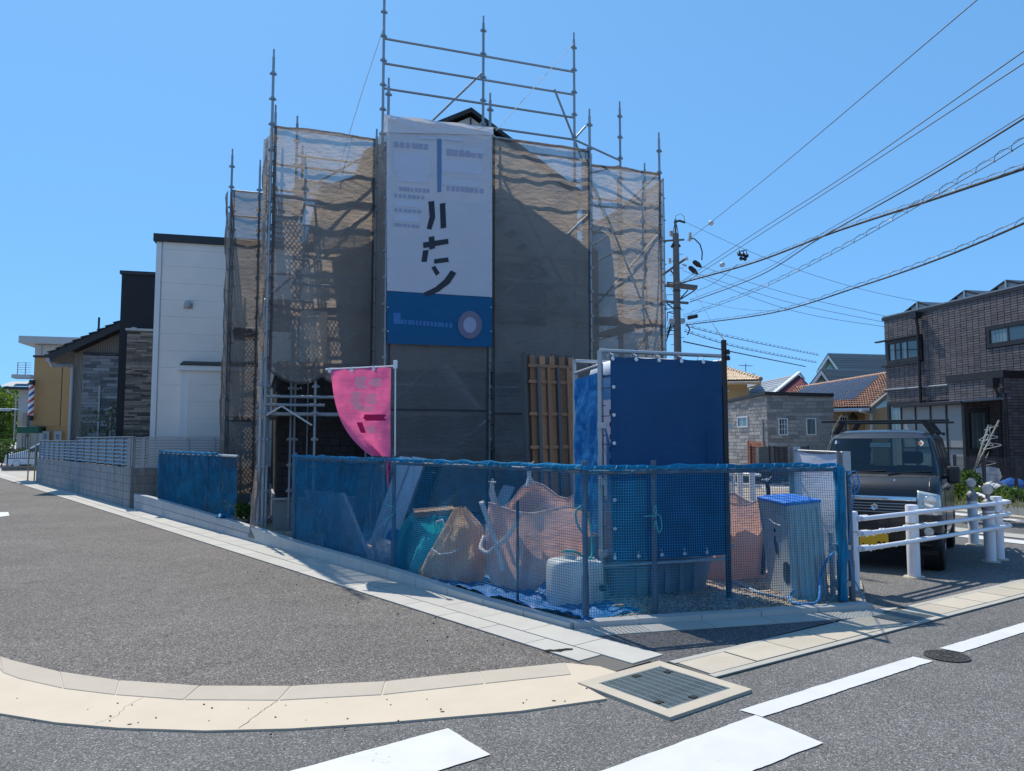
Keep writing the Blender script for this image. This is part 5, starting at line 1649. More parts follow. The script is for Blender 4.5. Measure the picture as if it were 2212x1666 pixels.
# net return at its far end
ret = lp[1] + WF * 1.6
net([V(lp[1].x, lp[1].y, .3), V(ret.x, ret.y, .3)], 1.35, .024, .0019, nl, 52, .04)
cl = kp(xk(497), .02)
mb = MB()
for k in range(7):
    a = k * 2.3
    c = V(*kp(xk(499) + .02 * k, -.04)[:2], kerb_h(7.6) + .03)
    mb.tube([c + V(.09 * math.cos(a), .09 * math.sin(a), .0), c + V(.04 * math.cos(a + 1), .04 * math.sin(a + 1), .05), c + V(.09 * math.cos(a + 2), .08 * math.sin(a + 2), .01)], .02, 6)
tag(mb.build('net_scrap', M_NET, smooth=True), 'crumpled scrap of blue net lying on the retaining kerb', 'net')
for k, px in enumerate((470, 458, 480)):
    q = kp(xk(px), -.35 - .1 * k)
    mb = MB(); foliage(mb, (q.x, q.y, .33), .22, .16, .15, 130, .03, .08, .0)
    tag(mb.build('weed', M_LEAF, fix=False), ('weed clump behind the far blue net, %s' % ('middle one', 'left one', 'right one')[k]), 'weed', 'weeds behind the blue net')
# ------------------------------------------------------------------ portable toilet inside a tarp screen
B0 = G(1312, 1306); B0 = V(B0.x, B0.y, 0)
BF = frame(B0, UD)
bw_ = on(B0, UD, 1571)
tl_ = thing('portable_toilet', 'portable toilet cabin with white domed roof inside the blue tarp screen', 'portable toilet', fr=BF @ Matrix.Translation((bw_ / 2, .6, 0)))
mb = MB(BF)
x0, x1, y0, y1 = .24, bw_ - .19, .14, .96
def tub(a, b):
    t = 2 * math.pi * a; k = .02 + .06 * (1 - b)
    cx_, cy_ = (.08 + bw_ - .06) / 2, (y0 + y1) / 2
    c, s_ = math.cos(t), math.sin(t); n = 5
    r = (abs(c) ** n + abs(s_) ** n) ** (-1 / n)
    hx, hy = (bw_ - .14) / 2 + .03 - .07 * (1 - b), (y1 - y0) / 2 + .05 - .07 * (1 - b)
    return V(cx_ + c * r * hx, cy_ + s_ * r * hy, .03 + .36 * b)
mb.grid(tub, 40, 6)
mb.build('base', M_TOILETB, tl_, smooth=True)
for k in range(5):
    piece('base_rib', M_TOILETB, tl_, (x0 + .16 + k * (x1 - x0 - .32) / 4, y0 - .03, .20), .05, .03, .30, fr=BF)
MB(BF).bx(x0, x1, y0, y1, .39, 2.30).build('cabin', M_TOILET, tl_, bevel=.04)
def dome(a, b):
    t = 2 * math.pi * a; n = 5; c, s_ = math.cos(t), math.sin(t)
    r = (abs(c) ** n + abs(s_) ** n) ** (-1 / n)
    k = [1.06, 1.07, 1.03, .94, .75, .4, .02][min(int(b * 6 + .5), 6)]
    z = [2.29, 2.34, 2.41, 2.45, 2.475, 2.49, 2.495][min(int(b * 6 + .5), 6)]
    return V((x0 + x1) / 2 + c * r * (x1 - x0) / 2 * k, (y0 + y1) / 2 + s_ * r * (y1 - y0) / 2 * k, z)
MB(BF).grid(dome, 44, 6).build('roof', M_TOILET, tl_, smooth=True)
for k in range(6):
    piece('vent_slot', M_BLACK, tl_, (x0 - .003, .32, 1.9 - k * .13), .012, .12, .05, fr=BF)
ts = thing('pipe_screen', 'steel pipe frame carrying the blue tarps round the portable toilet', 'pipe frame', fr=BF)
BT = 2.50
FX = bw_ + .0
for (x, y, zt) in ((-.05, .02, BT), (FX, .02, BT), (-.02, .06, 2.38), (.12, 1.0, 2.38), (FX, 1.1, BT)):
    p_ = rod('pole', M_GALV, ts, (x, y, .05), (x, y, zt), .0243, BF)
    for z in (.5, 1.2, 1.75): piece('clamp', M_GALV, p_, (x + .0, y - .03, z), .06, .07, .06, fr=BF)
for a, b in (((-.05, .02, BT), (FX, .02, BT)), ((-.05, .0, .37), (FX + .02, .0, .37)), ((-.02, .06, 2.36), (.12, 1.0, 2.36)), ((-.02, .04, .66), (.12, 1.02, .66)), ((FX, .02, BT - .05), (FX, 1.1, BT - .05)), ((.12, 1.0, 2.5), (.6, 1.0, 2.5))):
    rod('rail', M_GALV, ts, a, b, .0213, BF)
rod('rail', M_GALV, ts, (.12, 1.03, .66), (.12, 1.03, 2.52), .0213, BF)
def tarp(name, label, fn, mat, nu, nv): return tag(MB(BF).grid(fn, nu, nv).build(name, mat, smooth=True, fix=False), label, 'tarp')
TW = FX - .07
def tf(a, b):
    z = .42 + (BT - .06 - .42) * b
    e = min(a, 1 - a, b, 1 - b)
    y = -.055 + .018 * noise.noise(V(a * 3, z * 1.0, 2)) + .010 * noise.noise(V(a * 8, z * 1.6, 5)) + .004 * noise.noise(V(a * 22, z * 5, 9))
    pull = .008 * abs(math.sin(math.pi * a * 5)) * max(0, (b - .9) * 10)
    return V(.03 + TW * a, y, z - pull)
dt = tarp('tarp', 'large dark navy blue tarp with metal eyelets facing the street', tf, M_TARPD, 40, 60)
for k in range(6):
    x = .05 + (TW - .04) * k / 5
    for z in (BT - .085, .46):
        e_ = MB(BF).lathe((x, -.072, z), [(.008, -.002), (.019, -.002), (.019, .004), (.013, .006), (.008, .004)], 14, axis=V(0, -1, 0)).build('eyelet', M_WHITEP, dt)
        cp_ = MB(BF).tube([(x, -.075, z), (x + .005, -.07, z + .04), (x, .02, z + .075), (x, .045, z + .03)], .004, 5).build('cord', M_WHITEP, dt)
for k in range(1, 7):
    z = .46 + (BT - .55) * k / 7
    for x in (.055, TW - .0):
        MB(BF).lathe((x, -.072, z), [(.008, -.002), (.018, -.002), (.018, .004), (.012, .006), (.008, .004)], 14, axis=V(0, -1, 0)).build('eyelet', M_WHITEP, dt)
        sgn = -1 if x < .5 else 1
        MB(BF).tube([(x, -.075, z), (x + sgn * .05, -.06, z - .01), (x + sgn * .10, -.01, z - .012)], .004, 5).build('cord', M_BLACK if sgn < 0 else M_WHITEP, dt)
def pocket(a, b):
    x = TW * (.83 + .14 * a); z = 1.20 + .50 * b
    return V(x, tf(x / TW, (z - .42) / (BT - .48)).y - .006, z)
MB(BF).grid(pocket, 4, 6).build('patch', M_TARPD, dt, smooth=True, fix=False)
def ts_(a, b):
    z = .70 + 1.58 * b
    x = -.19 + .02 * noise.noise(V(a * 3, z * 2.3, 8)) + .022 * noise.noise(V(a * 6 + z * 2, z * 4, 15)) + .012 * noise.noise(V(a * 9, z * 13, 25)) - .015 * math.sin(a * 40) * max(0, b - .85) * 4
    return V(x + .13 + .15 * (.06 + .90 * a), .06 + .90 * a, z - .03 * (1 - a) * (1 - b))
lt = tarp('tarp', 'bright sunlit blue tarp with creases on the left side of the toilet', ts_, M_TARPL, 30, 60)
for k in range(6):
    z = .75 + k * .3
    for y in (.03, 1.0): MB(BF).tube([(-.05 + .15 * y, y + (.05 if y < .5 else -.03), z), (-.02 + .15 * y, y - .01, z), (.01 + .15 * y, y, z)], .004, 5).build('cord', M_BLACK, lt)
# black meter post beside the screen
q = G(1574, 1300); q = V(q.x + .02, q.y + .05, 0)
mp = thing('service_post', 'slim black service post with cable clamps at the right edge of the tarp screen', 'post', q)
MB().bx(q.x - .022, q.x + .022, q.y - .022, q.y + .022, 0, ZA(q.y, 735)).build('shaft', M_BLACK, mp)
for z in (2.5, 2.44): MB().lathe((q.x + .03, q.y - .02, z), [(.025, -.02), (.03, 0), (.02, .03)], 8).build('cable_clamp', M_BLACK, mp)
# ------------------------------------------------------------------ water tank and hose
q = G(1240, 1328)
TK = frame((q.x - .02, q.y + .26, .03), V(.97, .24, 0))
tk = thing('water_tank', 'white translucent plastic water tank with a green hose across its top', 'water tank', fr=TK)
def tank(a, b):
    t = 2 * math.pi * a; n = 4.5; c, s_ = math.cos(t), math.sin(t)
    r = (abs(c) ** n + abs(s_) ** n) ** (-1 / n)
    pr = [(.0, 0), (.92, 0), (1, .03), (1, .18), (1.015, .24), (1, .30), (1, .36), (.97, .405), (.88, .43), (.55, .445), (.3, .445), (.28, .47), (.0, .47)]
    k, z = pr[min(int(b * (len(pr) - 1) + .5), len(pr) - 1)]
    return V(c * r * .205 * k, s_ * r * .17 * k, z)
MB(TK).grid(tank, 40, 12).build('body', M_POLYT, tk, smooth=True)
def tank2(a, b):
    p = tank(a, b); return V(p.x * .45 + .24, p.y * .75 + .05, p.z * .93)
MB(TK).grid(tank2, 32, 12).build('second_chamber', M_POLYT, tk, smooth=True)
MB(TK).lathe((.0, 0, .46), [(.05, 0), (.055, .01), (.055, .045), (.03, .05)], 16).build('cap', M_POLYT, tk, smooth=True)
MB(TK).lathe((.29, -.10, .17), [(.03, 0), (.03, .05), (.022, .055), (.022, .085)], 12, axis=V(0, -1, 0)).build('tap', M_BLACK, tk, smooth=True)
hz = lambda x, y, z: TK @ V(x, y, z)
cord('teal green hose running over the white water tank and up behind it', [hz(-.06, .03, .50), hz(-.02, -.04, .52), hz(.06, -.08, .50), hz(.15, -.06, .44), hz(.22, -.02, .46), hz(.25, .05, .62), hz(.24, .10, .80), hz(.18, .12, .92), hz(.10, .10, .86), hz(.12, .06, .72), hz(.20, .06, .66)], .011, M_HOSE, 8, 'hose')['category'] = 'hose'
# grey splash board behind the tank
def obox(name, label, cat, c, sx, sy, sz, ax, tilt=None, mat=M_BOARDG, group=None, bevel=.004):
    ax = Vector(ax).normalized(); ay = V(-ax.y, ax.x, 0); az = V(0, 0, 1)
    if tilt is not None:
        Rm = Matrix.Rotation(R(tilt[0]), 3, ax) @ Matrix.Rotation(R(tilt[1]), 3, ay)
        ax, ay, az = Rm @ ax, Rm @ ay, Rm @ az
    o = MB().box(Vector(c) + az * sz / 2, sx, sy, sz, ax, ay, az).build(name, mat, bevel=bevel)
    return tag(o, label, cat, group)
q = G(1315, 1300); 
obox('drain_board', 'narrow grey panel leaning between the water tank and the navy tarp', 'panel', (q.x - .06, q.y + .02, .03), .16, .02, .62, UD, (-4, -9), M_TOILETB)
# ------------------------------------------------------------------ bulk bags and sacks
def bulk_bag(name, label, fr, W, D, H, mat, seed, corner=.05, sag=.07, n=5.0, fill=.80, bulge=.05, rise=.0):
    t = thing(name, label, 'bulk bag', fr=fr)
    def wall(a, b):
        th = 2 * math.pi * a; c, s_ = math.cos(th), math.sin(th)
        r = (abs(c) ** n + abs(s_) ** n) ** (-1 / n)
        corn = abs(math.sin(2 * th)) ** 2.5
        back = max(0, s_) ** .6
        top = H + back * rise * (.35 + .65 * max(0, c) ** .7 + .5 * corn * (c < 0)) + corner * corn - sag * (1 - corn) * (.6 + .4 * noise.noise(V(c * 2, s_ * 2, seed)))
        z = top * b
        k = 1 + bulge * math.sin(math.pi * min(b * 1.05, 1)) - .10 * (1 - b) ** 3 - .25 * max(0, b - .85) * (1 - corn)
        w = .035 * noise.noise(V(c * 2.3 + seed, s_ * 2.3, z * 2.0)) + .020 * noise.noise(V(c * 6, s_ * 6 + seed, z * 2.2 + c * 1.5)) + .007 * noise.noise(V(c * 15, s_ * 15 + seed, z * 4 + c * 3))
        k += w / (W / 2)
        return V(c * r * W / 2 * k, s_ * r * D / 2 * k, z)
    MB(fr).grid(wall, 96, 40).build('bag_wall', mat, t, smooth=True, fix=False)
    MB(fr).tube([wall(k / 96, 1.0) for k in range(97)], .008, 6).build('rim_hem', M_HEM, t, smooth=True)
    mb = MB(fr)
    for _ in range(70):
        a = random.random() * 6.28; r = random.random() ** .5
        c = V(math.cos(a) * r * W * .40, math.sin(a) * r * D * .40, H * fill + random.uniform(-.08, .05))
        rot = Matrix.Rotation(random.uniform(0, 3), 3, V(random.random(), random.random(), random.random()).normalized())
        mb.box(c, random.uniform(.08, .28), random.uniform(.03, .12), random.uniform(.02, .07), rot @ V(1, 0, 0), rot @ V(0, 1, 0), rot @ V(0, 0, 1))
    mb.build('rubble', M_DEBRIS, t, kind='stuff')
    MB(fr).grid(lambda a, b: V(math.cos(2 * math.pi * a) * W * .46 * b, math.sin(2 * math.pi * a) * D * .46 * b, H * fill - .05), 24, 2).build('fill', M_DEBRIS, t, fix=False)
    return t, wall
def strap(parent, pts, w=.05, mat=M_ROPEW, up=V(0, -1, .2)):
    P = [Vector(p) for p in pts]; out = []
    for i in range(len(P) - 1):
        p0, p1, p2, p3 = P[max(i - 1, 0)], P[i], P[i + 1], P[min(i + 2, len(P) - 1)]
        for k in range(6):
            s = k / 6
            out.append(.5 * ((2 * p1) + (p2 - p0) * s + (2 * p0 - 5 * p1 + 4 * p2 - p3) * s * s + (3 * p1 - p0 - 3 * p2 + p3) * s ** 3))
    out.append(P[-1])
    vs = []; fs = []
    for i, p in enumerate(out):
        d = (out[min(i + 1, len(out) - 1)] - out[max(i - 1, 0)]).normalized()
        sd = d.cross(up.normalized())
        if sd.length < .1: sd = d.orthogonal()
        sd.normalize()
        vs += [p - sd * w / 2, p + sd * w / 2]
    for i in range(len(out) - 1): fs.append((2 * i, 2 * i + 1, 2 * i + 3, 2 * i + 2))
    mb = MB(); mb.add(vs, fs)
    return mb.build('strap', mat, parent, smooth=True, fix=False, solid=.006)
def knot(parent, p, seed):
    mb = MB(); rr = random.Random(seed)
    for k in range(4):
        a = rr.uniform(0, 6.28)
        mb.tube([p + V(0, 0, -.015), p + V(.03 * math.cos(a), .02 * math.sin(a), .01), p + V(.055 * math.cos(a + .8), .03 * math.sin(a), rr.uniform(-.01, .06))], .006, 5)
    mb.lathe(p - V(0, 0, .02), [(.01, 0), (.02, .012), (.02, .03), (.008, .042)], 8)
    return mb.build('knot', M_ROPEW, parent, smooth=True)
# big peach bag at the front
qa, qb = G(1046, 1276), G(1222, 1302)
ax_ = (qb - qa); ax_.z = 0; wid = ax_.length + .12; ax_.normalize()
ay_ = V(-ax_.y, ax_.x, 0)
cen = (qa + qb) / 2 + ay_ * .46
FBAG = frame((cen.x, cen.y, .02), ax_)
pb_, pw = bulk_bag('bulk_bag', 'large peach coloured bulk bag of rubble with straps knotted above it', FBAG, wid, .90, .86, M_BAGP, 3.0, .05, .05, fill=.74, rise=.26)
L_ = lambda x, y, z: FBAG @ V(x, y, z)
hw = wid / 2
for sx, sy, zt in ((-1, -1, 1.12), (-1, 1, 1.30), (1, 1, 1.42)):
    x, y = sx * hw * .86, sy * .38
    strap(pb_, [L_(x - .06 * sx, y, zt - .24), L_(x, y * .97, zt - .12), L_(x + .01, y * .95, zt - .02)], .045)
    strap(pb_, [L_(x + .03, y - sy * .10, zt - .26), L_(x + .02, y * .92, zt - .13), L_(x + .01, y * .95, zt - .02)], .045)
    knot(pb_, L_(x + .01, y * .95, zt), sx * 3 + sy * 7 + 11)
strap(pb_, [L_(-hw * .92, -.50, .93), L_(-hw * .62, -.53, .62), L_(-hw * .48, -.54, .46), L_(-hw * .36, -.54, .22)], .055)
strap(pb_, [L_(-hw * .50, -.54, .47), L_(-hw * .20, -.54, .62), L_(hw * .02, -.52, .84)], .045)
strap(pb_, [L_(-hw * .98, -.40, .55), L_(-hw * .9, -.52, .44), L_(-hw * .7, -.55, .40), L_(-hw * .52, -.55, .47)], .04)
knot(pb_, L_(-hw * .50, -.56, .47), 5)
# orange bag on the right
qd = G(1612, 1258); F3 = frame((qd.x - .14, qd.y + .42, .02), UD)
p3_, _ = bulk_bag('bulk_bag', 'orange peach bulk bag between the tarp screen and the tilted plastic bin', F3, .86, .8, .86, M_BAGP, 14.0, .06, .03)
strap(p3_, [F3 @ V(.22, -.44, .05), F3 @ V(.26, -.46, .5), F3 @ V(.33, -.44, .95), F3 @ V(.34, -.40, 1.10)], .045, M_DARKSTEEL)
knot(p3_, F3 @ V(.34, -.40, 1.12), 4)
# yellow sack, leaning and twisted to a peak
def sack(name, label, fr, prof, mat, seed, n=2.6, cat='sack', wr=.03, ruffle=0):
    """prof: list of (height, half width x, half width y, shift x)"""
    hs = [p[0] for p in prof]
    def fn(a, b):
        z = hs[0] + (hs[-1] - hs[0]) * b
        wx = np.interp(z, hs, [p[1] for p in prof]); wy = np.interp(z, hs, [p[2] for p in prof]); sx = np.interp(z, hs, [p[3] for p in prof])
        th = 2 * math.pi * a; c, s_ = math.cos(th), math.sin(th)
        r = (abs(c) ** n + abs(s_) ** n) ** (-1 / n)
        w = wr * (noise.noise(V(c * 2 + seed, s_ * 2, z * 2.5)) + .55 * noise.noise(V(c * 5, s_ * 5 + seed, z * 3 + c * 2)) + .2 * noise.noise(V(c * 13, s_ * 13, z * 4 + seed)))
        pl = ruffle * math.sin(a * 2 * math.pi * 15) * max(0, b - .55)
        return V(sx + c * r * (wx + w + pl), s_ * r * (wy + w + pl), z + (.03 * noise.noise(V(c * 3, s_ * 3, seed)) if b > .9 else 0))
    t = thing(name, label, cat, fr=fr)
    MB(fr).grid(fn, 72, 36).build('cloth', mat, t, smooth=True, fix=False)
    return t, fn
qy = G(972, 1268); FY = frame((qy.x + .02, qy.y + .27, .02), ax_)
sy_, _ = sack('sack', 'pale yellow sack slumped to a pointed peak between the teal and peach bags', FY, [(0, .36, .26, -.04), (.10, .40, .29, -.03), (.30, .34, .27, .03), (.48, .24, .22, .10), (.62, .19, .15, .12), (.74, .10, .08, .09), (.82, .03, .04, .08)], M_BAGY, 5.0, 2.4, wr=.05)
MB(FY).tube([(-.08, -.30, .38), (.05, -.30, .33), (.20, -.27, .36), (.30, -.20, .42)], .009, 6).build('tie_cord', M_ROPEW, sy_, smooth=True)
qt = G(915, 1246); FT = frame((qt.x + .02, qt.y + .42, .02), ax_)
st_, _ = sack('sack', 'large teal green sack under a brown wooden plank', FT, [(0, .46, .30, -.02), (.18, .47, .32, 0), (.45, .42, .30, .05), (.60, .37, .26, .08), (.68, .34, .2, .09)], M_BAGT2, 9.0, 3.0, wr=.05)
qs = G(925, 1256); FSB = frame((qs.x + .06, qs.y + .14, .02), ax_)
ss_, _ = sack('sack', 'smaller teal green sack with a gathered frilly neck in front of the large one', FSB, [(0, .26, .18, -.02), (.12, .29, .2, -.02), (.32, .26, .19, .03), (.44, .22, .17, .05), (.52, .12, .10, .06), (.57, .16, .13, .06), (.62, .20, .16, .06)], M_BAGT, 12.0, 2.4, wr=.035, ruffle=.06)
MB(FSB).tube([(.10, -.10, .57), (.13, -.13, .66), (.20, -.10, .68), (.21, -.06, .58)], .010, 6).build('handle_cord', M_ROPEW, ss_, smooth=True)
pk = V(*AT(938, 1106, qt.y + .26)[:2], 0)
obox('plank', 'rough brown wooden plank lying on top of the large teal sack', 'plank', (pk.x, pk.y, .70), .50, .20, .07, V(.96, .28, 0), (8, -3), M_PLANK)
# white and blue bags beside the flag pole
qw = G(828, 1226); FWB = frame((qw.x, qw.y + .16, .02), LD)
sw_, _ = sack('sack', 'crumpled white plastic sack lying at the foot of the flag pole', FWB, [(0, .28, .20, 0), (.08, .28, .21, 0), (.18, .22, .16, .02), (.27, .12, .08, .04), (.30, .03, .03, .05)], M_BAGW, 21.0, 2.2, wr=.06)
for (px, py, lab, w) in ((851, 1205, 'blue plastic sack behind the white crumpled sack', .26), (722, 1186, 'flattened blue sheet bag at the foot of the leaning grey panel', .24)):
    qq = G(px, py); FF = frame((qq.x, qq.y + .12, .02), LD)
    sack('sack', lab, FF, [(0, w, w * .7, 0), (.10, w, w * .72, 0), (.2 if w > .25 else .12, w * .7, w * .5, .02), (.34 if w > .25 else .15, w * .2, w * .2, .04)], M_BAGB, px * .1, 2.3, wr=.05)
# crumpled blue ground sheet under the bags
def gs_(a, b):
    p = kp(-.02 + 3.0 * a, -.16 - .75 * b)
    z = .035 + .05 * abs(noise.noise(V(a * 9, b * 5, 3))) + .035 * abs(noise.noise(V(a * 22, b * 11, 9))) + .03 * (1 - b) * abs(math.sin(a * 14))
    return V(p.x, p.y, z)
tag(MB().grid(gs_, 90, 26).build('ground_sheet', M_SHEETB, smooth=True, fix=False), 'crumpled blue plastic sheet spread on the ground under the bags and tank', 'plastic sheet')
gs2 = [G(1180, 1322), G(1188, 1265)]
tag(MB().grid(lambda a, b: V(*G(1140 + 46 * a, 1318 - 6 * a)[:2], .04 + .20 * b * a + .03 * noise.noise(V(a * 5, b * 5, 4))) + V(.0, .22 * b, 0), 12, 10).build('ground_sheet', M_SHEETB, smooth=True, fix=False), 'raised corner of blue plastic sheet propped against the white water tank', 'plastic sheet')
# ------------------------------------------------------------------ boards and panels behind the net
pt = thing('leaning_panel', 'grey framed panel leaning back behind the left part of the net', 'panel', G(760, 1200))
c_ll, c_lr = G(722, 1188, .05), G(806, 1208, .05)
c_tl, c_tr = AT(668, 1059, c_ll.y + .55), AT(747, 1066, c_lr.y + .55)
nrm = (c_lr - c_ll).cross(c_tl - c_ll).normalized()
if nrm.y > 0: nrm = -nrm
MB().ext([c_ll, c_lr, c_tr, c_tl], nrm * .03).build('board', M_BOARDG, pt, bevel=.004)
MB().bar(c_ll + nrm * .05, c_tl + nrm * .05, .05, .04, nrm).build('frame_bar', M_BOARDG, pt); MB().bar(c_lr + nrm * .05, c_tr + nrm * .05, .05, .04, nrm).build('frame_bar', M_BOARDG, pt)
MB().bar(c_ll.lerp(c_tl, .68) + nrm * .056, c_lr.lerp(c_tr, .72) + nrm * .056, .06, .03, nrm).build('frame_bar', M_BOARDG, pt)
def leaner(label, pbl, pbr, ytop_l, ytop_r, lean, thick, mat, group=None, shear=0):
    """board whose foot runs between two ground points and leans back by lean metres"""
    a, b = G(*pbl), G(*pbr)
    a.z = b.z = .03
    bk = V(-(b - a).y, (b - a).x, 0).normalized()
    if bk.y < 0: bk = -bk
    za, zb = ZA(a.y + lean, ytop_l), ZA(b.y + lean, ytop_r)
    sd = (b - a).normalized() * shear
    pts = [a, b, V(b.x, b.y, zb) + bk * lean + sd, V(a.x, a.y, za) + bk * lean + sd]
    o = MB().ext(pts, bk * thick).build('board', mat, bevel=.003)
    return tag(o, label, 'board', group)
leaner('tall pale grey board standing left of the flag pole foot', (797, 1178), (818, 1184), 985, 988, .5, .03, M_BOARDL)
leaner('second tall pale grey board, just right of the first and behind the flag pole', (820, 1184), (846, 1190), 986, 990, .55, .03, M_BOARDL)
leaner('long dark board leaning steeply right of the net post with the flag', (862, 1180), (893, 1188), 1004, 1006, .5, .05, M_BRONZE, shear=-.10)
leaner('grey stained board standing behind the dark leaning board', (890, 1150), (912, 1154), 1016, 1014, .3, .03, M_BOARDG)
leaner('narrow pale board tilted to the right behind the large peach bag', (1036, 1160), (1060, 1163), 1046, 1050, .3, .03, M_BOARDL, shear=.26)
leaner('dark blue grey board at the very back beside the black shingle wall', (752, 1166), (778, 1168), 1000, 1002, .3, .04, M_BRONZE)
leaner('low dark beam board lying in front of the scaffold sheet', (1085, 1120), (1190, 1116), 1040, 1046, .1, .05, M_WOODO)
# scattered rubble near the house foot under the entrance bay
def rub(label, px, py, w, n):
    q = G(px, py); mb = MB()
    for _ in range(n):
        c = V(q.x + random.gauss(0, w), q.y + random.gauss(0, w), .03 + abs(random.gauss(0, .05)))
        rot = Matrix.Rotation(random.uniform(0, 3), 3, V(random.random(), random.random(), random.random()).normalized())
        mb.box(c, random.uniform(.03, .2), random.uniform(.03, .1), random.uniform(.02, .06), rot @ V(1, 0, 0), rot @ V(0, 1, 0), rot @ V(0, 0, 1))
    tag(mb.build('rubble_heap', M_DEBRIS, kind='stuff'), label)
rub('heap of building rubble under the scaffold entrance', 585, 1130, .28, 90)
rub('loose rubble scattered behind the far blue net', 470, 1108, .3, 50)
# brown scrap by the front net
q = G(1335, 1326)
tag(MB().box((q.x, q.y + .02, .06), .12, .05, .04, V(.95, .3, 0), V(-.3, .95, 0), V(0, 0, 1)).build('wood_scrap', M_PLANK, bevel=.006), 'small brown wooden scrap lying behind the front net below the navy tarp', 'wood scrap')
# ------------------------------------------------------------------ pallet panel of timber leaning against the scaffold
pbl, pbr = AT(1143, 952, 11.6), AT(1246, 952, 12.0)
pl = thing('timber_panel', 'tall weathered timber lattice panel standing against the scaffold sheet', 'timber panel', V(pbl.x, pbl.y, 0))
pa = V(pbl.x, pbl.y, .03); pd = V(pbr.x - pbl.x, pbr.y - pbl.y, 0); pw_ = pd.length; pd.normalize()
pu = (V(-pd.y, pd.x, 0) * .035 + Z).normalized(); pn = pd.cross(pu).normalized()
if pn.y > 0: pn = -pn
PHh = ZA(11.8, 764) - .03
tilt = V(-.03, 0, 0)
def pp(x, z, o=0): return pa + pd * x + pu * z + pn * o + tilt * (z / PHh)
for k in range(5):
    x = pw_ * (.06 + .22 * k)
    barpiece('back_board', M_WOODO, pl, pp(x, .02), pp(x, PHh), .13, .02, pn)
for k in range(5):
    x = pw_ * (.13 + .205 * k)
    barpiece('board', M_WOOD, pl, pp(x, .0, .05), pp(x, PHh - .04, .05), .095, .03, pn)
for k in range(4):
    x = pw_ * (.22 + .205 * k)
    barpiece('batten', M_WOOD if k % 2 else M_WOODO, pl, pp(x, .0, .115), pp(x, PHh - .22, .115), .05, .04, pn)
for py in (792, 826, 895, 966, 1015):
    z = ZA(11.8, py) - .03
    barpiece('cross_bar', M_WOOD, pl, pp(.02, z, .085), pp(pw_ - .02, z, .085), .05, .03, pn)
barpiece('side_board', M_WOODO, pl, pp(-.03, .0, .03), pp(-.03, PHh, .03), .035, .13, pn)
# ------------------------------------------------------------------ pink flag
q = kp(t_m + .02, NOFF - .07)
fp_ = V(q.x, q.y, .05)
fl = thing('flag', 'bright pink advertising flag on a white pole behind the net', 'flag', fp_)
ft = ZA(fp_.y, 784)
MB().tube([fp_, V(fp_.x, fp_.y, 1.3), V(fp_.x - .01, fp_.y, ft)], .009, 8).build('pole', M_WHITEP, fl, smooth=True)
arm_e = AT(706, 798, fp_.y + .45)
a0 = V(fp_.x - .01, fp_.y, ft - .04)
MB().tube([a0, arm_e], [.009, .009], 8).build('arm', M_WHITEP, fl, smooth=True)
MB().tube([arm_e + (arm_e - a0).normalized() * .02, arm_e - (arm_e - a0).normalized() * .09], [.010, .016], 8).build('arm_tip', M_WHITEP, fl, smooth=True)
MB().box(a0 + V(.0, 0, .02), .05, .035, .10).build('bracket', M_WHITEP, fl, bevel=.006)
fr0 = a0 + (arm_e - a0) * .06; fl0 = a0 + (arm_e - a0) * .94
FHt = ft - .04 - ZA(fp_.y, 988)
def flag(a, b):
    """a 0 = free left edge, 1 = pole side; b 0 = top"""
    top = fl0.lerp(fr0, a)
    curl = (1 - a) * b ** 1.6
    inw = (.55 * b ** 4 + .10 * b) * (1 - a)
    p = top + (fr0 - fl0) * inw
    p.z = top.z - FHt * b * (1 - .04 * (1 - a)) - .03 * b * (1 - a)
    p += V(.02, .16, 0) * math.sin(curl * 2.6) * .9
    p += V(-.3, .95, 0) * (.05 * math.sin(a * 7 + b * 4) * b + .025 * noise.noise(V(a * 4, b * 6, 2)) + .014 * noise.noise(V(a * 11, b * 9, 7)))
    return p
MB().grid(flag, 26, 56).build('cloth', M_PINK, fl, smooth=True, fix=False)
def fprint(name, a0_, a1_, b0_, b1_, mat, rag=.0):
    def fn(a, b):
        p = flag(a0_ + (a1_ - a0_) * a + rag * math.sin(b * 9), b0_ + (b1_ - b0_) * b)
        return p + V(.1, -.32, 0).normalized() * .008
    return MB().grid(fn, 6, 10).build(name, mat, fl, smooth=True, fix=False)
fprint('white_mark', .40, .58, .10, .24, M_PINKW, .02); fprint('white_mark', .64, .84, .13, .22, M_PINKW, .02)
fprint('white_mark', .30, .48, .27, .47, M_PINKW, .03); fprint('white_mark', .56, .76, .30, .42, M_PINKW, .02); fprint('white_mark', .40, .7, .44, .50, M_PINKW, .01)
fprint('dark_mark', .48, .90, .53, .60, M_PINKD, .02); fprint('white_mark', .46, .66, .66, .74, M_PINKW, .02); fprint('dark_mark', .30, .42, .62, .74, M_PINKD)
for a in (.30, .62, .95):
    p = a0.lerp(arm_e, a); MB().box(p + V(0, 0, -.015), .05, .012, .06).build('loop_tab', M_WHITEP, fl)
def rag(a, b):
    p = V(fp_.x - .02 - .10 * (1 - a), fp_.y - .015, ft - .04 - FHt) + V(0, 0, -.02 - .36 * b * (.55 + .45 * math.sin(a * 6.5)))
    return p + V(.06 * (.5 - a) * b, .03 * math.sin(a * 9 + b * 5), 0)
MB().grid(rag, 14, 12).build('torn_tail', M_PINK, fl, smooth=True, fix=False)
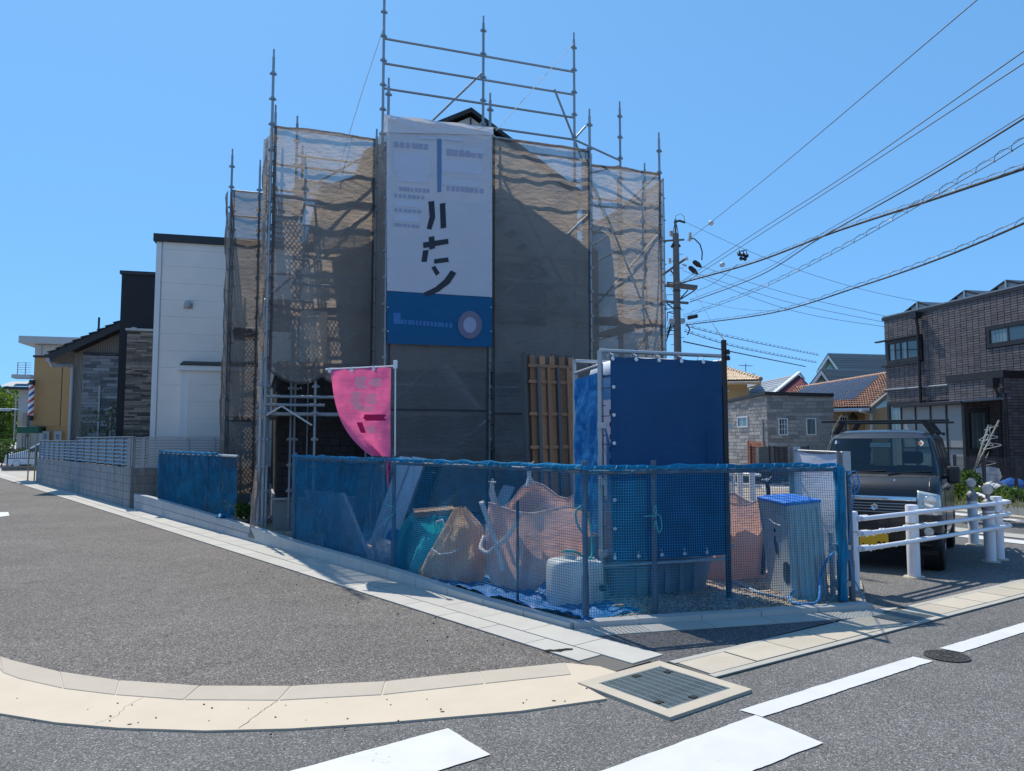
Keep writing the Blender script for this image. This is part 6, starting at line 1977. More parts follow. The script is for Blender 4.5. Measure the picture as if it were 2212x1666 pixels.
# ------------------------------------------------------------------ tilted plastic bin
bl, bf, br = G(1663, 1271, .03), G(1711, 1291, .03), G(1790, 1284, .03)
tl2, tf2, tr2 = AT(1637, 1079, bl.y), AT(1697, 1093, bf.y), AT(1772, 1086, br.y)
bb = bl + br - bf; tb2 = tl2 + tr2 - tf2
bn = thing('plastic_bin', 'tilted pale grey plastic bin with a bright blue lid behind the front net', 'bin', (bl + bf + br + bb) / 4)
def quadface(c0, c1, c2, c3, bow):
    n = (c1 - c0).cross(c3 - c0).normalized()
    return lambda a, b: bil((c0, c1, c2, c3), a, b) + n * bow * math.sin(math.pi * b) * (1 if bow else 0)
mb = MB()
for c0, c1, c2, c3, bow in ((bl, bf, tf2, tl2, -.03), (bf, br, tr2, tf2, .0), (br, bb, tb2, tr2, .0), (bb, bl, tl2, tb2, .0)):
    mb.grid(quadface(c0, c1, c2, c3, bow), 10, 16)
mb.build('body', M_BINP, bn, smooth=True)
upv = (tf2 - bf).normalized()
lid = [tl2, tf2, tr2, tb2]; lc = sum(lid, V(0, 0, 0)) / 4
lid2 = [lc + (p - lc) * 1.05 for p in lid]
MB().ext([p + upv * .0 for p in lid2], upv * .035).build('lid', M_BINL, bn, bevel=.012)
for k in (1, 2, 3):
    f_ = k / 4
    MB().bar(lid2[0].lerp(lid2[3], f_) + upv * .037, lid2[1].lerp(lid2[2], f_) + upv * .037, .02, .006, upv).build('lid_rib', M_BINL, bn)
for k in range(6):
    f_ = (k + .6) / 6.2
    MB().bar(bf.lerp(br, f_) + (br - bf).cross(Z).normalized() * .006, tf2.lerp(tr2, f_) + (br - bf).cross(Z).normalized() * .006 - upv * .05, .03, .012, (br - bf).cross(Z)).build('rib', M_BINP, bn)
nl_ = (bf - bl).cross(tl2 - bl).normalized()
if nl_.y > 0: nl_ = -nl_
def slot(a0_, a1_, b0_, b1_):
    P4 = (bl, bf, tf2, tl2); mb = MB()
    cx_, cz_ = (a0_ + a1_) / 2, (b0_ + b1_) / 2
    pts = []
    for k in range(16):
        t = 2 * math.pi * k / 16; c, s_ = math.cos(t), math.sin(t); r = (abs(c) ** 4 + abs(s_) ** 4) ** -.25
        a, b = cx_ + c * r * (a1_ - a0_) / 2, cz_ + s_ * r * (b1_ - b0_) / 2
        fb = (bf - bl).cross(tl2 - bl).normalized() * (-.03) * math.sin(math.pi * b)
        pts.append(bil(P4, a, b) + fb + nl_ * .0)
    pts = [p + nl_ * .004 for p in pts]
    return mb.ext(pts, nl_ * .003).build('hand_slot', M_PIT, bn)
slot(.36, .46, .42, .62); slot(.42, .47, .66, .71); slot(.66, .92, .13, .36)
def btext(s, a, b, size):
    cu = bpy.data.curves.new('bin_text', 'FONT'); cu.body = s; cu.size = size; cu.extrude = .0008; cu.align_x = 'CENTER'
    tmp = bpy.data.objects.new('bin_text', cu); COL.objects.link(tmp)
    dg = bpy.context.evaluated_depsgraph_get()
    me = bpy.data.meshes.new_from_object(tmp.evaluated_get(dg)); bpy.data.objects.remove(tmp)
    me.materials.clear(); me.materials.append(M_BINT)
    P4 = (bl, bf, tf2, tl2)
    xd = (tf2 - tl2).normalized(); yd = (tl2 - bl).normalized(); yd = (yd - xd * yd.dot(xd)).normalized(); zd = xd.cross(yd)
    o_ = bil(P4, a, b) + (bf - bl).cross(tl2 - bl).normalized() * (-.03) * math.sin(math.pi * b) + nl_ * .006
    Mx = Matrix(((xd.x, yd.x, zd.x, o_.x), (xd.y, yd.y, zd.y, o_.y), (xd.z, yd.z, zd.z, o_.z), (0, 0, 0, 1)))
    o = bpy.data.objects.new('lettering', me); put(o, Mx, bn)
btext('Uleos', .66, .83, .075)
P4 = (bl, bf, tf2, tl2)
MB().tube([bil(P4, .46, .82) + nl_ * .03, bil(P4, .6, .785) + nl_ * .028, bil(P4, .85, .775) + nl_ * .024], .003, 4).build('logo_swoosh', M_BINT, bn)
# ------------------------------------------------------------------ white sign sheet between two steel posts
sa, sb = AT(1715, 952, 8.55), AT(1821, 952, 7.75)
sa, sb = V(sa.x, sa.y, 0), V(sb.x, sb.y, 0)
sg = thing('site_sign', 'plain white vinyl sign sheet stretched between two steel posts', 'sign', (sa + sb) / 2)
sd_ = (sb - sa).normalized()
for p, zt in ((sa, ZA(sa.y, 965)), (sb, ZA(sb.y, 975))):
    sn = sd_.cross(Z)
    mb = MB()
    for o_ in (-.045, .045): mb.box(p + Z * zt / 2 + sd_ * o_, .012, .09, zt, sd_, sn, Z)
    mb.box(p + Z * zt / 2, .078, .012, zt, sd_, sn, Z)
    mb.build('steel_post', M_GALV, sg)
za, zb2 = ZA(sa.y, 975), ZA(sb.y, 980)
def sgn(a, b):
    p = (sa + sd_ * .07).lerp(sb - sd_ * .07, a); z = .18 + (za + (zb2 - za) * a - .18) * b
    return V(p.x, p.y, z - .02 * math.sin(math.pi * a) * b) + sd_.cross(Z) * (.02 * noise.noise(V(a * 2, b * 3, 1)) + .02 * math.sin(b * 3))
MB().grid(sgn, 14, 24).build('vinyl', M_VINYLW, sg, smooth=True, fix=False)
rod('top_bar', M_GALV, sg, V(sa.x, sa.y, za + .01), V(sb.x, sb.y, zb2 + .01), .012)
for z in (.55, 1.05): MB().tube([V(sa.x, sa.y - .03, z + .02), V(sb.x, sb.y - .03, z)], .003, 4).build('wire', M_DARKSTEEL, sg)
# ------------------------------------------------------------------ charcoal tile house
T0 = V(14.6, 28.8, 0)
TD = V(.205, -.979, 0)            # along the facade towards the viewer
TN = V(-.979, -.205, 0)           # out of the facade
FT_ = Matrix(((TD.x, TN.x, 0, T0.x), (TD.y, TN.y, 0, T0.y), (0, 0, 1, 0), (0, 0, 0, 1)))
th_ = thing('house', 'two storey charcoal tiled house with flat roof and dark windows on the right', 'house', fr=FT_ @ Matrix.Translation((4, -3, 0)))
TL, TZ = 11.0, 6.28
def tx(px, out=0.0): return on(T0 + TN * out, TD, px)
def tz(px, py, out=0.0):
    q = T0 + TN * out + TD * tx(px, out); return ZA(q.y, py)
MB(FT_).bx(0, TL, -8, -.02, 0, TZ).build('wall', M_TILEB, th_)
MB(FT_).bx(-.08, TL, -8.1, .045, TZ, TZ + .12).build('roof_edge', M_BRONZE, th_)
MB(FT_).bx(-.06, TL, -8.1, .03, TZ + .12, TZ + .17).build('roof_flashing', M_SLATEB, th_)
# windows: x range, z range in the facade
wins = []
def twin(px0, px1, py0, py1, n, name='window', mat=M_CURTAIN, out=0.0, split=None):
    a, b = tx(px0, out), tx(px1, out)
    z0, z1 = tz((px0 + px1) / 2, py1, out), tz((px0 + px1) / 2, py0, out)
    wins.append((a - .12, b + .12, z0 - .12, z1 + .12, out))
    mb = MB(FT_); o = out
    for q in ((a - .12, b + .12, z0 - .12, z0), (a - .12, b + .12, z1, z1 + .12), (a - .12, a, z0, z1), (b, b + .12, z0, z1)):
        mb.bx(q[0], q[1], o - .02, o + .055, q[2], q[3])
    w = mb.build('window', M_BRONZE, th_)
    cuts = split or [k / n for k in range(n + 1)]
    for k in range(len(cuts) - 1):
        xa, xb = a + (b - a) * cuts[k], a + (b - a) * cuts[k + 1]
        MB(FT_).bx(xa + .03, xb - .03, o + .005 + .012 * (k % 2), o + .02 + .012 * (k % 2), z0 + .03, z1 - .03).build('pane', mat if k % 2 == 0 else M_GLASS, w)
        m = MB(FT_)
        m.bx(xa, xa + .03, o, o + .045, z0, z1); m.bx(xb - .03, xb, o, o + .045, z0, z1); m.bx(xa + .03, xb - .03, o, o + .045, z0, z0 + .03); m.bx(xa + .03, xb - .03, o, o + .045, z1 - .03, z1)
        m.build('sash', M_BRONZE, w)
twin(1929, 1996, 738, 776, 4, split=[0, .22, .40, .62, 1])
twin(2151, 2235, 706, 738, 2)
twin(1926, 2010, 874, 1036, 2)
twin(2016, 2052, 874, 1036, 1)
MB(FT_).bx(tx(1915), tx(1998), .0, .11, tz(1955, 786) - .05, tz(1955, 786) + .02).build('sill_band', M_BRONZE, th_)
MB(FT_).bx(tx(1908) - .1, tx(1998), .0, .16, tz(1955, 737) + .08, tz(1955, 737) + .13).build('window_hood', M_BRONZE, th_)
# wing in front of the facade
WO = 1.0
wa, wb = tx(2055, WO), tx(2172, WO)
WZ = tz(2100, 823, WO)
MB(FT_).bx(wa, wb, -.0, WO - .02, 0, WZ).build('wing_wall', M_TILEB, th_)
MB(FT_).bx(wa - .06, wb + .08, -.0, WO + .05, WZ, WZ + .22).build('wing_roof', M_BRONZE, th_)
MB(FT_).bx(wb + .002, wb + .03, .0, WO, 0, WZ).build('wing_side', M_TILEB, th_)
twin(2098, 2134, 890, 972, 1, out=WO)
# tiles: the nearest three hundred as parts, the rest as one layer
tiles = []
def tile_field(a0, a1, z0, z1, out, flip=False):
    w_, h_ = .25, .082
    nx = int((a1 - a0) / w_) + 1; nz = int((z1 - z0) / h_) + 1
    for i in range(nx):
        for j in range(nz):
            xa, xb = a0 + i * w_, min(a0 + (i + 1) * w_, a1); za, zb = z0 + j * h_, min(z0 + (j + 1) * h_, z1)
            if xb - xa < .04 or zb - za < .02: continue
            cx_, cz_ = (xa + xb) / 2, (za + zb) / 2
            if any(abs(o_ - out) < .1 and q0 < cx_ < q1 and q2 < cz_ < q3 for q0, q1, q2, q3, o_ in wins): continue
            if out == 0 and wa - .05 < cx_ < wb and cz_ < WZ + .15: continue
            tiles.append((cx_, cz_, xb - xa - .02, zb - za - .016, out))
tile_field(0, TL, .4, TZ, 0.0)
tile_field(wa, wb, .4, WZ, WO)
tiles.sort(key=lambda q: -(q[0] + q[4] * 2 - abs(q[1] - 3.6) * .5) if q[0] < tx(2225) else 99)
for cx_, cz_, w_, h_, o_ in tiles[:300]:
    piece('tile', M_TILEH, th_, (cx_, o_ - .004 + random.uniform(0, .006), cz_), w_, .036, h_, fr=FT_)
mb = MB(FT_)
for cx_, cz_, w_, h_, o_ in tiles[300:]: mb.box((cx_, o_ - .004 + random.uniform(0, .006), cz_), w_, .036, h_)
mb.build('tile_cladding', M_TILEH, th_, kind='stuff')
mb = MB(FT_)
for j in range(int((WZ - .4) / .094)):
    for i in range(4): mb.box((wb + .03, .13 + i * .25, .45 + j * .094), .03, .236, .08)
mb.build('side_tiles', M_TILEH, th_, kind='stuff')
pxd = tx(1999)
dp = MB(FT_).tube([(pxd, .16, TZ - .05), (pxd, .16, TZ - .35), (pxd, .13, TZ - .5), (pxd, .13, .3)], .055, 10).build('downpipe', M_BRONZE, th_, smooth=True)
MB(FT_).bx(pxd - .14, pxd + .14, .08, .32, TZ - .22, TZ + .02).build('rain_hopper', M_BRONZE, th_)
pxd = tx(2160, WO)
MB(FT_).tube([(pxd, WO + .16, WZ - .1), (pxd + .1, WO + .16, WZ - .35), (pxd + .1, WO + .1, WZ - .5), (pxd + .1, WO + .1, .3)], .05, 10).build('downpipe', M_BRONZE, th_, smooth=True)
MB(FT_).bx(pxd - .14, pxd + .14, WO + .08, WO + .3, WZ - .3, WZ + .0).build('rain_hopper', M_BRONZE, th_)
MB(FT_).tube([(.0, .05, tz(1917, 843)), (tx(2055), .05, tz(2055, 832))], .035, 8).build('wall_pipe', M_SLATEB, th_)
# tilted solar racks on the flat roof
for px, w_ in ((1958, 1.15), (2060, 1.15), (2150, 1.15), (2222, 1.2)):
    a = tx(px)
    sr = MB(FT_).ext([V(a - w_ * .95, -.7, TZ + .20), V(a + .0, -.7, TZ + .62), V(a + w_ * .62, -.7, TZ + .34), V(a + w_ * .60, -.7, TZ + .29), V(a, -.7, TZ + .57), V(a - w_ * .92, -.7, TZ + .16)], V(0, -3.2, 0)).build('solar_rack', M_BRONZE, th_)
    for d in (-.72, -2.2): MB(FT_).bx(a - .03, a + .03, d - .03, d + .03, TZ + .17, TZ + .60).build('rack_leg', M_GALV, sr)
    MB(FT_).ext([V(a - w_ * .3, -.74, TZ + .16), V(a + w_ * .55, -.74, TZ + .16), V(a + w_ * .55, -.74, TZ + .30), V(a, -.74, TZ + .55), V(a - w_ * .3, -.74, TZ + .44)], V(0, -.02, 0)).build('rack_side', M_LOUV, sr)
# ------------------------------------------------------------------ terrace enclosure of frosted panels
EO = 2.3
ea, eb = tx(1950, EO), tx(2084, EO)
te = thing('terrace_roof', 'frosted panel terrace enclosure with sloping roof in front of the charcoal house', 'terrace', fr=FT_ @ Matrix.Translation(((ea + eb) / 2, EO, 0)))
EZ = tz(2015, 874, EO)
npn = 4
for k in range(npn):
    xa, xb = ea + (eb - ea) * k / npn, ea + (eb - ea) * (k + 1) / npn
    for za, zb in ((.15, 1.35), (1.39, EZ - .06)):
        piece('panel', M_FROST, te, ((xa + xb) / 2, EO, (za + zb) / 2), xb - xa - .05, .012, zb - za, fr=FT_)
    piece('mullion', M_BRONZE, te, (xa, EO + .01, EZ / 2 + .1), .045, .05, EZ - .2, fr=FT_)
piece('mullion', M_BRONZE, te, (eb + .03, EO + .01, EZ / 2), .10, .09, EZ, fr=FT_)
for z in (.13, 1.37, EZ - .03): piece('transom', M_BRONZE, te, ((ea + eb) / 2, EO + .012, z), eb - ea, .055, .04, fr=FT_)
ec = tx(2186, 1.0); ZB = tz(2186, 862, 1.0)
MB(FT_).ext([V(ea - .15, EO + .15, EZ), V(eb + .15, EO + .15, EZ), V(ec, .95, ZB), V(tx(2050), .0 + .12, ZB + .06), V(ea - .1, .1, ZB + .06)], V(0, 0, .05)).build('roof_sheet', M_SLATEB, te)
barpiece('gutter_beam', M_BRONZE, te, (ea - .15, EO + .17, EZ + .0), (eb + .15, EO + .17, EZ + .0), .10, .09, fr=FT_)
barpiece('side_beam', M_SLATEB, te, (eb + .15, EO + .15, EZ + .04), (ec, .98, ZB + .04), .07, .05, fr=FT_)
rod('post', M_BRONZE, te, (tx(2176, 1.4), 1.4, 0), (tx(2176, 1.4), 1.4, EZ + .25), .05, FT_)
# ------------------------------------------------------------------ houses farther back on the right
def gable(name, label, fr, L, W, zw, zr, wallm, roofm, ov=.4, cat='house', th=.12):
    """box house: local x along the gable end (width W), local y along the ridge (length L)"""
    t = thing(name, label, cat, fr=fr)
    MB(fr).ext([V(0, 0, 0), V(W, 0, 0), V(W, 0, zw), V(W / 2, 0, zr - .05), V(0, 0, zw)], V(0, L, 0)).build('wall', wallm, t)
    sl = (zr - zw) / (W / 2)
    for s_ in (0, 1):
        e = (-ov, zw - ov * sl) if s_ == 0 else (W + ov, zw - ov * sl)
        MB(fr).ext([V(e[0], -ov, e[1]), V(W / 2, -ov, zr), V(W / 2, -ov, zr + th), V(e[0], -ov, e[1] + th)], V(0, L + 2 * ov, 0)).build('roof_slope', roofm, t)
        MB(fr).ext([V(e[0], -ov - .05, e[1] - .10), V(W / 2, -ov - .05, zr - .10), V(W / 2, -ov - .05, zr + .03), V(e[0], -ov - .05, e[1] + .03)], V(0, .045, 0)).build('barge_board', M_TRIMW, t)
    return t
def house_win(t, fr, x0, x1, z0, z1, y=0.0, bars=(1, 1), mat=M_GLASS, frame_m=M_TRIMW, w=.05):
    mb = MB(fr)
    for q in ((x0 - w, x1 + w, z0 - w, z0), (x0 - w, x1 + w, z1, z1 + w), (x0 - w, x0, z0, z1), (x1, x1 + w, z0, z1)): mb.bx(q[0], q[1], y - .05, y + .01, q[2], q[3])
    f_ = mb.build('window', frame_m, t)
    MB(fr).bx(x0, x1, y - .02, y - .005, z0, z1).build('pane', mat, f_)
    for k in range(1, bars[0]): MB(fr).bx(x0 + (x1 - x0) * k / bars[0] - .012, x0 + (x1 - x0) * k / bars[0] + .012, y - .035, y - .022, z0, z1).build('glazing_bar', frame_m, f_)
    for k in range(1, bars[1]): MB(fr).bx(x0, x1, y - .034, y - .0225, z0 + (z1 - z0) * k / bars[1] - .012, z0 + (z1 - z0) * k / bars[1] + .012).build('glazing_bar', frame_m, f_)
    return f_
# grey block clad house: corner at px 1659
PC = face_at(1659, 33.0)
Fc = frame(PC, V(.995, -.10, 0))                 # front wall to the right
fx = lambda px: on(PC, V(.995, -.10, 0), px)
zc_ = lambda py: ZA(33, py)
bh = thing('house', 'single storey grey block clad house with slanted dark roof edge', 'house', fr=Fc)
SD = V(-.20, .98, 0)                            # lit side wall, away to the left
slen = on(PC, SD, 1560)
cw_ = fx(1803)
mb = MB()
a, b, c_ = PC, PC + V(.995, -.10, 0) * cw_, PC + SD * slen
top_r, top_l = zc_(857), zc_(852)
zsl = ZA((PC + SD * slen).y, 872)
mb.add([a, b, b + Z * top_r, a + Z * top_l], [(0, 1, 2, 3)])
mb.add([a, c_, c_ + Z * zsl, a + Z * top_l], [(0, 1, 2, 3)])
d_ = b + SD * slen
mb.add([b, d_, d_ + Z * zsl, b + Z * top_r], [(0, 1, 2, 3)]); mb.add([c_, d_, d_ + Z * zsl, c_ + Z * zsl], [(0, 1, 2, 3)])
mb.build('wall', M_STONELB, bh, fix=False)
mb = MB(); n_ = V(-.10, -.995, 0); n2 = V(-.98, -.20, 0)
mb.ext([a + n_ * .1 + Z * (top_l - .02) + V(-.1, 0, 0), b + n_ * .1 + Z * (top_r - .02), d_ + Z * (zsl - .02), c_ + n2 * .1 + Z * (zsl - .02)], V(0, 0, .14))
mb.build('roof', M_BRONZE, bh)
wl_ = [(fx(1684), fx(1700), zc_(938), zc_(906)), (fx(1744), fx(1761), zc_(938), zc_(906))]
sw_ = [(on(PC, SD, 1617), on(PC, SD, 1597), zc_(924) + .1, zc_(905) + .12)]
mb = MB()
for (o_, dr, nn, ln, ws, zt0, zt1) in ((PC, V(.995, -.10, 0), n_, cw_, wl_, top_l, top_r), (PC, SD, n2, slen, sw_, top_l, zsl)):
    j = 0; z = .2
    while z < max(zt0, zt1):
        x = -(j % 2) * .3 - random.uniform(0, .1)
        while x < ln:
            w = random.choice((.30, .42, .52)); xa, xb = max(x, 0), min(x + w, ln)
            zt = zt0 + (zt1 - zt0) * (xa + xb) / 2 / ln
            h = min(.165, zt - z - .03)
            if xb - xa > .05 and h > .05:
                cx_, cz_ = (xa + xb) / 2, z + h / 2
                if not any(q0 - .1 < cx_ < q1 + .1 and q2 - .1 < cz_ < q3 + .1 for q0, q1, q2, q3 in [(min(q[0], q[1]), max(q[0], q[1]), q[2], q[3]) for q in ws]):
                    mb.box(o_ + dr * cx_ + nn * random.uniform(.0, .012) + Z * cz_, xb - xa - .022, .03, h - .022, dr, nn, Z)
            x += w
        z += .165; j += 1
mb.build('block_cladding', M_STONEL, bh, kind='stuff')
house_win(bh, Fc, *wl_[0], bars=(3, 3), y=-.02); house_win(bh, Fc, *wl_[1], bars=(1, 1), mat=M_CURTAIN, y=-.02)
Fs = Matrix(((-SD.x, -n2.x, 0, PC.x), (-SD.y, -n2.y, 0, PC.y), (0, 0, 1, 0), (0, 0, 0, 1)))
q = sw_[0]; house_win(bh, Fs, -q[1], -q[0], q[2], q[3], mat=M_CURTAIN, y=-.02)
xdp = on(PC, SD, 1650); MB().tube([PC + SD * xdp + n2 * .06 + Z * .3, PC + SD * xdp + n2 * .06 + Z * zc_(905) * 1.0], .05, 8).build('downpipe', M_WALLG, bh)
# house behind with terracotta roof and solar panels
PT = face_at(1690, 42.0)
zT = lambda y, py: ZA(y, py)
tr = thing('house', 'ochre house with terracotta tiled roof carrying a field of solar panels', 'house', PT)
eaveL, eaveR = AT(1800, 888, 36.0), AT(1884, 886, 36.5)
# roof plane given by ridge line and eave line
r0, r1 = AT(1722, 842, 42.5), AT(1960, 803, 40.0)
dv = (r1 - r0)
e1 = AT(1878, 884, 36.0)
e0 = e1 - V(dv.x, dv.y, 0) * .88
e0.z = e1.z
roofn = (r1 - r0).cross(e0 - r0).normalized()
if roofn.z < 0: roofn = -roofn
MB().ext([e0, e1, r1, r0], -roofn * .12).build('roof_deck', M_BRONZE, tr)
mb = MB()
nc, nr = 44, 18
def rp(a, b): return (e0.lerp(e1, a)).lerp(r0.lerp(r1, a), b)
for j in range(nr):
    def row_(a, b, j=j):
        p = rp(a, (j + b * 1.06) / nr)
        return p + roofn * (.035 + .085 * abs(math.sin(math.pi * a * nc)) ** .8 + .07 * (1 - b))
    mb.grid(row_, nc * 4, 1)
mb.build('roof_tiles', M_TERRA, tr, smooth=True, fix=False, kind='stuff')
mb = MB()
mb.tube([r0 + roofn * .06, r1 + roofn * .06], .11, 8)
for k in range(44): mb.tube([r0.lerp(r1, k / 44) + roofn * .06, r0.lerp(r1, (k + .3) / 44) + roofn * .06], .135, 8)
mb.build('ridge_tiles', M_TERRA, tr, kind='stuff')
pa_, pb2 = .12, .80
for i in range(5):
    for j in range(3):
        a0_, a1_ = pa_ + (pb2 - pa_) * i / 5, pa_ + (pb2 - pa_) * (i + 1) / 5
        b0_, b1_ = .18 + .24 * j, .18 + .24 * (j + 1)
        g = .006
        qd = [rp(a0_ + g, b0_ + g), rp(a1_ - g, b0_ + g), rp(a1_ - g, b1_ - g), rp(a0_ + g, b1_ - g)]
        sp_ = MB().ext([p + roofn * .15 for p in qd], roofn * .03).build('solar_panel', M_WALLG, tr)
        mb = MB()
        for u_ in range(6):
            for v_ in range(4):
                c4 = [bil(qd, (u_ + s0) / 6, (v_ + t0) / 4) + roofn * .205 for s0, t0 in ((.035, .035), (.965, .035), (.965, .965), (.035, .965))]
                mb.poly(c4)
        mb.build('solar_cells', M_SOLAR, sp_, fix=False)
# its walls
wfr = V(.93, -.37, 0)
g0 = AT(1872, 952, 36.8); g0 = V(g0.x, g0.y, 0)
MB().ext([g0, g0 + wfr * 7, V((g0 + wfr * 7).x, (g0 + wfr * 7).y, ZA(35, 815)), V(g0.x, g0.y, ZA(36.8, 888))], V(.4, .9, 0) * 7).build('gable_wall', M_YELLOW, tr)
MB().ext([AT(1866, 893, 36.2), AT(1893, 893, 36.1), AT(1893, 880, 36.1), AT(1966, 822, 35.4), AT(1966, 808, 35.4), AT(1878, 876, 36.2)], V(.05, .12, 0)).build('barge_board', M_GREIGE, tr)
g1 = AT(1800, 952, 38.5); g2 = AT(1878, 952, 38.0)
MB().ext([V(g1.x, g1.y, 0), V(g2.x, g2.y, 0), V(g2.x, g2.y, 3.2), V(g1.x, g1.y, 3.2)], V(.2, 2, 0)).build('porch_wall', M_YELLOW, tr)
Fd = frame(V(g1.x, g1.y, 0), V(g2.x - g1.x, g2.y - g1.y, 0))
fdx = lambda px: on(V(g1.x, g1.y, 0), (V(g2.x - g1.x, g2.y - g1.y, 0)).normalized(), px)
house_win(tr, Fd, fdx(1817), fdx(1830), ZA(38.4, 948), ZA(38.4, 902), bars=(3, 4), w=.1)
MB(Fd).lathe((fdx(1843), -.25, ZA(38.4, 912)), [(.05, 0), (.2, .05), (.26, .18), (.15, .35), (.02, .5)], 10).build('hanging_basket', M_BARK, tr)
MB().tube([AT(1858, 888, 36), AT(1872, 892, 36.3), AT(1882, 896, 36.4), AT(1883, 1000, 36.4)], .06, 8).build('downpipe', M_TRIMW, tr, smooth=True)
MB().tube([e0 - roofn * .02 + Z * .0, e1 - roofn * .02], .09, 8).build('eave_gutter', M_TRIMW, tr)
# grey slate house with two aqua gables
def gable_px(name, label, pk, bl_, br_, Y, ridge_px, depth, wallm, roofm):
    """gable end drawn by its peak and eaves; the ridge runs off to the right and back"""
    A, B, K = AT(*bl_, Y), AT(*br_, Y), AT(*pk, Y)
    RK = AT(*ridge_px, Y + depth)
    d = RK - K
    t = thing(name, label, 'house', V(K.x, K.y, 0))
    nrm = V(0, -1, 0)
    mb = MB()
    mb.ext([V(A.x, Y, 0), V(B.x, Y, 0), B - Z * .05, K - Z * .05, A - Z * .05], V(d.x, d.y, 0) * .98)
    mb.build('wall', wallm, t)
    for E_ in (A, B):
        sgn = -1 if E_ is A else 1
        e_ = E_ + (E_ - K) * .10
        off = V(0, -.35, 0)
        MB().ext([e_ + off, K + off, K + off + Z * .16, e_ + off + Z * .16], d + V(0, .35, 0)).build('roof_slope', roofm, t)
        MB().ext([e_ + off + V(0, -.06, -.22), K + off + V(0, -.06, -.22), K + off + V(0, -.06, .04), e_ + off + V(0, -.06, .04)], V(0, .05, 0)).build('barge_board', M_TRIMW, t)
    return t, A, B, K, d
gt_, A, B, K, d = gable_px('house', 'grey slate roofed house with an aqua gable end, nearer of the two aqua gables', (1769, 803), (1742, 838), (1808, 858), 50, (2100, 812), 9, M_AQUA, M_SLATEG)
# slate courses on the visible slope
e_ = B + (B - K) * .10
def slate_rows(t, K, e_, d, n, name='slate_rows'):
    nn = (e_ - K).cross(d).normalized()
    if nn.z < 0: nn = -nn
    mb = MB()
    for j in range(n):
        a, b = K.lerp(e_, j / n) + V(0, -.35, .17), K.lerp(e_, (j + 1) / n) + V(0, -.35, .17)
        mb.ext([a + nn * .01, b + nn * .045, b + nn * .02, a + nn * .0], d + V(0, .35, 0))
    mb.build(name, M_SLATEG, t, kind='stuff')
slate_rows(gt_, K, e_, d, 16)
gt2, A2, B2, K2, d2 = gable_px('house', 'taller grey slate roofed house with a small aqua gable and a skylight', (1784, 769), (1764, 800), (1850, 862), 56, (2120, 776), 8, M_AQUA, M_SLATEG)
e2 = B2 + (B2 - K2) * .10
slate_rows(gt2, K2, e2, d2, 20)
nn2 = (e2 - K2).cross(d2).normalized()
if nn2.z < 0: nn2 = -nn2
base_ = K2.lerp(e2, .34) + d2 * .40 + V(0, -.35, .17)
uu = d2.normalized(); vv = (e2 - K2).normalized()
MB().ext([base_ + nn2 * .02, base_ + uu * 1.3 + nn2 * .02, base_ + uu * 1.3 + vv * 1.1 + nn2 * .02, base_ + vv * 1.1 + nn2 * .02], nn2 * .18).build('skylight', M_BRONZE, gt2)
MB().poly([base_ + uu * .15 + vv * .12 + nn2 * .21, base_ + uu * 1.15 + vv * .12 + nn2 * .21, base_ + uu * 1.15 + vv * .98 + nn2 * .21, base_ + uu * .15 + vv * .98 + nn2 * .21]).build('skylight_glass', M_GLASS, gt2)
# red walled house with blue grey slope facing us
rh = thing('house', 'dark red gabled house with a pale blue grey roof slope', 'house', face_at(1690, 52))
Kp, L0, R0, RB = AT(1722, 809, 52), AT(1610, 856, 46), AT(1664, 856, 46), AT(1612, 829, 52)
sl_ = [AT(1600, 868, 45), AT(1650, 868, 45), AT(1724, 808, 50), AT(1612, 832, 54)]
nr_ = (sl_[1] - sl_[0]).cross(sl_[3] - sl_[0]).normalized()
if nr_.z < 0: nr_ = -nr_
MB().ext(sl_, -nr_ * .12).build('roof_slope', M_SLATEB, rh)
mb = MB()
for j in range(10):
    a0_, a1_ = j / 10, (j + 1) / 10
    mb.ext([sl_[0].lerp(sl_[3], a0_) + nr_ * .03, sl_[1].lerp(sl_[2], a0_) + nr_ * .03, sl_[1].lerp(sl_[2], a1_) + nr_ * .005, sl_[0].lerp(sl_[3], a1_) + nr_ * .005], nr_ * .01)
mb.build('slate_rows', M_SLATEB, rh, kind='stuff')
MB().ext([sl_[1], AT(1760, 868, 45.5), AT(1752, 836, 49.5), sl_[2]], V(.6, 3, 0)).build('gable_wall', M_REDW, rh)
MB().bar(sl_[1] + V(.05, -.1, .1), sl_[2] + V(.05, -.1, .1), .22, .12).build('barge_board', M_TRIMW, rh); MB().bar(sl_[2] + V(.05, -.1, .1), AT(1738, 820, 49.8), .22, .12).build('barge_board', M_TRIMW, rh)
# pale terracotta hip roof house
yh = thing('house', 'ochre house with pale terracotta hipped roof and a TV antenna', 'house', face_at(1590, 46))
MB().ext([V(*AT(1500, 952, 47)[:2], 0), V(*AT(1617, 952, 46)[:2], 0), V(*AT(1617, 952, 46)[:2], ZA(46, 826)), V(*AT(1500, 952, 47)[:2], ZA(47, 824))], V(-2, 7, 0)).build('wall', M_YELLOW, yh)
hp = [AT(1480, 824, 45), AT(1643, 822, 44.5), AT(1560, 796, 49), AT(1480, 793, 50)]
nh = (hp[1] - hp[0]).cross(hp[3] - hp[0]).normalized()
if nh.z < 0: nh = -nh
MB().ext(hp, -nh * .15).build('roof_deck', M_GREIGE, yh)
MB().ext([hp[1], AT(1632, 812, 52), hp[2]], V(0, 0, -.12)).build('roof_hip', M_TERRAP, yh)
mb = MB()
for j in range(9):
    def row2(a, b, j=j):
        f_ = (j + b * 1.05) / 9
        p = hp[0].lerp(hp[1], a).lerp(hp[3].lerp(hp[2], a), f_)
        return p + nh * (.03 + .05 * abs(math.sin(math.pi * a * 30)) + .03 * (1 - b))
    mb.grid(row2, 120, 1)
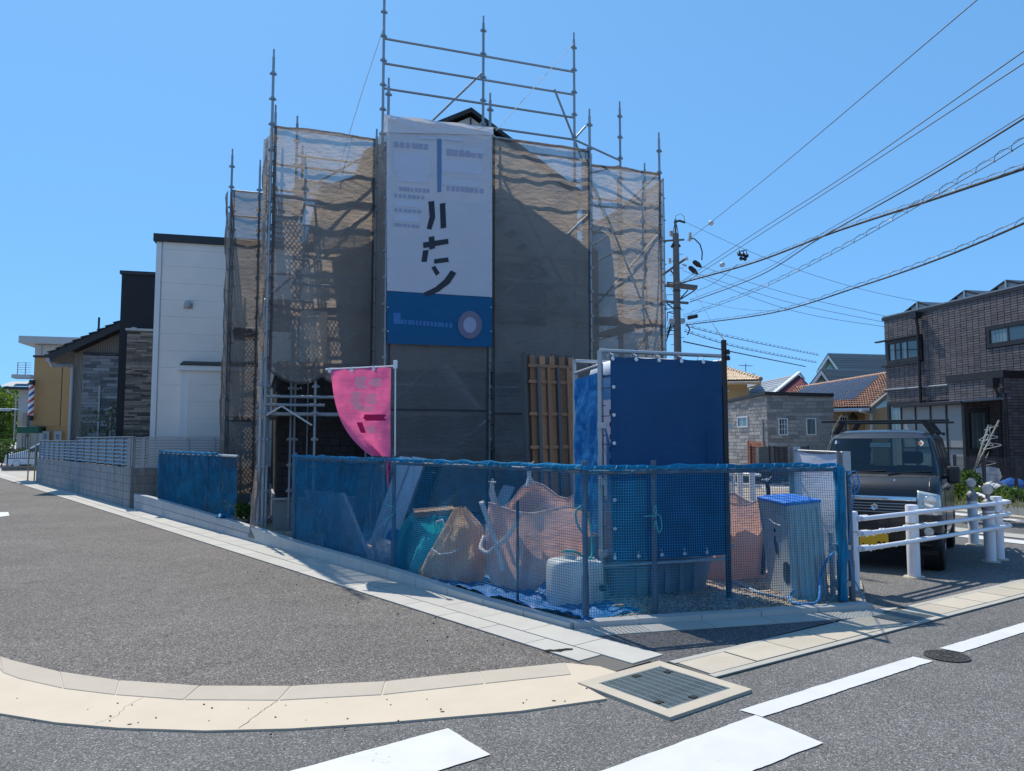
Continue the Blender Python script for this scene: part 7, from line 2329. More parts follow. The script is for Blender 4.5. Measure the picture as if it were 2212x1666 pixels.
mb.build('roof_tiles', M_TERRAP, yh, smooth=True, fix=False, kind='stuff')
mb = MB(); mb.tube([hp[1] + nh * .08, hp[2] + nh * .08], .12, 8)
for k in range(14): mb.tube([hp[1].lerp(hp[2], k / 14) + nh * .08, hp[1].lerp(hp[2], (k + .4) / 14) + nh * .08], .16, 8)
mb.build('hip_tiles', M_TERRAP, yh, kind='stuff')
MB().tube([AT(1480, 829, 44.9), AT(1644, 827, 44.4)], .09, 8).build('eave_gutter', M_TERRAP, yh)
MB().tube([AT(1642, 828, 44.5), AT(1628, 836, 45), AT(1616, 838, 46), AT(1617, 950, 46)], .06, 8).build('downpipe', M_YELLOW, yh)
an = MB(); at_ = AT(1611, 790, 50)
an.tube([AT(1611, 830, 50), AT(1611, 786, 50)], .03, 5)
for dz, w_ in ((0, .5), (-.55, .7)):
    c = AT(1611, 790, 50) + V(0, 0, dz)
    an.tube([c - V(w_, .2, 0), c + V(w_, .2, 0)], .02, 4)
    for k in range(4): an.tube([c + V(-w_ + k * w_ * .6, -.2, -.0), c + V(-w_ + k * w_ * .6 + .1, .3, .0)], .015, 4)
an.build('tv_antenna', M_CABLEG, yh)
# ------------------------------------------------------------------ yard between: minivan, slat fence, mesh fence, gate pillars
q = G(1604, 1014)
FM = frame((q.x - .95, q.y, 0), V(.97, -.22, 0))
mv = thing('minivan', 'black minivan seen from behind beside the black post', 'car', fr=FM)
mb = MB(FM)
pr = [(.30, .92, .0), (.55, .95, -.03), (.95, .95, .0), (1.15, .92, .06), (1.70, .78, .34), (1.86, .72, .50), (1.90, .60, .8)]
vs = []; fs = []
for z, hw_, y in pr:
    for x, yy in ((-hw_, 4.4), (-hw_, y + .18), (-hw_ + .16, y), (hw_ - .16, y), (hw_, y + .18), (hw_, 4.4)): vs.append((x, yy, z))
for i in range(len(pr) - 1):
    for k in range(5): fs.append((i * 6 + k, i * 6 + k + 1, (i + 1) * 6 + k + 1, (i + 1) * 6 + k))
fs.append(tuple((len(pr) - 1) * 6 + k for k in range(6)))
mb.add(vs, fs); mb.build('body', M_MINIVAN, mv, smooth=True)
MB(FM).grid(lambda a, b: V((-.70 + 1.40 * a) * (1 - .14 * b), .055 + .27 * b - .02, 1.17 + .50 * b), 4, 4).build('rear_window', M_GLASS, mv, fix=False)
MB(FM).bx(-.72, .72, .30, .62, 1.84, 1.90).build('roof_spoiler', M_MINIVAN, mv, bevel=.02)
MB(FM).bx(-.62, .62, -.02, .03, 1.00, 1.08).build('chrome_bar', M_CHROME, mv, bevel=.01)
for s_ in (-1, 1): MB(FM).bx(s_ * .80 - .13, s_ * .80 + .13, .0, .12, .92, 1.16).build('tail_light', M_CHROME if s_ > 0 else M_REDL, mv, bevel=.03)
np_ = MB(FM).bx(-.17 + .22, .17 + .22, -.035, -.02, .72, .89).build('number_plate', M_PLATEW, mv)
MB(FM).bx(.22 + .05, .22 + .075, -.040, -.036, .74, .82).build('digit', M_BLACK, np_)
MB(FM).bx(.22 - .01, .22 + .10, -.0405, -.0365, .765, .785).build('digit', M_BLACK, np_)
MB(FM).bar(V(.22 + .0, -.038, .78), V(.22 + .06, -.038, .86), .018, .004, V(0, 1, 0)).build('digit', M_BLACK, np_)
for s_ in (-1, 1):
    MB(FM).lathe((s_ * .80, .75, .33), [(.2, -.1), (.32, -.1), (.33, 0), (.32, .1), (.2, .1)], 20, axis=V(1, 0, 0)).build('wheel', M_RUBBER, mv, smooth=True)
P = face_at(1617, 34.5); q2 = face_at(1652, 33.2)
sf = thing('slat_fence', 'short reddish brown horizontal slat fence behind the minivan', 'fence', P)
ddd = (q2 - P); LL = ddd.length; ddd.normalize()
for j in range(8): piece('slat', M_REDSLAT, sf, (P + q2) / 2 + Z * (.55 + j * .135), LL, .03, .11, ddd, V(-ddd.y, ddd.x, 0), Z)
for p in (P, q2): piece('post', M_REDSLAT, sf, p + Z * .8 + V(0, .06, 0), .07, .07, 1.6)
def mesh_fence(label, a, b, z0, z1, nb, mat, posts, group=None, bar=.012, rows=(0, .5, 1)):
    t = thing('mesh_fence', label, 'fence', V(a.x, a.y, z0), group)
    d = (b - a); L = d.length; d.normalize(); s_ = V(-d.y, d.x, 0)
    mb = MB()
    for k in range(nb + 1): 
        p = a.lerp(b, k / nb); mb.box(V(p.x, p.y, (z0 + z1) / 2), bar, bar, z1 - z0, d, s_, Z)
    for r_ in rows:
        z = z0 + .03 + (z1 - z0 - .06) * r_; p = (a + b) / 2; mb.box(V(p.x, p.y, z), L, bar * 1.3, bar * 1.3, d, s_, Z)
    mb.build('wire_mesh', mat, t, kind='stuff')
    for k in range(posts):
        p = a.lerp(b, k / (posts - 1)); piece('post', mat, t, V(p.x, p.y, (z0 + z1) / 2 + .02) + s_ * .05, .055, .055, z1 - z0 + .04, d, s_, Z)
    return t
mesh_fence('dark wire fence in front of the grey block house', face_at(1621, 27.5), face_at(1745, 26.5), .0, 1.38, 90, M_DARKSTEEL, 4)
gp1 = face_at(1655, 29.0)
tag(MB().bx(gp1.x - .3, gp1.x + .3, gp1.y, gp1.y + .4, 0, 1.35).build('gate_pillar', M_STONEL, bevel=.01), 'grey brown gate pillar behind the wire fence', 'pillar')
mesh_fence('black garden gate panel between the wire fence and the block house', face_at(1672, 29.5), face_at(1722, 29.0), .35, 1.35, 20, M_DARKSTEEL, 2, None, .025, (0, .15, .85, 1))
lwl = MB().box(face_at(1705, 28.4) + V(1.5, 0, .28), 7.0, .2, .55, V(.98, -.16, 0), V(.16, .98, 0), Z).build('low_wall', M_BLOCKD)
tag(lwl, 'low block wall under the black garden gate', 'wall')
# white railing of the crossing road seen through the gap by the tarp screen
qg = G(1582, 1092); qh = G(1626, 1098)
wr = thing('guard_rail', 'small white guard rail seen through the net beside the tarp screen', 'guard rail', qg)
for p in (qg, G(1600, 1094), qh): rod('post', M_WHITEP, wr, V(p.x, p.y, 0), V(p.x, p.y, .85), .07)
for z in (.5, .78): rod('rail', M_WHITEP, wr, V(qg.x, qg.y, z), V(qh.x + .2, qh.y, z), .04)
# ------------------------------------------------------------------ garden in front of the charcoal house
wq0, wq1 = G(2040, 1096), G(2330, 1128)
gw_ = thing('garden_wall', 'low pale concrete block wall holding the garden of the charcoal house', 'wall', (wq0 + wq1) / 2)
dG = (wq1 - wq0); LG = dG.length; dG.normalize(); nG = V(-dG.y, dG.x, 0)
if nG.y < 0: nG = -nG
MB().ext([wq0 + nG * .015, wq1 + nG * .015, wq1 + nG * .13, wq0 + nG * .13], V(0, 0, .42)).build('wall_core', M_JOINT, gw_)
for r_ in range(2):
    s = -.2 * (r_ % 2)
    while s < LG:
        a, b = max(s, 0), min(s + .4, LG)
        if b - a > .05: piece('block', M_BLOCKN, gw_, wq0 + dG * ((a + b) / 2) + nG * .07 + Z * (.105 + r_ * .21), b - a - .007, .14, .203, dG, nG, Z)
        s += .4
MB().ext([V(*(wq0 + nG * .12)[:2], .30), V(*(wq1 + nG * .12)[:2], .30), V(*(wq1 + nG * 9)[:2], .30), V(*(wq0 + nG * 14)[:2], .30)], V(0, 0, .10)).build('garden_soil', M_SOIL, kind='structure')
mesh_fence('dark wire mesh fence on the pale garden wall', wq0 + nG * .3, wq1 + nG * .3, .42, 1.22, 110, M_DARKSTEEL, 5, None, .006, (0, .25, .5, .75, .93, 1))
for k, (px, py, w_, h_, n, mt, lab) in enumerate(((2084, 1072, .42, .55, 900, M_LEAFD, 'largest leafy garden bush just right of the dark van'), (2066, 1082, .3, .45, 260, M_LEAF, 'small bright plant between the van mirror and the large bush'), (2132, 1086, .5, .26, 520, M_LEAF, 'low spreading plant behind the reflector posts'), (2172, 1084, .45, .28, 460, M_LEAFD, 'dark leafy plant under the white shirt'), (2205, 1080, .5, .25, 340, M_LEAF, 'low plant at the right edge of the garden'), (2112, 1078, .35, .25, 300, M_LEAF, 'light green plant right behind the large garden bush'))):
    p = G(px, py, .40)
    t = thing('garden_plant', lab, 'plant', p, 'garden plants behind the wire fence')
    mb = MB()
    for q_ in range(7): mb.tube([p, p + V(random.uniform(-.3, .3) * w_, random.uniform(-.3, .3) * w_, h_ * .5), p + V(random.uniform(-.8, .8) * w_, random.uniform(-.6, .6) * w_, h_ * .9)], [.012, .009, .004], 5)
    mb.build('stem', M_LEAFD, t)
    lf = MB(); foliage(lf, p + Z * h_ * .5, w_, w_ * .8, h_ * .55, n, .03, .075, .15); lf.build('leaves', mt, t, fix=False)
lf = MB()
for _ in range(260):
    px = random.uniform(2060, 2212); p = G(px, random.uniform(1078, 1100), .40)
    h = random.uniform(.05, .22); lf.add([p, p + V(.02, 0, 0), p + V(random.uniform(-.06, .08), random.uniform(-.05, .05), h)], [(0, 1, 2)])
tag(lf.build('garden_grass', M_LEAFO, kind='stuff', fix=False), 'thin tufts of grass along the garden wall')
# laundry: leaning poles, hangers, white shirt
Lp = AT(2140, 985, 18.0)
lpY = 18.0
dr = thing('laundry_pole', 'two thin grey poles leaning together as a laundry stand in the garden', 'pole', V(*AT(2096, 1060, lpY)[:2], .4))
MB().tube([AT(2090, 1062, lpY), AT(2136, 918, lpY)], .022, 7).build('pole', M_BAMBOO, dr); MB().tube([AT(2108, 1010, lpY + .1), AT(2158, 908, lpY + .1)], .018, 7).build('pole', M_BAMBOO, dr)
MB().tube([AT(2136, 925, lpY), AT(2156, 920, lpY)], .016, 6).build('cross_bar', M_BAMBOO, dr)
def hanger(px, py, w, rot, label, group='white plastic hangers', Y=18.0):
    c = AT(px, py, Y - .08); t = MB(); Rm = Matrix.Rotation(R(rot), 3, 'Y') @ Matrix.Rotation(R(rot * 2), 3, 'Z')
    pts = [V(0, 0, .10), V(.03, 0, .15), V(.0, 0, .19), V(-.035, 0, .17)]
    t.tube([c + Rm @ p for p in [V(0, 0, .05)] + pts], .005, 5)
    t.tube([c + Rm @ p for p in [V(0, 0, .06), V(w, 0, -.04), V(w * .96, 0, -.06), V(-w * .96, 0, -.06), V(-w, 0, -.04), V(0, 0, .06)]], .006, 5)
    return tag(t.build('hanger', M_HANGER, smooth=True), label, 'hanger', group)
for k, (px, py, rot, lab) in enumerate(((2136, 934, 20, 'topmost white hanger, tilted, on the leaning poles'), (2134, 944, -14, 'white hanger just below the topmost one'), (2132, 956, 8, 'third white hanger down, nearly level'), (2142, 962, -22, 'white hanger tilting to the right above the shirt'), (2128, 992, 30, 'white hanger crumpled in the cluster over the shirt'), (2131, 1000, -25, 'white hanger crossing the cluster directly above the shirt collar'))):
    hanger(px, py, .20, rot, lab)
sh = AT(2133, 1009, lpY - .1)
sp2 = [(-.06, .02), (-.30, -.06), (-.40, -.30), (-.26, -.36), (-.20, -.26), (-.21, -.78), (.21, -.78), (.20, -.26), (.28, -.36), (.40, -.28), (.30, -.05), (.06, .02), (0, -.02)]
mb = MB(); bm = bmesh.new()
vsx = [bm.verts.new((x, 0, z)) for x, z in sp2]
fc = bm.faces.new(vsx); bmesh.ops.triangulate(bm, faces=[fc]); 
for _ in range(3): bmesh.ops.subdivide_edges(bm, edges=bm.edges[:], cuts=1, use_grid_fill=True)
bmesh.ops.triangulate(bm, faces=bm.faces[:])
bm.verts.ensure_lookup_table()
mb.v = [tuple(sh + V(v.co.x * .92, .035 * math.sin(v.co.x * 22 + v.co.z * 5) + .03 * noise.noise(V(v.co.x * 5, v.co.z * 5, 2)), v.co.z * .86)) for v in bm.verts]
mb.f = [tuple(v.index for v in f_.verts) for f_ in bm.faces]
bm.free()
tag(mb.build('shirt', M_SHIRT, smooth=True, fix=False, solid=.01), 'white T-shirt hanging on a hanger below the leaning poles', 'shirt')
for k, (px, py, mt, lab) in enumerate(((2100, 1062, M_BAGB, 'blue cloth heap in the garden left of the shirt'), (2186, 1056, M_BAGB, 'blue and green tub bundle in the garden right of the shirt'), (2142, 1066, M_BAGW, 'white bundle lying below the shirt'))):
    p = G(px, py, .40); sack('bundle', lab, frame(p, V(1, 0, 0)), [(0, .34, .25, 0), (.12, .36, .25, 0), (.22, .2, .15, .05), (.26, .05, .05, .06)], mt, 30 + k, 2.3, 'bundle', .06)
# ------------------------------------------------------------------ guard rail with reflectors
def G2(x, y): q = G(x, y); return V(q.x, q.y, 0)
g1_, g2_, g3_ = G2(1843, 1276), G2(1975, 1246), G2(2140, 1212)
g4_, g5_ = G2(2104, 1176), G2(2158, 1207)
dgr = (g3_ - g1_).normalized(); ngr = V(dgr.y, -dgr.x, 0)
gr_ = thing('guard_rail', 'white three rail pipe guard rail curving round the corner in front of the van', 'guard rail', g2_)
PZ = .84
for p, cap in ((g1_, 0), (g2_, 0), (g3_, 1), (g4_, 1), (g5_, 0)):
    zt = PZ if not cap else .76
    po = MB().lathe(p, [(.07, 0), (.07, zt - .012), (.066, zt - .003), (.055, zt)], 28).build('post', M_WHITEP, gr_, smooth=True)
    MB().lathe(p, [(.12, -.01), (.11, .006), (.075, .008)], 20).build('footing', M_SLAB, po)
    if p is not g4_: MB().lathe(p + Z * .62, [(.0712, 0), (.0712, .012)], 28).build('gold_band', M_GOLD, po)
    else: MB().lathe(p + Z * .60, [(.0712, 0), (.0712, .012)], 28).build('gold_band', M_GOLD, po)
    if cap:
        c_ = MB().lathe(p, [(.073, zt - .09), (.078, zt - .085), (.078, zt + .005), (.055, zt + .04), (.028, zt + .06), (.028, zt + .12)], 22).build('cap', M_GREYCAP, po, smooth=True)
        ca_ = V(-.55, -.83, 0).normalized()
        MB().lathe(p + Z * (zt + .185), [(.064, .025), (.072, .018), (.072, -.018), (.064, -.025)], 24, axis=ca_).build('reflector_rim', M_GREYCAP, po, smooth=True)
        MB().lathe(p + Z * (zt + .185), [(.062, .0255), (.052, .031)], 24, axis=ca_).build('reflector', M_REFL, po, smooth=True)
ends = g3_ + dgr * .32
for z in (.767, .607, .447):
    a = g1_ + ngr * .105 + dgr * .06; 
    pts = [a + Z * z - dgr * .03, a + Z * z]
    s1 = (ends + ngr * .105 + Z * z)
    pts += [a.lerp(s1, t_) + Z * (z * (1 - 1) ) if False else V(*(a + (s1 - a) * t_)[:2], z) for t_ in (.25, .5, .75, .97)]
    cc_ = ends + Z * z
    for k in range(1, 7):
        t_ = -math.pi / 2 + math.pi * k / 6 * .86
        pts.append(cc_ + dgr * (.10 * math.cos(t_) + .05) + ngr * (-.105 * math.sin(t_)))
    bk_ = g4_ + (g4_ - ends).normalized() * .1
    pts.append(V(bk_.x, bk_.y, z) + V(.12, .0, 0))
    MB().tube(pts, .0255, 12).build('rail', M_WHITEP, gr_, smooth=True)
    for p in (g2_, g3_):
        q_ = p + ngr * .105 + Z * z
        rod('joint', M_WHITEP, gr_, q_ - dgr * .13, q_ + dgr * .13, .0285)
        MB().bar(p + ngr * .06 + Z * (z - .02), q_ - Z * .02, .05, .03).build('bracket', M_WHITEP, gr_)
    q_ = g1_ + ngr * .06 + Z * z; MB().lathe(q_ + dgr * .05, [(.03, -.05), (.034, 0), (.03, .16)], 12, axis=dgr).build('end_cap', M_WHITEP, gr_, smooth=True)
    if z < .7:
        # peeling paint near the first post
        mb = MB()
        for k in range(30):
            c = g1_ + ngr * .105 + dgr * (.12 + .035 * k) + Z * (z + random.uniform(-.02, .02))
            mb.lathe(c, [(.006, -.02), (random.uniform(.012, .026), 0), (.006, .02)], 6, axis=dgr + V(random.uniform(-.3, .3), 0, random.uniform(-.3, .3)))
        mb.build('flaking_paint', M_WHITEP, gr_, kind='stuff')
# ------------------------------------------------------------------ dark kei van
VA = R(33)
vax = V(math.cos(VA), -math.sin(VA), 0)
vfc = V(4.535, 9.36, 0)
FV = frame(vfc, vax)
van = thing('van', 'dark blue black small van with roof bars parked facing us behind the guard rail', 'van', fr=FV)
_z = [.26, .34, .42, .5, .6, .7, .8, .88, .95, 1.02, 1.09, 1.14, 1.18, 1.24, 1.32, 1.40, 1.48, 1.56, 1.63, 1.67, 1.71, 1.735, 1.75]
def vyf(z): return float(np.interp(z, [.26, .34, .5, .7, .9, 1.02, 1.09, 1.14, 1.18, 1.63, 1.70, 1.735, 1.75], [.12, .05, .0, .01, .04, .09, .17, .29, .385, .76, .88, 1.05, 1.35]))
def vhw(z): return float(np.interp(z, [.26, .40, .6, .95, 1.10, 1.18, 1.63, 1.69, 1.735, 1.75], [.70, .735, .7375, .735, .725, .71, .615, .575, .48, .33]))
def vyb(z): return float(np.interp(z, [.26, .5, 1.1, 1.63, 1.75], [3.34, 3.38, 3.37, 3.28, 2.9]))
def vr(z): return float(np.interp(z, [.26, .6, 1.1, 1.2, 1.63, 1.75], [.16, .17, .15, .11, .10, .2]))
NFr, NA, NSd, NB = 14, 6, 34, 10
def ring(z, off=0.0):
    hw_, yf_, yb_, r = vhw(z) + off, vyf(z) - off, vyb(z) + off, vr(z)
    pts = []
    bow = .05
    for k in range(NFr + 1):
        x = -(hw_ - r) + 2 * (hw_ - r) * k / NFr; pts.append((x, yf_ + bow * (x / hw_) ** 2))
    y1 = yf_ + bow * ((hw_ - r) / hw_) ** 2
    for k in range(1, NA + 1):
        t = -math.pi / 2 + math.pi / 2 * k / NA; pts.append((hw_ - r + r * math.cos(t), y1 + r + r * math.sin(t)))
    for k in range(1, NSd + 1): pts.append((hw_, y1 + r + (yb_ - .12 - y1 - r) * k / NSd))
    for k in range(1, 5):
        t = math.pi / 2 * k / 4; pts.append((hw_ - .12 + .12 * math.cos(t), yb_ - .12 + .12 * math.sin(t)))
    for k in range(1, NB + 1): pts.append((hw_ - .12 - 2 * (hw_ - .12) * k / NB, yb_))
    for k in range(1, 5):
        t = math.pi / 2 + math.pi / 2 * k / 4; pts.append((-(hw_ - .12) + .12 * math.cos(t), yb_ - .12 + .12 * math.sin(t)))
    for k in range(1, NSd + 1): pts.append((-hw_, yb_ - .12 + (y1 + r - yb_ + .12) * k / NSd))
    for k in range(1, NA):
        t = math.pi + math.pi / 2 * k / NA; pts.append((-(hw_ - r) + r * math.cos(t), y1 + r + r * math.sin(t)))
    return [V(x, y, z) for x, y in pts]
NR = len(ring(.5))
sF = set(range(0, NFr)) | {NFr, NFr + 1, NFr + 2, NR - 1, NR - 2, NR - 3}
sR0 = NFr + NA; sideR = range(sR0, sR0 + NSd)
rear0 = sR0 + NSd + 4; rear = range(rear0 + 1, rear0 + NB - 1)
sL0 = rear0 + NB + 4; sideL = range(sL0, sL0 + NSd)
def region(k, zc, pc):
    if 1.18 < zc < 1.62 and k in sF: return 'windscreen'
    if 1.14 < zc < 1.60:
        if k in sideR or k in sideL:
            y = pc.y - .0
            front_edge = .62 + (zc - 1.14) * .75
            if front_edge < y < 1.42: return 'front'
            if 1.50 < y < 2.36: return 'mid'
            if 2.46 < y < 3.16: return 'back'
        if k in rear: return 'rear'
    for wy in (.52, 2.88):
        if (k in sideR or k in sideL) and math.hypot(pc.y - wy, (zc - .30) * 1.0) < .335: return 'arch'
    return None
rings = [ring(z) for z in _z]
def collect(want, off=0.0):
    rg = rings if off == 0 else [ring(z, off) for z in _z]
    mb = MB(FV); vs = [p for r_ in rg for p in r_]; fs = []
    for i in range(len(_z) - 1):
        zc = (_z[i] + _z[i + 1]) / 2
        for k in range(NR):
            k2 = (k + 1) % NR
            pc = (rings[i][k] + rings[i][k2] + rings[i + 1][k] + rings[i + 1][k2]) / 4
            if want(region(k, zc, pc), k, zc, pc): fs.append((i * NR + k, i * NR + k2, (i + 1) * NR + k2, (i + 1) * NR + k))
    used = sorted({i for f_ in fs for i in f_}); mp_ = {o: n for n, o in enumerate(used)}
    mb.add([vs[i] for i in used], [tuple(mp_[i] for i in f_) for f_ in fs])
    return mb
mb = collect(lambda r_, k, z, p: r_ is None)
top = rings[-1]; n0 = len(mb.v)
mb.add(top + [V(0, 2.1, 1.765)], [(k, (k + 1) % NR, NR) for k in range(NR)])
bd = mb.build('body', M_VAN, van, smooth=True, fix=False)
bm = bmesh.new(); bm.from_mesh(bd.data); bmesh.ops.remove_doubles(bm, verts=bm.verts, dist=.0005); bmesh.ops.recalc_face_normals(bm, faces=bm.faces); bm.to_mesh(bd.data); bm.free()
for f_ in bd.data.polygons: f_.use_smooth = True
collect(lambda r_, k, z, p: r_ == 'windscreen', .0).build('windscreen', M_CARGLASS, van, smooth=True, fix=False)
for side, rngs in ((1, sideR), (-1, sideL)):
    for nm in ('front', 'mid', 'back'):
        collect(lambda r_, k, z, p: r_ == nm and k in rngs).build('side_window', M_CARGLASS2, van, smooth=True, fix=False)
collect(lambda r_, k, z, p: r_ == 'rear').build('rear_window', M_CARGLASS, van, smooth=True, fix=False)
MB(FV).bx(-.66, .66, .25, 3.2, .25, .34).build('floor_pan', M_BLACK, van)
def fsurf(x, z, off=.006):
    hw_, yf_, r = vhw(z), vyf(z), vr(z); ax = abs(x); bow = .05
    if ax <= hw_ - r: y = yf_ + bow * (x / hw_) ** 2
    else:
        y1 = yf_ + bow * ((hw_ - r) / hw_) ** 2
        q_ = min(ax - (hw_ - r), r * .999); y = y1 + r - math.sqrt(max(r * r - q_ * q_, 0))
    return V(x + (off * .8 * (1 if x > 0 else -1) if ax > hw_ - r else 0), y - off, z)
def fpatch(name, x0, x1, z0, z1, mat, off=.006, thick=.0, nx=14, nz=5, shape=None, parent=van):
    def fn(a, b):
        x = x0 + (x1 - x0) * a; z = z0 + (z1 - z0) * b
        if shape: x, z = shape(a, b)
        return fsurf(x, z, off)
    return MB(FV).grid(fn, nx, nz).build(name, mat, parent, smooth=True, fix=False, solid=thick)
# windscreen rubber and cowl
wsb = [fsurf(x, 1.175, .004) for x in np.linspace(-.68, .68, 20)]
MB(FV).tube(wsb, .014, 6).build('screen_seal', M_BLACK, van, smooth=True)
fpatch('cowl', -.66, .66, 1.135, 1.172, M_BLACK, .006)
fpatch('hood_edge', -.56, .56, .985, .992, M_BLACK, .004)
for s_ in (-1, 1): MB(FV).tube([fsurf(s_ * .60, z, .004) for z in (.99, 1.04, 1.09, 1.13)], .004, 5).build('hood_gap', M_BLACK, van)
fpatch('chrome_strip', -.47, .47, .858, .908, M_CHROME, .014, .01)
fpatch('grille', -.47, .47, .69, .855, M_BLACK, .006)
for z in (.71, .745, .78, .815): fpatch('grille_bar', -.465, .465, z, z + .012, M_LOUV, .014, .006, 14, 1)
fpatch('bumper_intake', -.50, .50, .44, .56, M_BLACK, .006)
for z in (.47, .52): fpatch('intake_bar', -.49, .49, z, z + .012, M_DARKSTEEL, .012, .006, 14, 1)
fpatch('bumper_line', -.70, .70, .655, .664, M_BLACK, .004, 0, 24, 1)
fpatch('lower_lip', -.60, .60, .29, .335, M_BLACK, .008, .01, 14, 2)
def lampshape(s_):
    return lambda a, b: (s_ * (.475 + (.25 - .02 * b) * a + .03 * (1 - b) * 0), .70 + (.29 - .05 * a) * b)
for s_ in (-1, 1):
    hl = fpatch('headlight', 0, 1, 0, 1, M_LAMP, .010, .012, 10, 8, lampshape(s_))
    for (xx, zz, rr, mt) in ((s_ * .60, .86, .075, M_LAMPIN), (s_ * .545, .745, .042, M_AMBER), (s_ * .655, .745, .048, M_LAMPIN)):
        c = fsurf(xx, zz, .014)
        MB(FV).lathe(c, [(rr, -.004), (rr * .95, .006), (rr * .6, .010), (.004, .012)], 18, axis=V(s_ * .25, -1, .0)).build('lamp_unit', mt, hl, smooth=True)
    for k in range(4):
        x_ = s_ * (.53 + .045 * k); MB(FV).tube([fsurf(x_, .80, .013), fsurf(x_, .95, .013)], .004, 4).build('lamp_rib', M_LAMPIN, hl)
    fl_ = fsurf(s_ * .58, .50, .01); MB(FV).lathe(fl_, [(.055, -.01), (.05, .006), (.01, .008)], 16, axis=V(0, -1, 0)).build('fog_lamp', M_LAMP, van, smooth=True)
# maker's emblem on the grille: a slanted angular S
S_ = [(-.050, .012), (0.0, .044), (.050, .014), (.028, .002), (.0, .019), (-.016, .010), (.052, -.012), (.0, -.044), (-.050, -.014), (-.028, -.002), (.0, -.019), (.016, -.010)]
em = [V(x, 0, z) for x, z in [(-.052, .010), (.004, .044), (.050, .016), (.030, .004), (.003, .020), (-.014, .010), (.052, -.010), (-.004, -.044), (-.050, -.016), (-.030, -.004), (-.003, -.020), (.014, -.010)]]
ec_ = fsurf(.0, .775, .028)
bm = bmesh.new(); vv_ = [bm.verts.new(ec_ + p) for p in em]; f0 = bm.faces.new(vv_); bmesh.ops.triangulate(bm, faces=[f0])
mbe = MB(FV); bm.verts.ensure_lookup_table(); mbe.v = [tuple(v.co) for v in bm.verts]; bm.verts.index_update(); mbe.f = [tuple(v.index for v in f_.verts) for f_ in bm.faces]; bm.free()
mbe.build('emblem', M_CHROME, van, solid=.010)
# number plate, yellow with dark smudges
pc_ = fsurf(-.02, .36, .03)
npv = MB(FV).box(pc_ + V(0, -.0, 0), .33, .012, .165).build('number_plate', M_PLATEY, van, bevel=.004)
for x_, z_, w_, h_ in ((.06, -.03, .045, .06), (.115, -.02, .03, .07), (-.12, -.05, .02, .02)):
    MB(FV).lathe(pc_ + V(x_, -.0065, z_), [(w_ * .5, 0), (w_ * .5, .002)], 9, axis=V(0, -1, 0)).build('smudge', M_BLACK, npv)
# wheels, sills, doors
for wy in (.52, 2.88):
    for s_ in (-1, 1):
        w_ = MB(FV).lathe((s_ * .655, wy, .275), [(.16, -.075), (.25, -.075), (.27, -.06), (.276, -.02), (.276, .02), (.27, .06), (.25, .075), (.16, .075)], 32, axis=V(s_, 0, 0)).build('wheel', M_RUBBER, van, smooth=True)
        mbt = MB(FV)
        for k in range(48):
            a = 2 * math.pi * k / 48
            for o_ in (-.045, -.015, .015, .045): mbt.box((s_ * .655 + o_, wy + math.cos(a + o_) * .276, .275 + math.sin(a + o_) * .276), .024, .010, .022, V(1, 0, 0), V(0, math.cos(a), math.sin(a)), V(0, -math.sin(a), math.cos(a)))
        mbt.build('tread', M_RUBBER, w_, kind='stuff')
        MB(FV).lathe((s_ * .655, wy, .275), [(.165, .05), (.165, .066), (.14, .06), (.05, .075), (.01, .078)], 22, axis=V(s_, 0, 0)).build('rim', M_SILVER, w_, smooth=True)
        MB(FV).lathe((s_ * .50, wy, .30), [(.33, 0), (.33, .17)], 26, axis=V(s_, 0, 0)).build('wheel_well', M_BLACK, van)
def sline(pts, s_, r=.004, mat=M_BLACK, nm='door_gap'): return MB(FV).tube([V(s_ * (vhw(z) + .002), y, z) for y, z in pts], r, 5).build(nm, mat, van)
for s_ in (-1, 1):
    sline([(.60, 1.14), (.74, .95), (.80, .5), (.82, .30)], s_); sline([(1.46, 1.62), (1.46, .34)], s_); sline([(2.41, 1.60), (2.41, .62)], s_); sline([(.82, .335), (2.5, .335)], s_, .006)
    sline([(.5, 1.12), (3.2, 1.12)], s_, .008); sline([(.40, .98), (1.46, .985), (3.2, .985)], s_, .003, M_CHROME, 'body_crease')
    for y_ in (1.30, 1.62): MB(FV).bar(V(s_ * (vhw(.98) + .02), y_ - .07, .95), V(s_ * (vhw(.98) + .02), y_ + .07, .95), .03, .025).build('door_handle', M_VAN, van, bevel=.006)
    mr = MB(FV).box(V(s_ * (.735 + .11), .60, 1.17), .15, .10, .22).build('mirror', M_BLACK, van, bevel=.035)
    MB(FV).bar(V(s_ * .70, .64, 1.12), V(s_ * .80, .62, 1.15), .05, .04).build('mirror_arm', M_BLACK, mr)
    MB(FV).tube([V(s_ * (vhw(z) + .004), .50 + (z - 1.14) * .76, z) for z in (1.14, 1.3, 1.45, 1.6)], .010, 5).build('pillar_seal', M_BLACK, van)
    MB(FV).bx(s_ * .70 - .012, s_ * .70 + .012, 3.33, 3.40, .70, 1.1).build('tail_light', M_REDL, van, bevel=.01)
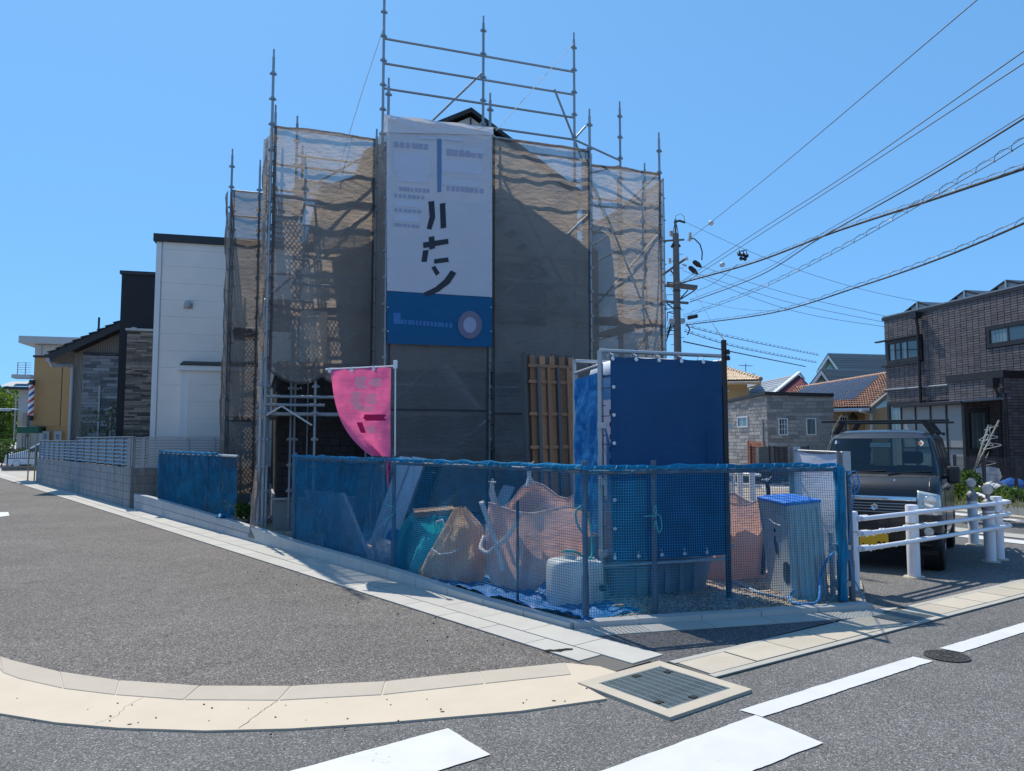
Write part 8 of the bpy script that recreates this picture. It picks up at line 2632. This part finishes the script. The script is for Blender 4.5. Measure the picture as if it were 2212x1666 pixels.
# interior
ds = MB(FV).bx(-.62, .62, .52, .90, .95, 1.15).build('dashboard', M_DASH, van, bevel=.05)
for s_ in (-1, 1):
    st_ = MB(FV).bx(s_ * .33 - .23, s_ * .33 + .23, 1.28, 1.42, .65, 1.26).build('seat', M_SEAT, van, bevel=.05)
    MB(FV).bx(s_ * .33 - .13, s_ * .33 + .13, 1.36, 1.46, 1.28, 1.45).build('headrest', M_SEAT, st_, bevel=.04)
    MB(FV).bx(s_ * .33 - .23, s_ * .33 + .23, .98, 1.40, .58, .72).build('cushion', M_SEAT, st_, bevel=.04)
MB(FV).bx(-.55, .55, 2.2, 2.34, .7, 1.22).build('rear_bench', M_SEAT, van, bevel=.04)
sw2 = MB(FV); wc = V(.33, .98, 1.12); wa_ = V(0, -.75, .66).normalized()
sw2.tube([wc + (wa_.orthogonal().normalized() * math.cos(t) + wa_.cross(wa_.orthogonal().normalized()) * math.sin(t)) * .18 for t in np.linspace(0, 2 * math.pi, 25)], .013, 6)
sw2.build('steering_wheel', M_BLACK, van, smooth=True)
MB(FV).bx(-.13, .13, .80, .82, 1.50, 1.57).build('rear_mirror', M_LAMPIN, van, bevel=.012)
MB(FV).box(fsurf(-.53, 1.575, -.004), .06, .004, .06, V(1, 0, 0), V(0, .75, -.64), V(0, .64, .75)).build('sticker', M_PRINTL, van)
MB(FV).lathe(fsurf(.47, 1.565, -.004), [(.05, 0), (.05, .002)], 18, axis=V(0, -.75, .64)).build('round_sticker', M_REFL, van)
MB(FV).lathe(fsurf(.47, 1.565, .000), [(.03, 0), (.03, .001)], 14, axis=V(0, -.75, .64)).build('round_sticker', M_AMBER, van)
for s_, x0_, x1_ in ((1, .18, .62), (-1, -.34, .10)):
    wp = MB(FV); wp.tube([fsurf(x0_ - .05, 1.165, .03), fsurf(x0_ + .1, 1.19, .022), fsurf(x1_, 1.215, .016)], [.010, .008, .005], 5); wp.build('wiper', M_BLACK, van)
for x_ in (-.25, .22): MB(FV).lathe(fsurf(x_, 1.10, .004), [(.012, -.01), (.010, .01), (.004, .014)], 8).build('washer_nozzle', M_CHROME, van)
# roof bars
for y_ in (1.15, 2.55):
    rb_ = MB(FV).bx(-.80, .80, y_ - .022, y_ + .022, 1.855, 1.885).build('roof_bar', M_BLACK, van, bevel=.006)
    for s_ in (-1, 1):
        MB(FV).bar(V(s_ * .50, y_, 1.865), V(s_ * .615, y_ + .02, 1.69), .07, .04, V(0, 1, 0)).build('bar_foot', M_BLACK, rb_, bevel=.006)
        MB(FV).lathe(V(s_ * .66, y_ - .02, 1.70), [(.02, -.02), (.024, 0), (.02, .02)], 10, axis=V(1, 0, 0)).build('clamp_knob', M_BLACK, rb_)
MB(FV).tube([V(-.62, .78, 1.56), V(-.60, .85, 1.75), V(-.50, 1.0, 1.97)], [.007, .006, .003], 5).build('antenna', M_BAMBOO, van)
# ------------------------------------------------------------------ utility pole and cables
PY_ = 32.0
pb0 = AT(1467, 952, PY_); pX = pb0.x
up_ = thing('utility_pole', 'concrete utility pole with crossarms, insulators and black cable boots', 'utility pole', (pX, PY_, 0))
def pz(py): return ZA(PY_, py)
def pw2(px, py, dy=0.0): return AT(px, py, PY_ + dy)
MB().tube([(pX, PY_, 0), (pX, PY_, pz(505))], [.20, .135], 16).build('shaft', M_POLE, up_, smooth=True)
MB().tube([(pX, PY_, pz(505)), (pX, PY_, pz(474))], .045, 8).build('top_pipe', M_POLE, up_)
for s_ in (-1, 1): MB().tube([(pX + s_ * .12, PY_, pz(520)), (pX + s_ * .10, PY_, pz(500)), (pX + s_ * .03, PY_, pz(482))], .018, 5).build('stay_bar', M_DARKSTEEL, up_)
def arm(p, q, w=.10, h=.10, name='crossarm', mat=M_POLE):
    o = MB().bar(p, q, w, h).build(name, mat, up_); return o
arm(pw2(1440, 613), pw2(1506, 621), .14, .16); arm(pw2(1436, 617, .3), pw2(1503, 625, .3), .10, .10)
arm(pw2(1430, 651), pw2(1487, 655)); arm(pw2(1428, 596, -.2), pw2(1484, 557, .2), .10, .10)
arm(pw2(1430, 521), pw2(1478, 518), .07, .07); arm(pw2(1446, 690), pw2(1472, 692), .07, .07)
for a, b in (((1486, 627), (1470, 645)), ((1440, 655), (1466, 676)), ((1449, 585), (1465, 605)), ((1500, 628), (1468, 648))):
    MB().tube([pw2(*a), pw2(*b)], .03, 6).build('brace', M_DARKSTEEL, up_)
def insul(px, py, n=4, s=.09, ax=None, dy=0):
    c = pw2(px, py, dy); prof = []
    for k in range(n): prof += [(s * .45, k * s * .8), (s, k * s * .8 + s * .25), (s * .45, k * s * .8 + s * .5)]
    return MB().lathe(c, prof, 10, axis=ax).build('insulator', M_PORC, up_, smooth=True)
for px, py in ((1453, 512), (1491, 515), (1449, 511), (1490, 522), (1460, 566), (1447, 570)): insul(px, py)
def boot(px0, py0, px1, py1):
    a, b = pw2(px0, py0), pw2(px1, py1)
    return MB().tube([a, a.lerp(b, .15), a.lerp(b, .6), b], [.05, .11, .12, .03], 8).build('cable_boot', M_BLACK, up_, smooth=True)
boot(1497, 564, 1516, 578); boot(1488, 576, 1508, 593); boot(1462, 527, 1449, 534); boot(1467, 528, 1463, 533)
for a, b in (((1478, 557), (1499, 566)), ((1474, 571), (1490, 578)), ((1466, 518), (1462, 527))):
    insul(*a, 4, .07, (pw2(*b) - pw2(*a)))
MB().tube([pw2(1490, 516), pw2(1500, 516), pw2(1512, 528), pw2(1517, 545), pw2(1516, 562)], .028, 6).build('jumper', M_BLACK, up_, smooth=True)
MB().tube([pw2(1458, 482), pw2(1460, 466), pw2(1470, 462), pw2(1478, 468), pw2(1479, 482)], .012, 5).build('jumper', M_CABLEG, up_)
for px, a in ((1456, -1), (1480, 1)): MB().tube([pw2(1467, 477), pw2(px, 481)], .05, 6).build('top_clamp', M_DARKSTEEL, up_)
for k in range(10):
    y0 = 640 + k * 9 + random.uniform(-4, 4); x0_ = 1447 + random.uniform(-14, 2)
    MB().tube([pw2(1465, y0), pw2(x0_, y0 + random.uniform(-8, 10)), pw2(1441, y0 + random.uniform(-4, 18))], .016, 5).build('drop_wire', M_CABLE, up_)
bxs = MB().box(pw2(1496, 685), .45, .18, .16, V(.97, 0, .22), V(0, 1, 0), V(-.22, 0, .97)).build('cable_box', M_BLACK, up_, bevel=.03)
MB().box(pw2(1462, 694), .7, .2, .2, V(.99, 0, .08), V(0, 1, 0), V(-.08, 0, .99)).build('cable_box', M_WALLG, up_, bevel=.02)
for k in range(5): MB().tube([pw2(1452 + 3 * k, 690 + k), pw2(1446, 706 + 3 * k), pw2(1440, 712 + 6 * k)], .018, 5).build('drop_wire', M_CABLE, up_)
MB().tube([pw2(1484, 700), pw2(1490, 712), pw2(1485, 724)], .03, 6).build('drop_wire', M_CABLE, up_)
MB().lathe((pX, PY_, pz(668)), [(.19, 0), (.19, .05)], 12).build('band', M_DARKSTEEL, up_); MB().lathe((pX, PY_, pz(630)), [(.18, 0), (.18, .05)], 12).build('band', M_DARKSTEEL, up_)
for k in range(14): 
    z = pz(745 - k * 15); s_ = 1 if k % 2 else -1
    MB().tube([(pX + s_ * .12, PY_ - .05, z), (pX + s_ * .30, PY_ - .05, z)], .012, 5).build('step_bolt', M_DARKSTEEL, up_)
def wire(label, pts, r, mat=M_CABLE, wrap=0, group='overhead cables', n=36, r2=None, wr=None):
    """pts: (photo x, photo y, depth) way points of one cable; wrap draws the spiral hanger"""
    P = [AT(*q) for q in pts]; out = []
    for i in range(len(P) - 1):
        p0, p1, p2, p3 = P[max(i - 1, 0)], P[i], P[i + 1], P[min(i + 2, len(P) - 1)]
        m = max(4, n // (len(P) - 1))
        for k in range(m):
            s = k / m; out.append(.5 * ((2 * p1) + (p2 - p0) * s + (2 * p0 - 5 * p1 + 4 * p2 - p3) * s * s + (3 * p1 - p0 - 3 * p2 + p3) * s ** 3))
    out.append(P[-1])
    if wrap:
        t = thing('overhead_cable', label, 'cable', P[0], group)
        MB().tube(out, r, 7).build('cable', mat, t, smooth=True)
        ln = [0]
        for a, b in zip(out[:-1], out[1:]): ln.append(ln[-1] + (b - a).length)
        co = []; m = int(ln[-1] / .10)
        for k in range(m + 1):
            s = ln[-1] * k / m; i = min(max(int(np.searchsorted(ln, s)) - 1, 0), len(out) - 2)
            f_ = (s - ln[i]) / max(ln[i + 1] - ln[i], 1e-6); c = out[i].lerp(out[i + 1], f_)
            th = 2 * math.pi * s / .75
            d = (out[i + 1] - out[i]).normalized(); a = d.cross(Z).normalized(); b = a.cross(d)
            co.append(c + a * math.cos(th) * wrap + b * (math.sin(th) * wrap + wrap * .8))
        MB().tube(co, wr or .005, 4).build('spiral_hanger', M_CABLEG, t, smooth=True)
        MB().tube([p + Z * wrap * 1.5 for p in out], r2 or .006, 5).build('messenger_wire', M_CABLEG, t, smooth=True)
        return t
    o = MB().tube(out, r, 6).build('overhead_cable', mat, smooth=True)
    return tag(o, label, 'cable', group)
D = PY_
wire('highest thin wire rising steeply to the upper right corner', [(1485, 520, D), (1661, 380, 22), (2120, -8, 11)], .010, M_CABLEG)
wire('upper one of the pair of thin wires running to the right edge', [(1476, 606, D), (1640, 498, 25), (1837, 372, 19), (2250, 84, 11)], .011, M_CABLEG)
wire('lower one of the pair of thin wires running to the right edge', [(1478, 612, D), (1640, 508, 25), (1837, 382, 19), (2250, 112, 11)], .011, M_CABLEG)
wire('thin black double wire crossing behind the thick cable', [(1490, 653, D), (1640, 596, 27), (1766, 518, 22), (2006, 382, 15), (2250, 232, 11)], .017, M_CABLE)
wire('grey companion wire running just above the black double wire', [(1490, 648, D), (1640, 589, 27), (1766, 510, 22), (2006, 374, 15), (2250, 224, 11)], .008, M_CABLEG)
wire('thickest black cable with spiral hanger, upper right of the pole', [(1442, 619, D), (1620, 570, 27), (1798, 503, 22), (2000, 436, 17), (2250, 351, 12)], .032, M_CABLE, .055)
wire('slack spiral wrapped cable just below the thickest one', [(1478, 685, D), (1620, 634, 27), (1800, 548, 21), (2089, 384, 14), (2250, 286, 11)], .009, M_CABLEG, .065, wr=.006)
wire('long sagging black cable with spiral hanger, lowest to the right edge', [(1482, 702, D), (1669, 676, 26), (1863, 617, 20), (2040, 555, 15), (2250, 466, 11.5)], .021, M_CABLE, .055)
h_ = 28.6
wire('house service wire from the pole top to the charcoal house roof', [(1480, 480, D), (1660, 560, 31), (1850, 622, 30), (2039, 662, 29)], .008, M_CABLEG)
wire('upper service wire reaching the corner of the charcoal house', [(1518, 577, D), (1700, 634, 31), (1934, 688, h_)], .009, M_CABLEG)
wire('middle service wire reaching the corner of the charcoal house', [(1508, 592, D), (1700, 652, 31), (1914, 697, h_)], .009, M_CABLEG)
wire('lower service wire reaching the corner of the charcoal house', [(1474, 584, D), (1700, 668, 31), (1915, 707, h_)], .009, M_CABLEG)
wire('first of the low cables falling towards the aqua gabled house', [(1480, 704, D), (1600, 734, 38), (1769, 768, 50)], .014, M_CABLEG, .06, wr=.010)
wire('second low cable below the first, falling to the aqua gabled house', [(1478, 716, D), (1600, 752, 38), (1764, 784, 50)], .016, M_CABLEG, .06, wr=.010)
wire('lowest black cable falling behind the tarp screen to the houses', [(1476, 738, D), (1600, 764, 38), (1740, 792, 48)], .028, M_CABLE)
wire('thin cable ending at a joint on the sagging spiral cable', [(1490, 646, D), (1600, 668, 28), (1705, 672, 24)], .007, M_CABLEG)
wire('temporary supply line from the pole to the slim black service post', [(1501, 631, D), (1534, 690, 20), (1566, 738, mp.location.y)], .008, M_CABLEG)
wire('thin slack jumper curving under the pair of thin wires', [(1505, 629, D), (1545, 610, 29), (1592, 572, 27)], .010, M_CABLEG)
bx_ = thing('line_hardware', 'cluster of small black line spacers hanging on the pair of thin wires', 'line hardware', AT(1604, 556, 26))
for k, (px, py) in enumerate(((1597, 548), (1606, 549), (1601, 557), (1609, 558), (1613, 551))):
    c = AT(px, py, 26); MB().lathe(c, [(.02, -.10), (.07, -.06), (.07, 0), (.02, .05), (.012, .14)], 8).build('spacer', M_BLACK, bx_, smooth=True)
MB().tube([AT(1592, 547, 26), AT(1604, 542, 26), AT(1614, 540, 26)], .02, 5).build('spacer_bar', M_DARKSTEEL, bx_)
for k, (px, py, Y, lab) in enumerate(((1536, 482, 29, 'white ball insulator on the highest thin wire'), (1560, 572, 29, 'white insulator on the lower wire of the pair near the pole'))):
    tag(MB().lathe(AT(px, py, Y), [(.02, -.12), (.10, -.05), (.10, .05), (.02, .12)], 10, axis=V(1, 0, .7)).build('insulator', M_PORC, smooth=True), lab, 'insulator')
# ------------------------------------------------------------------ unseen houses and walls added across the road to return daylight into the shade
for k, (x, y, w, zw, zr, lab, mt, rm) in enumerate(((-17, -17, 9, 5.6, 7.6, 'cream two storey house added for bounce light across the road, first of three outside the frame', M_CREAMW, M_SLATEG), (-4, -19, 10, 5.8, 8.0, 'white two storey house added for bounce light across the road, middle of three outside the frame', M_TRIMW, M_ROOFD), (10, -18, 9, 5.4, 7.4, 'beige two storey house added for bounce light across the road, last of three outside the frame', M_CREAMW, M_TERRA))):
    fr_ = frame((x + w, y, 0), V(-1, 0, 0)) 
    t = gable('house', lab, fr_, 8.0, w, zw, zr, mt, rm)
    for (a, b, z0, z1) in ((1.2, 2.8, 1.0, 2.3), (w - 3.0, w - 1.2, .2, 2.3), (1.4, 2.8, 3.7, 4.8), (w - 2.9, w - 1.3, 3.7, 4.8)):
        house_win(t, fr_, a, b, z0, z1, y=-.005, bars=(2, 1), mat=M_CURTAIN, frame_m=M_BRONZE)
    wl2 = MB().bx(x - 1.5, x + w + 1.2, y + 4.2, y + 4.35, 0, 1.2).build('garden_wall', M_BLOCKN)
    tag(wl2, 'pale garden wall added for bounce light in front of the ' + lab.split(' house')[0] + ' house across the road', 'wall')
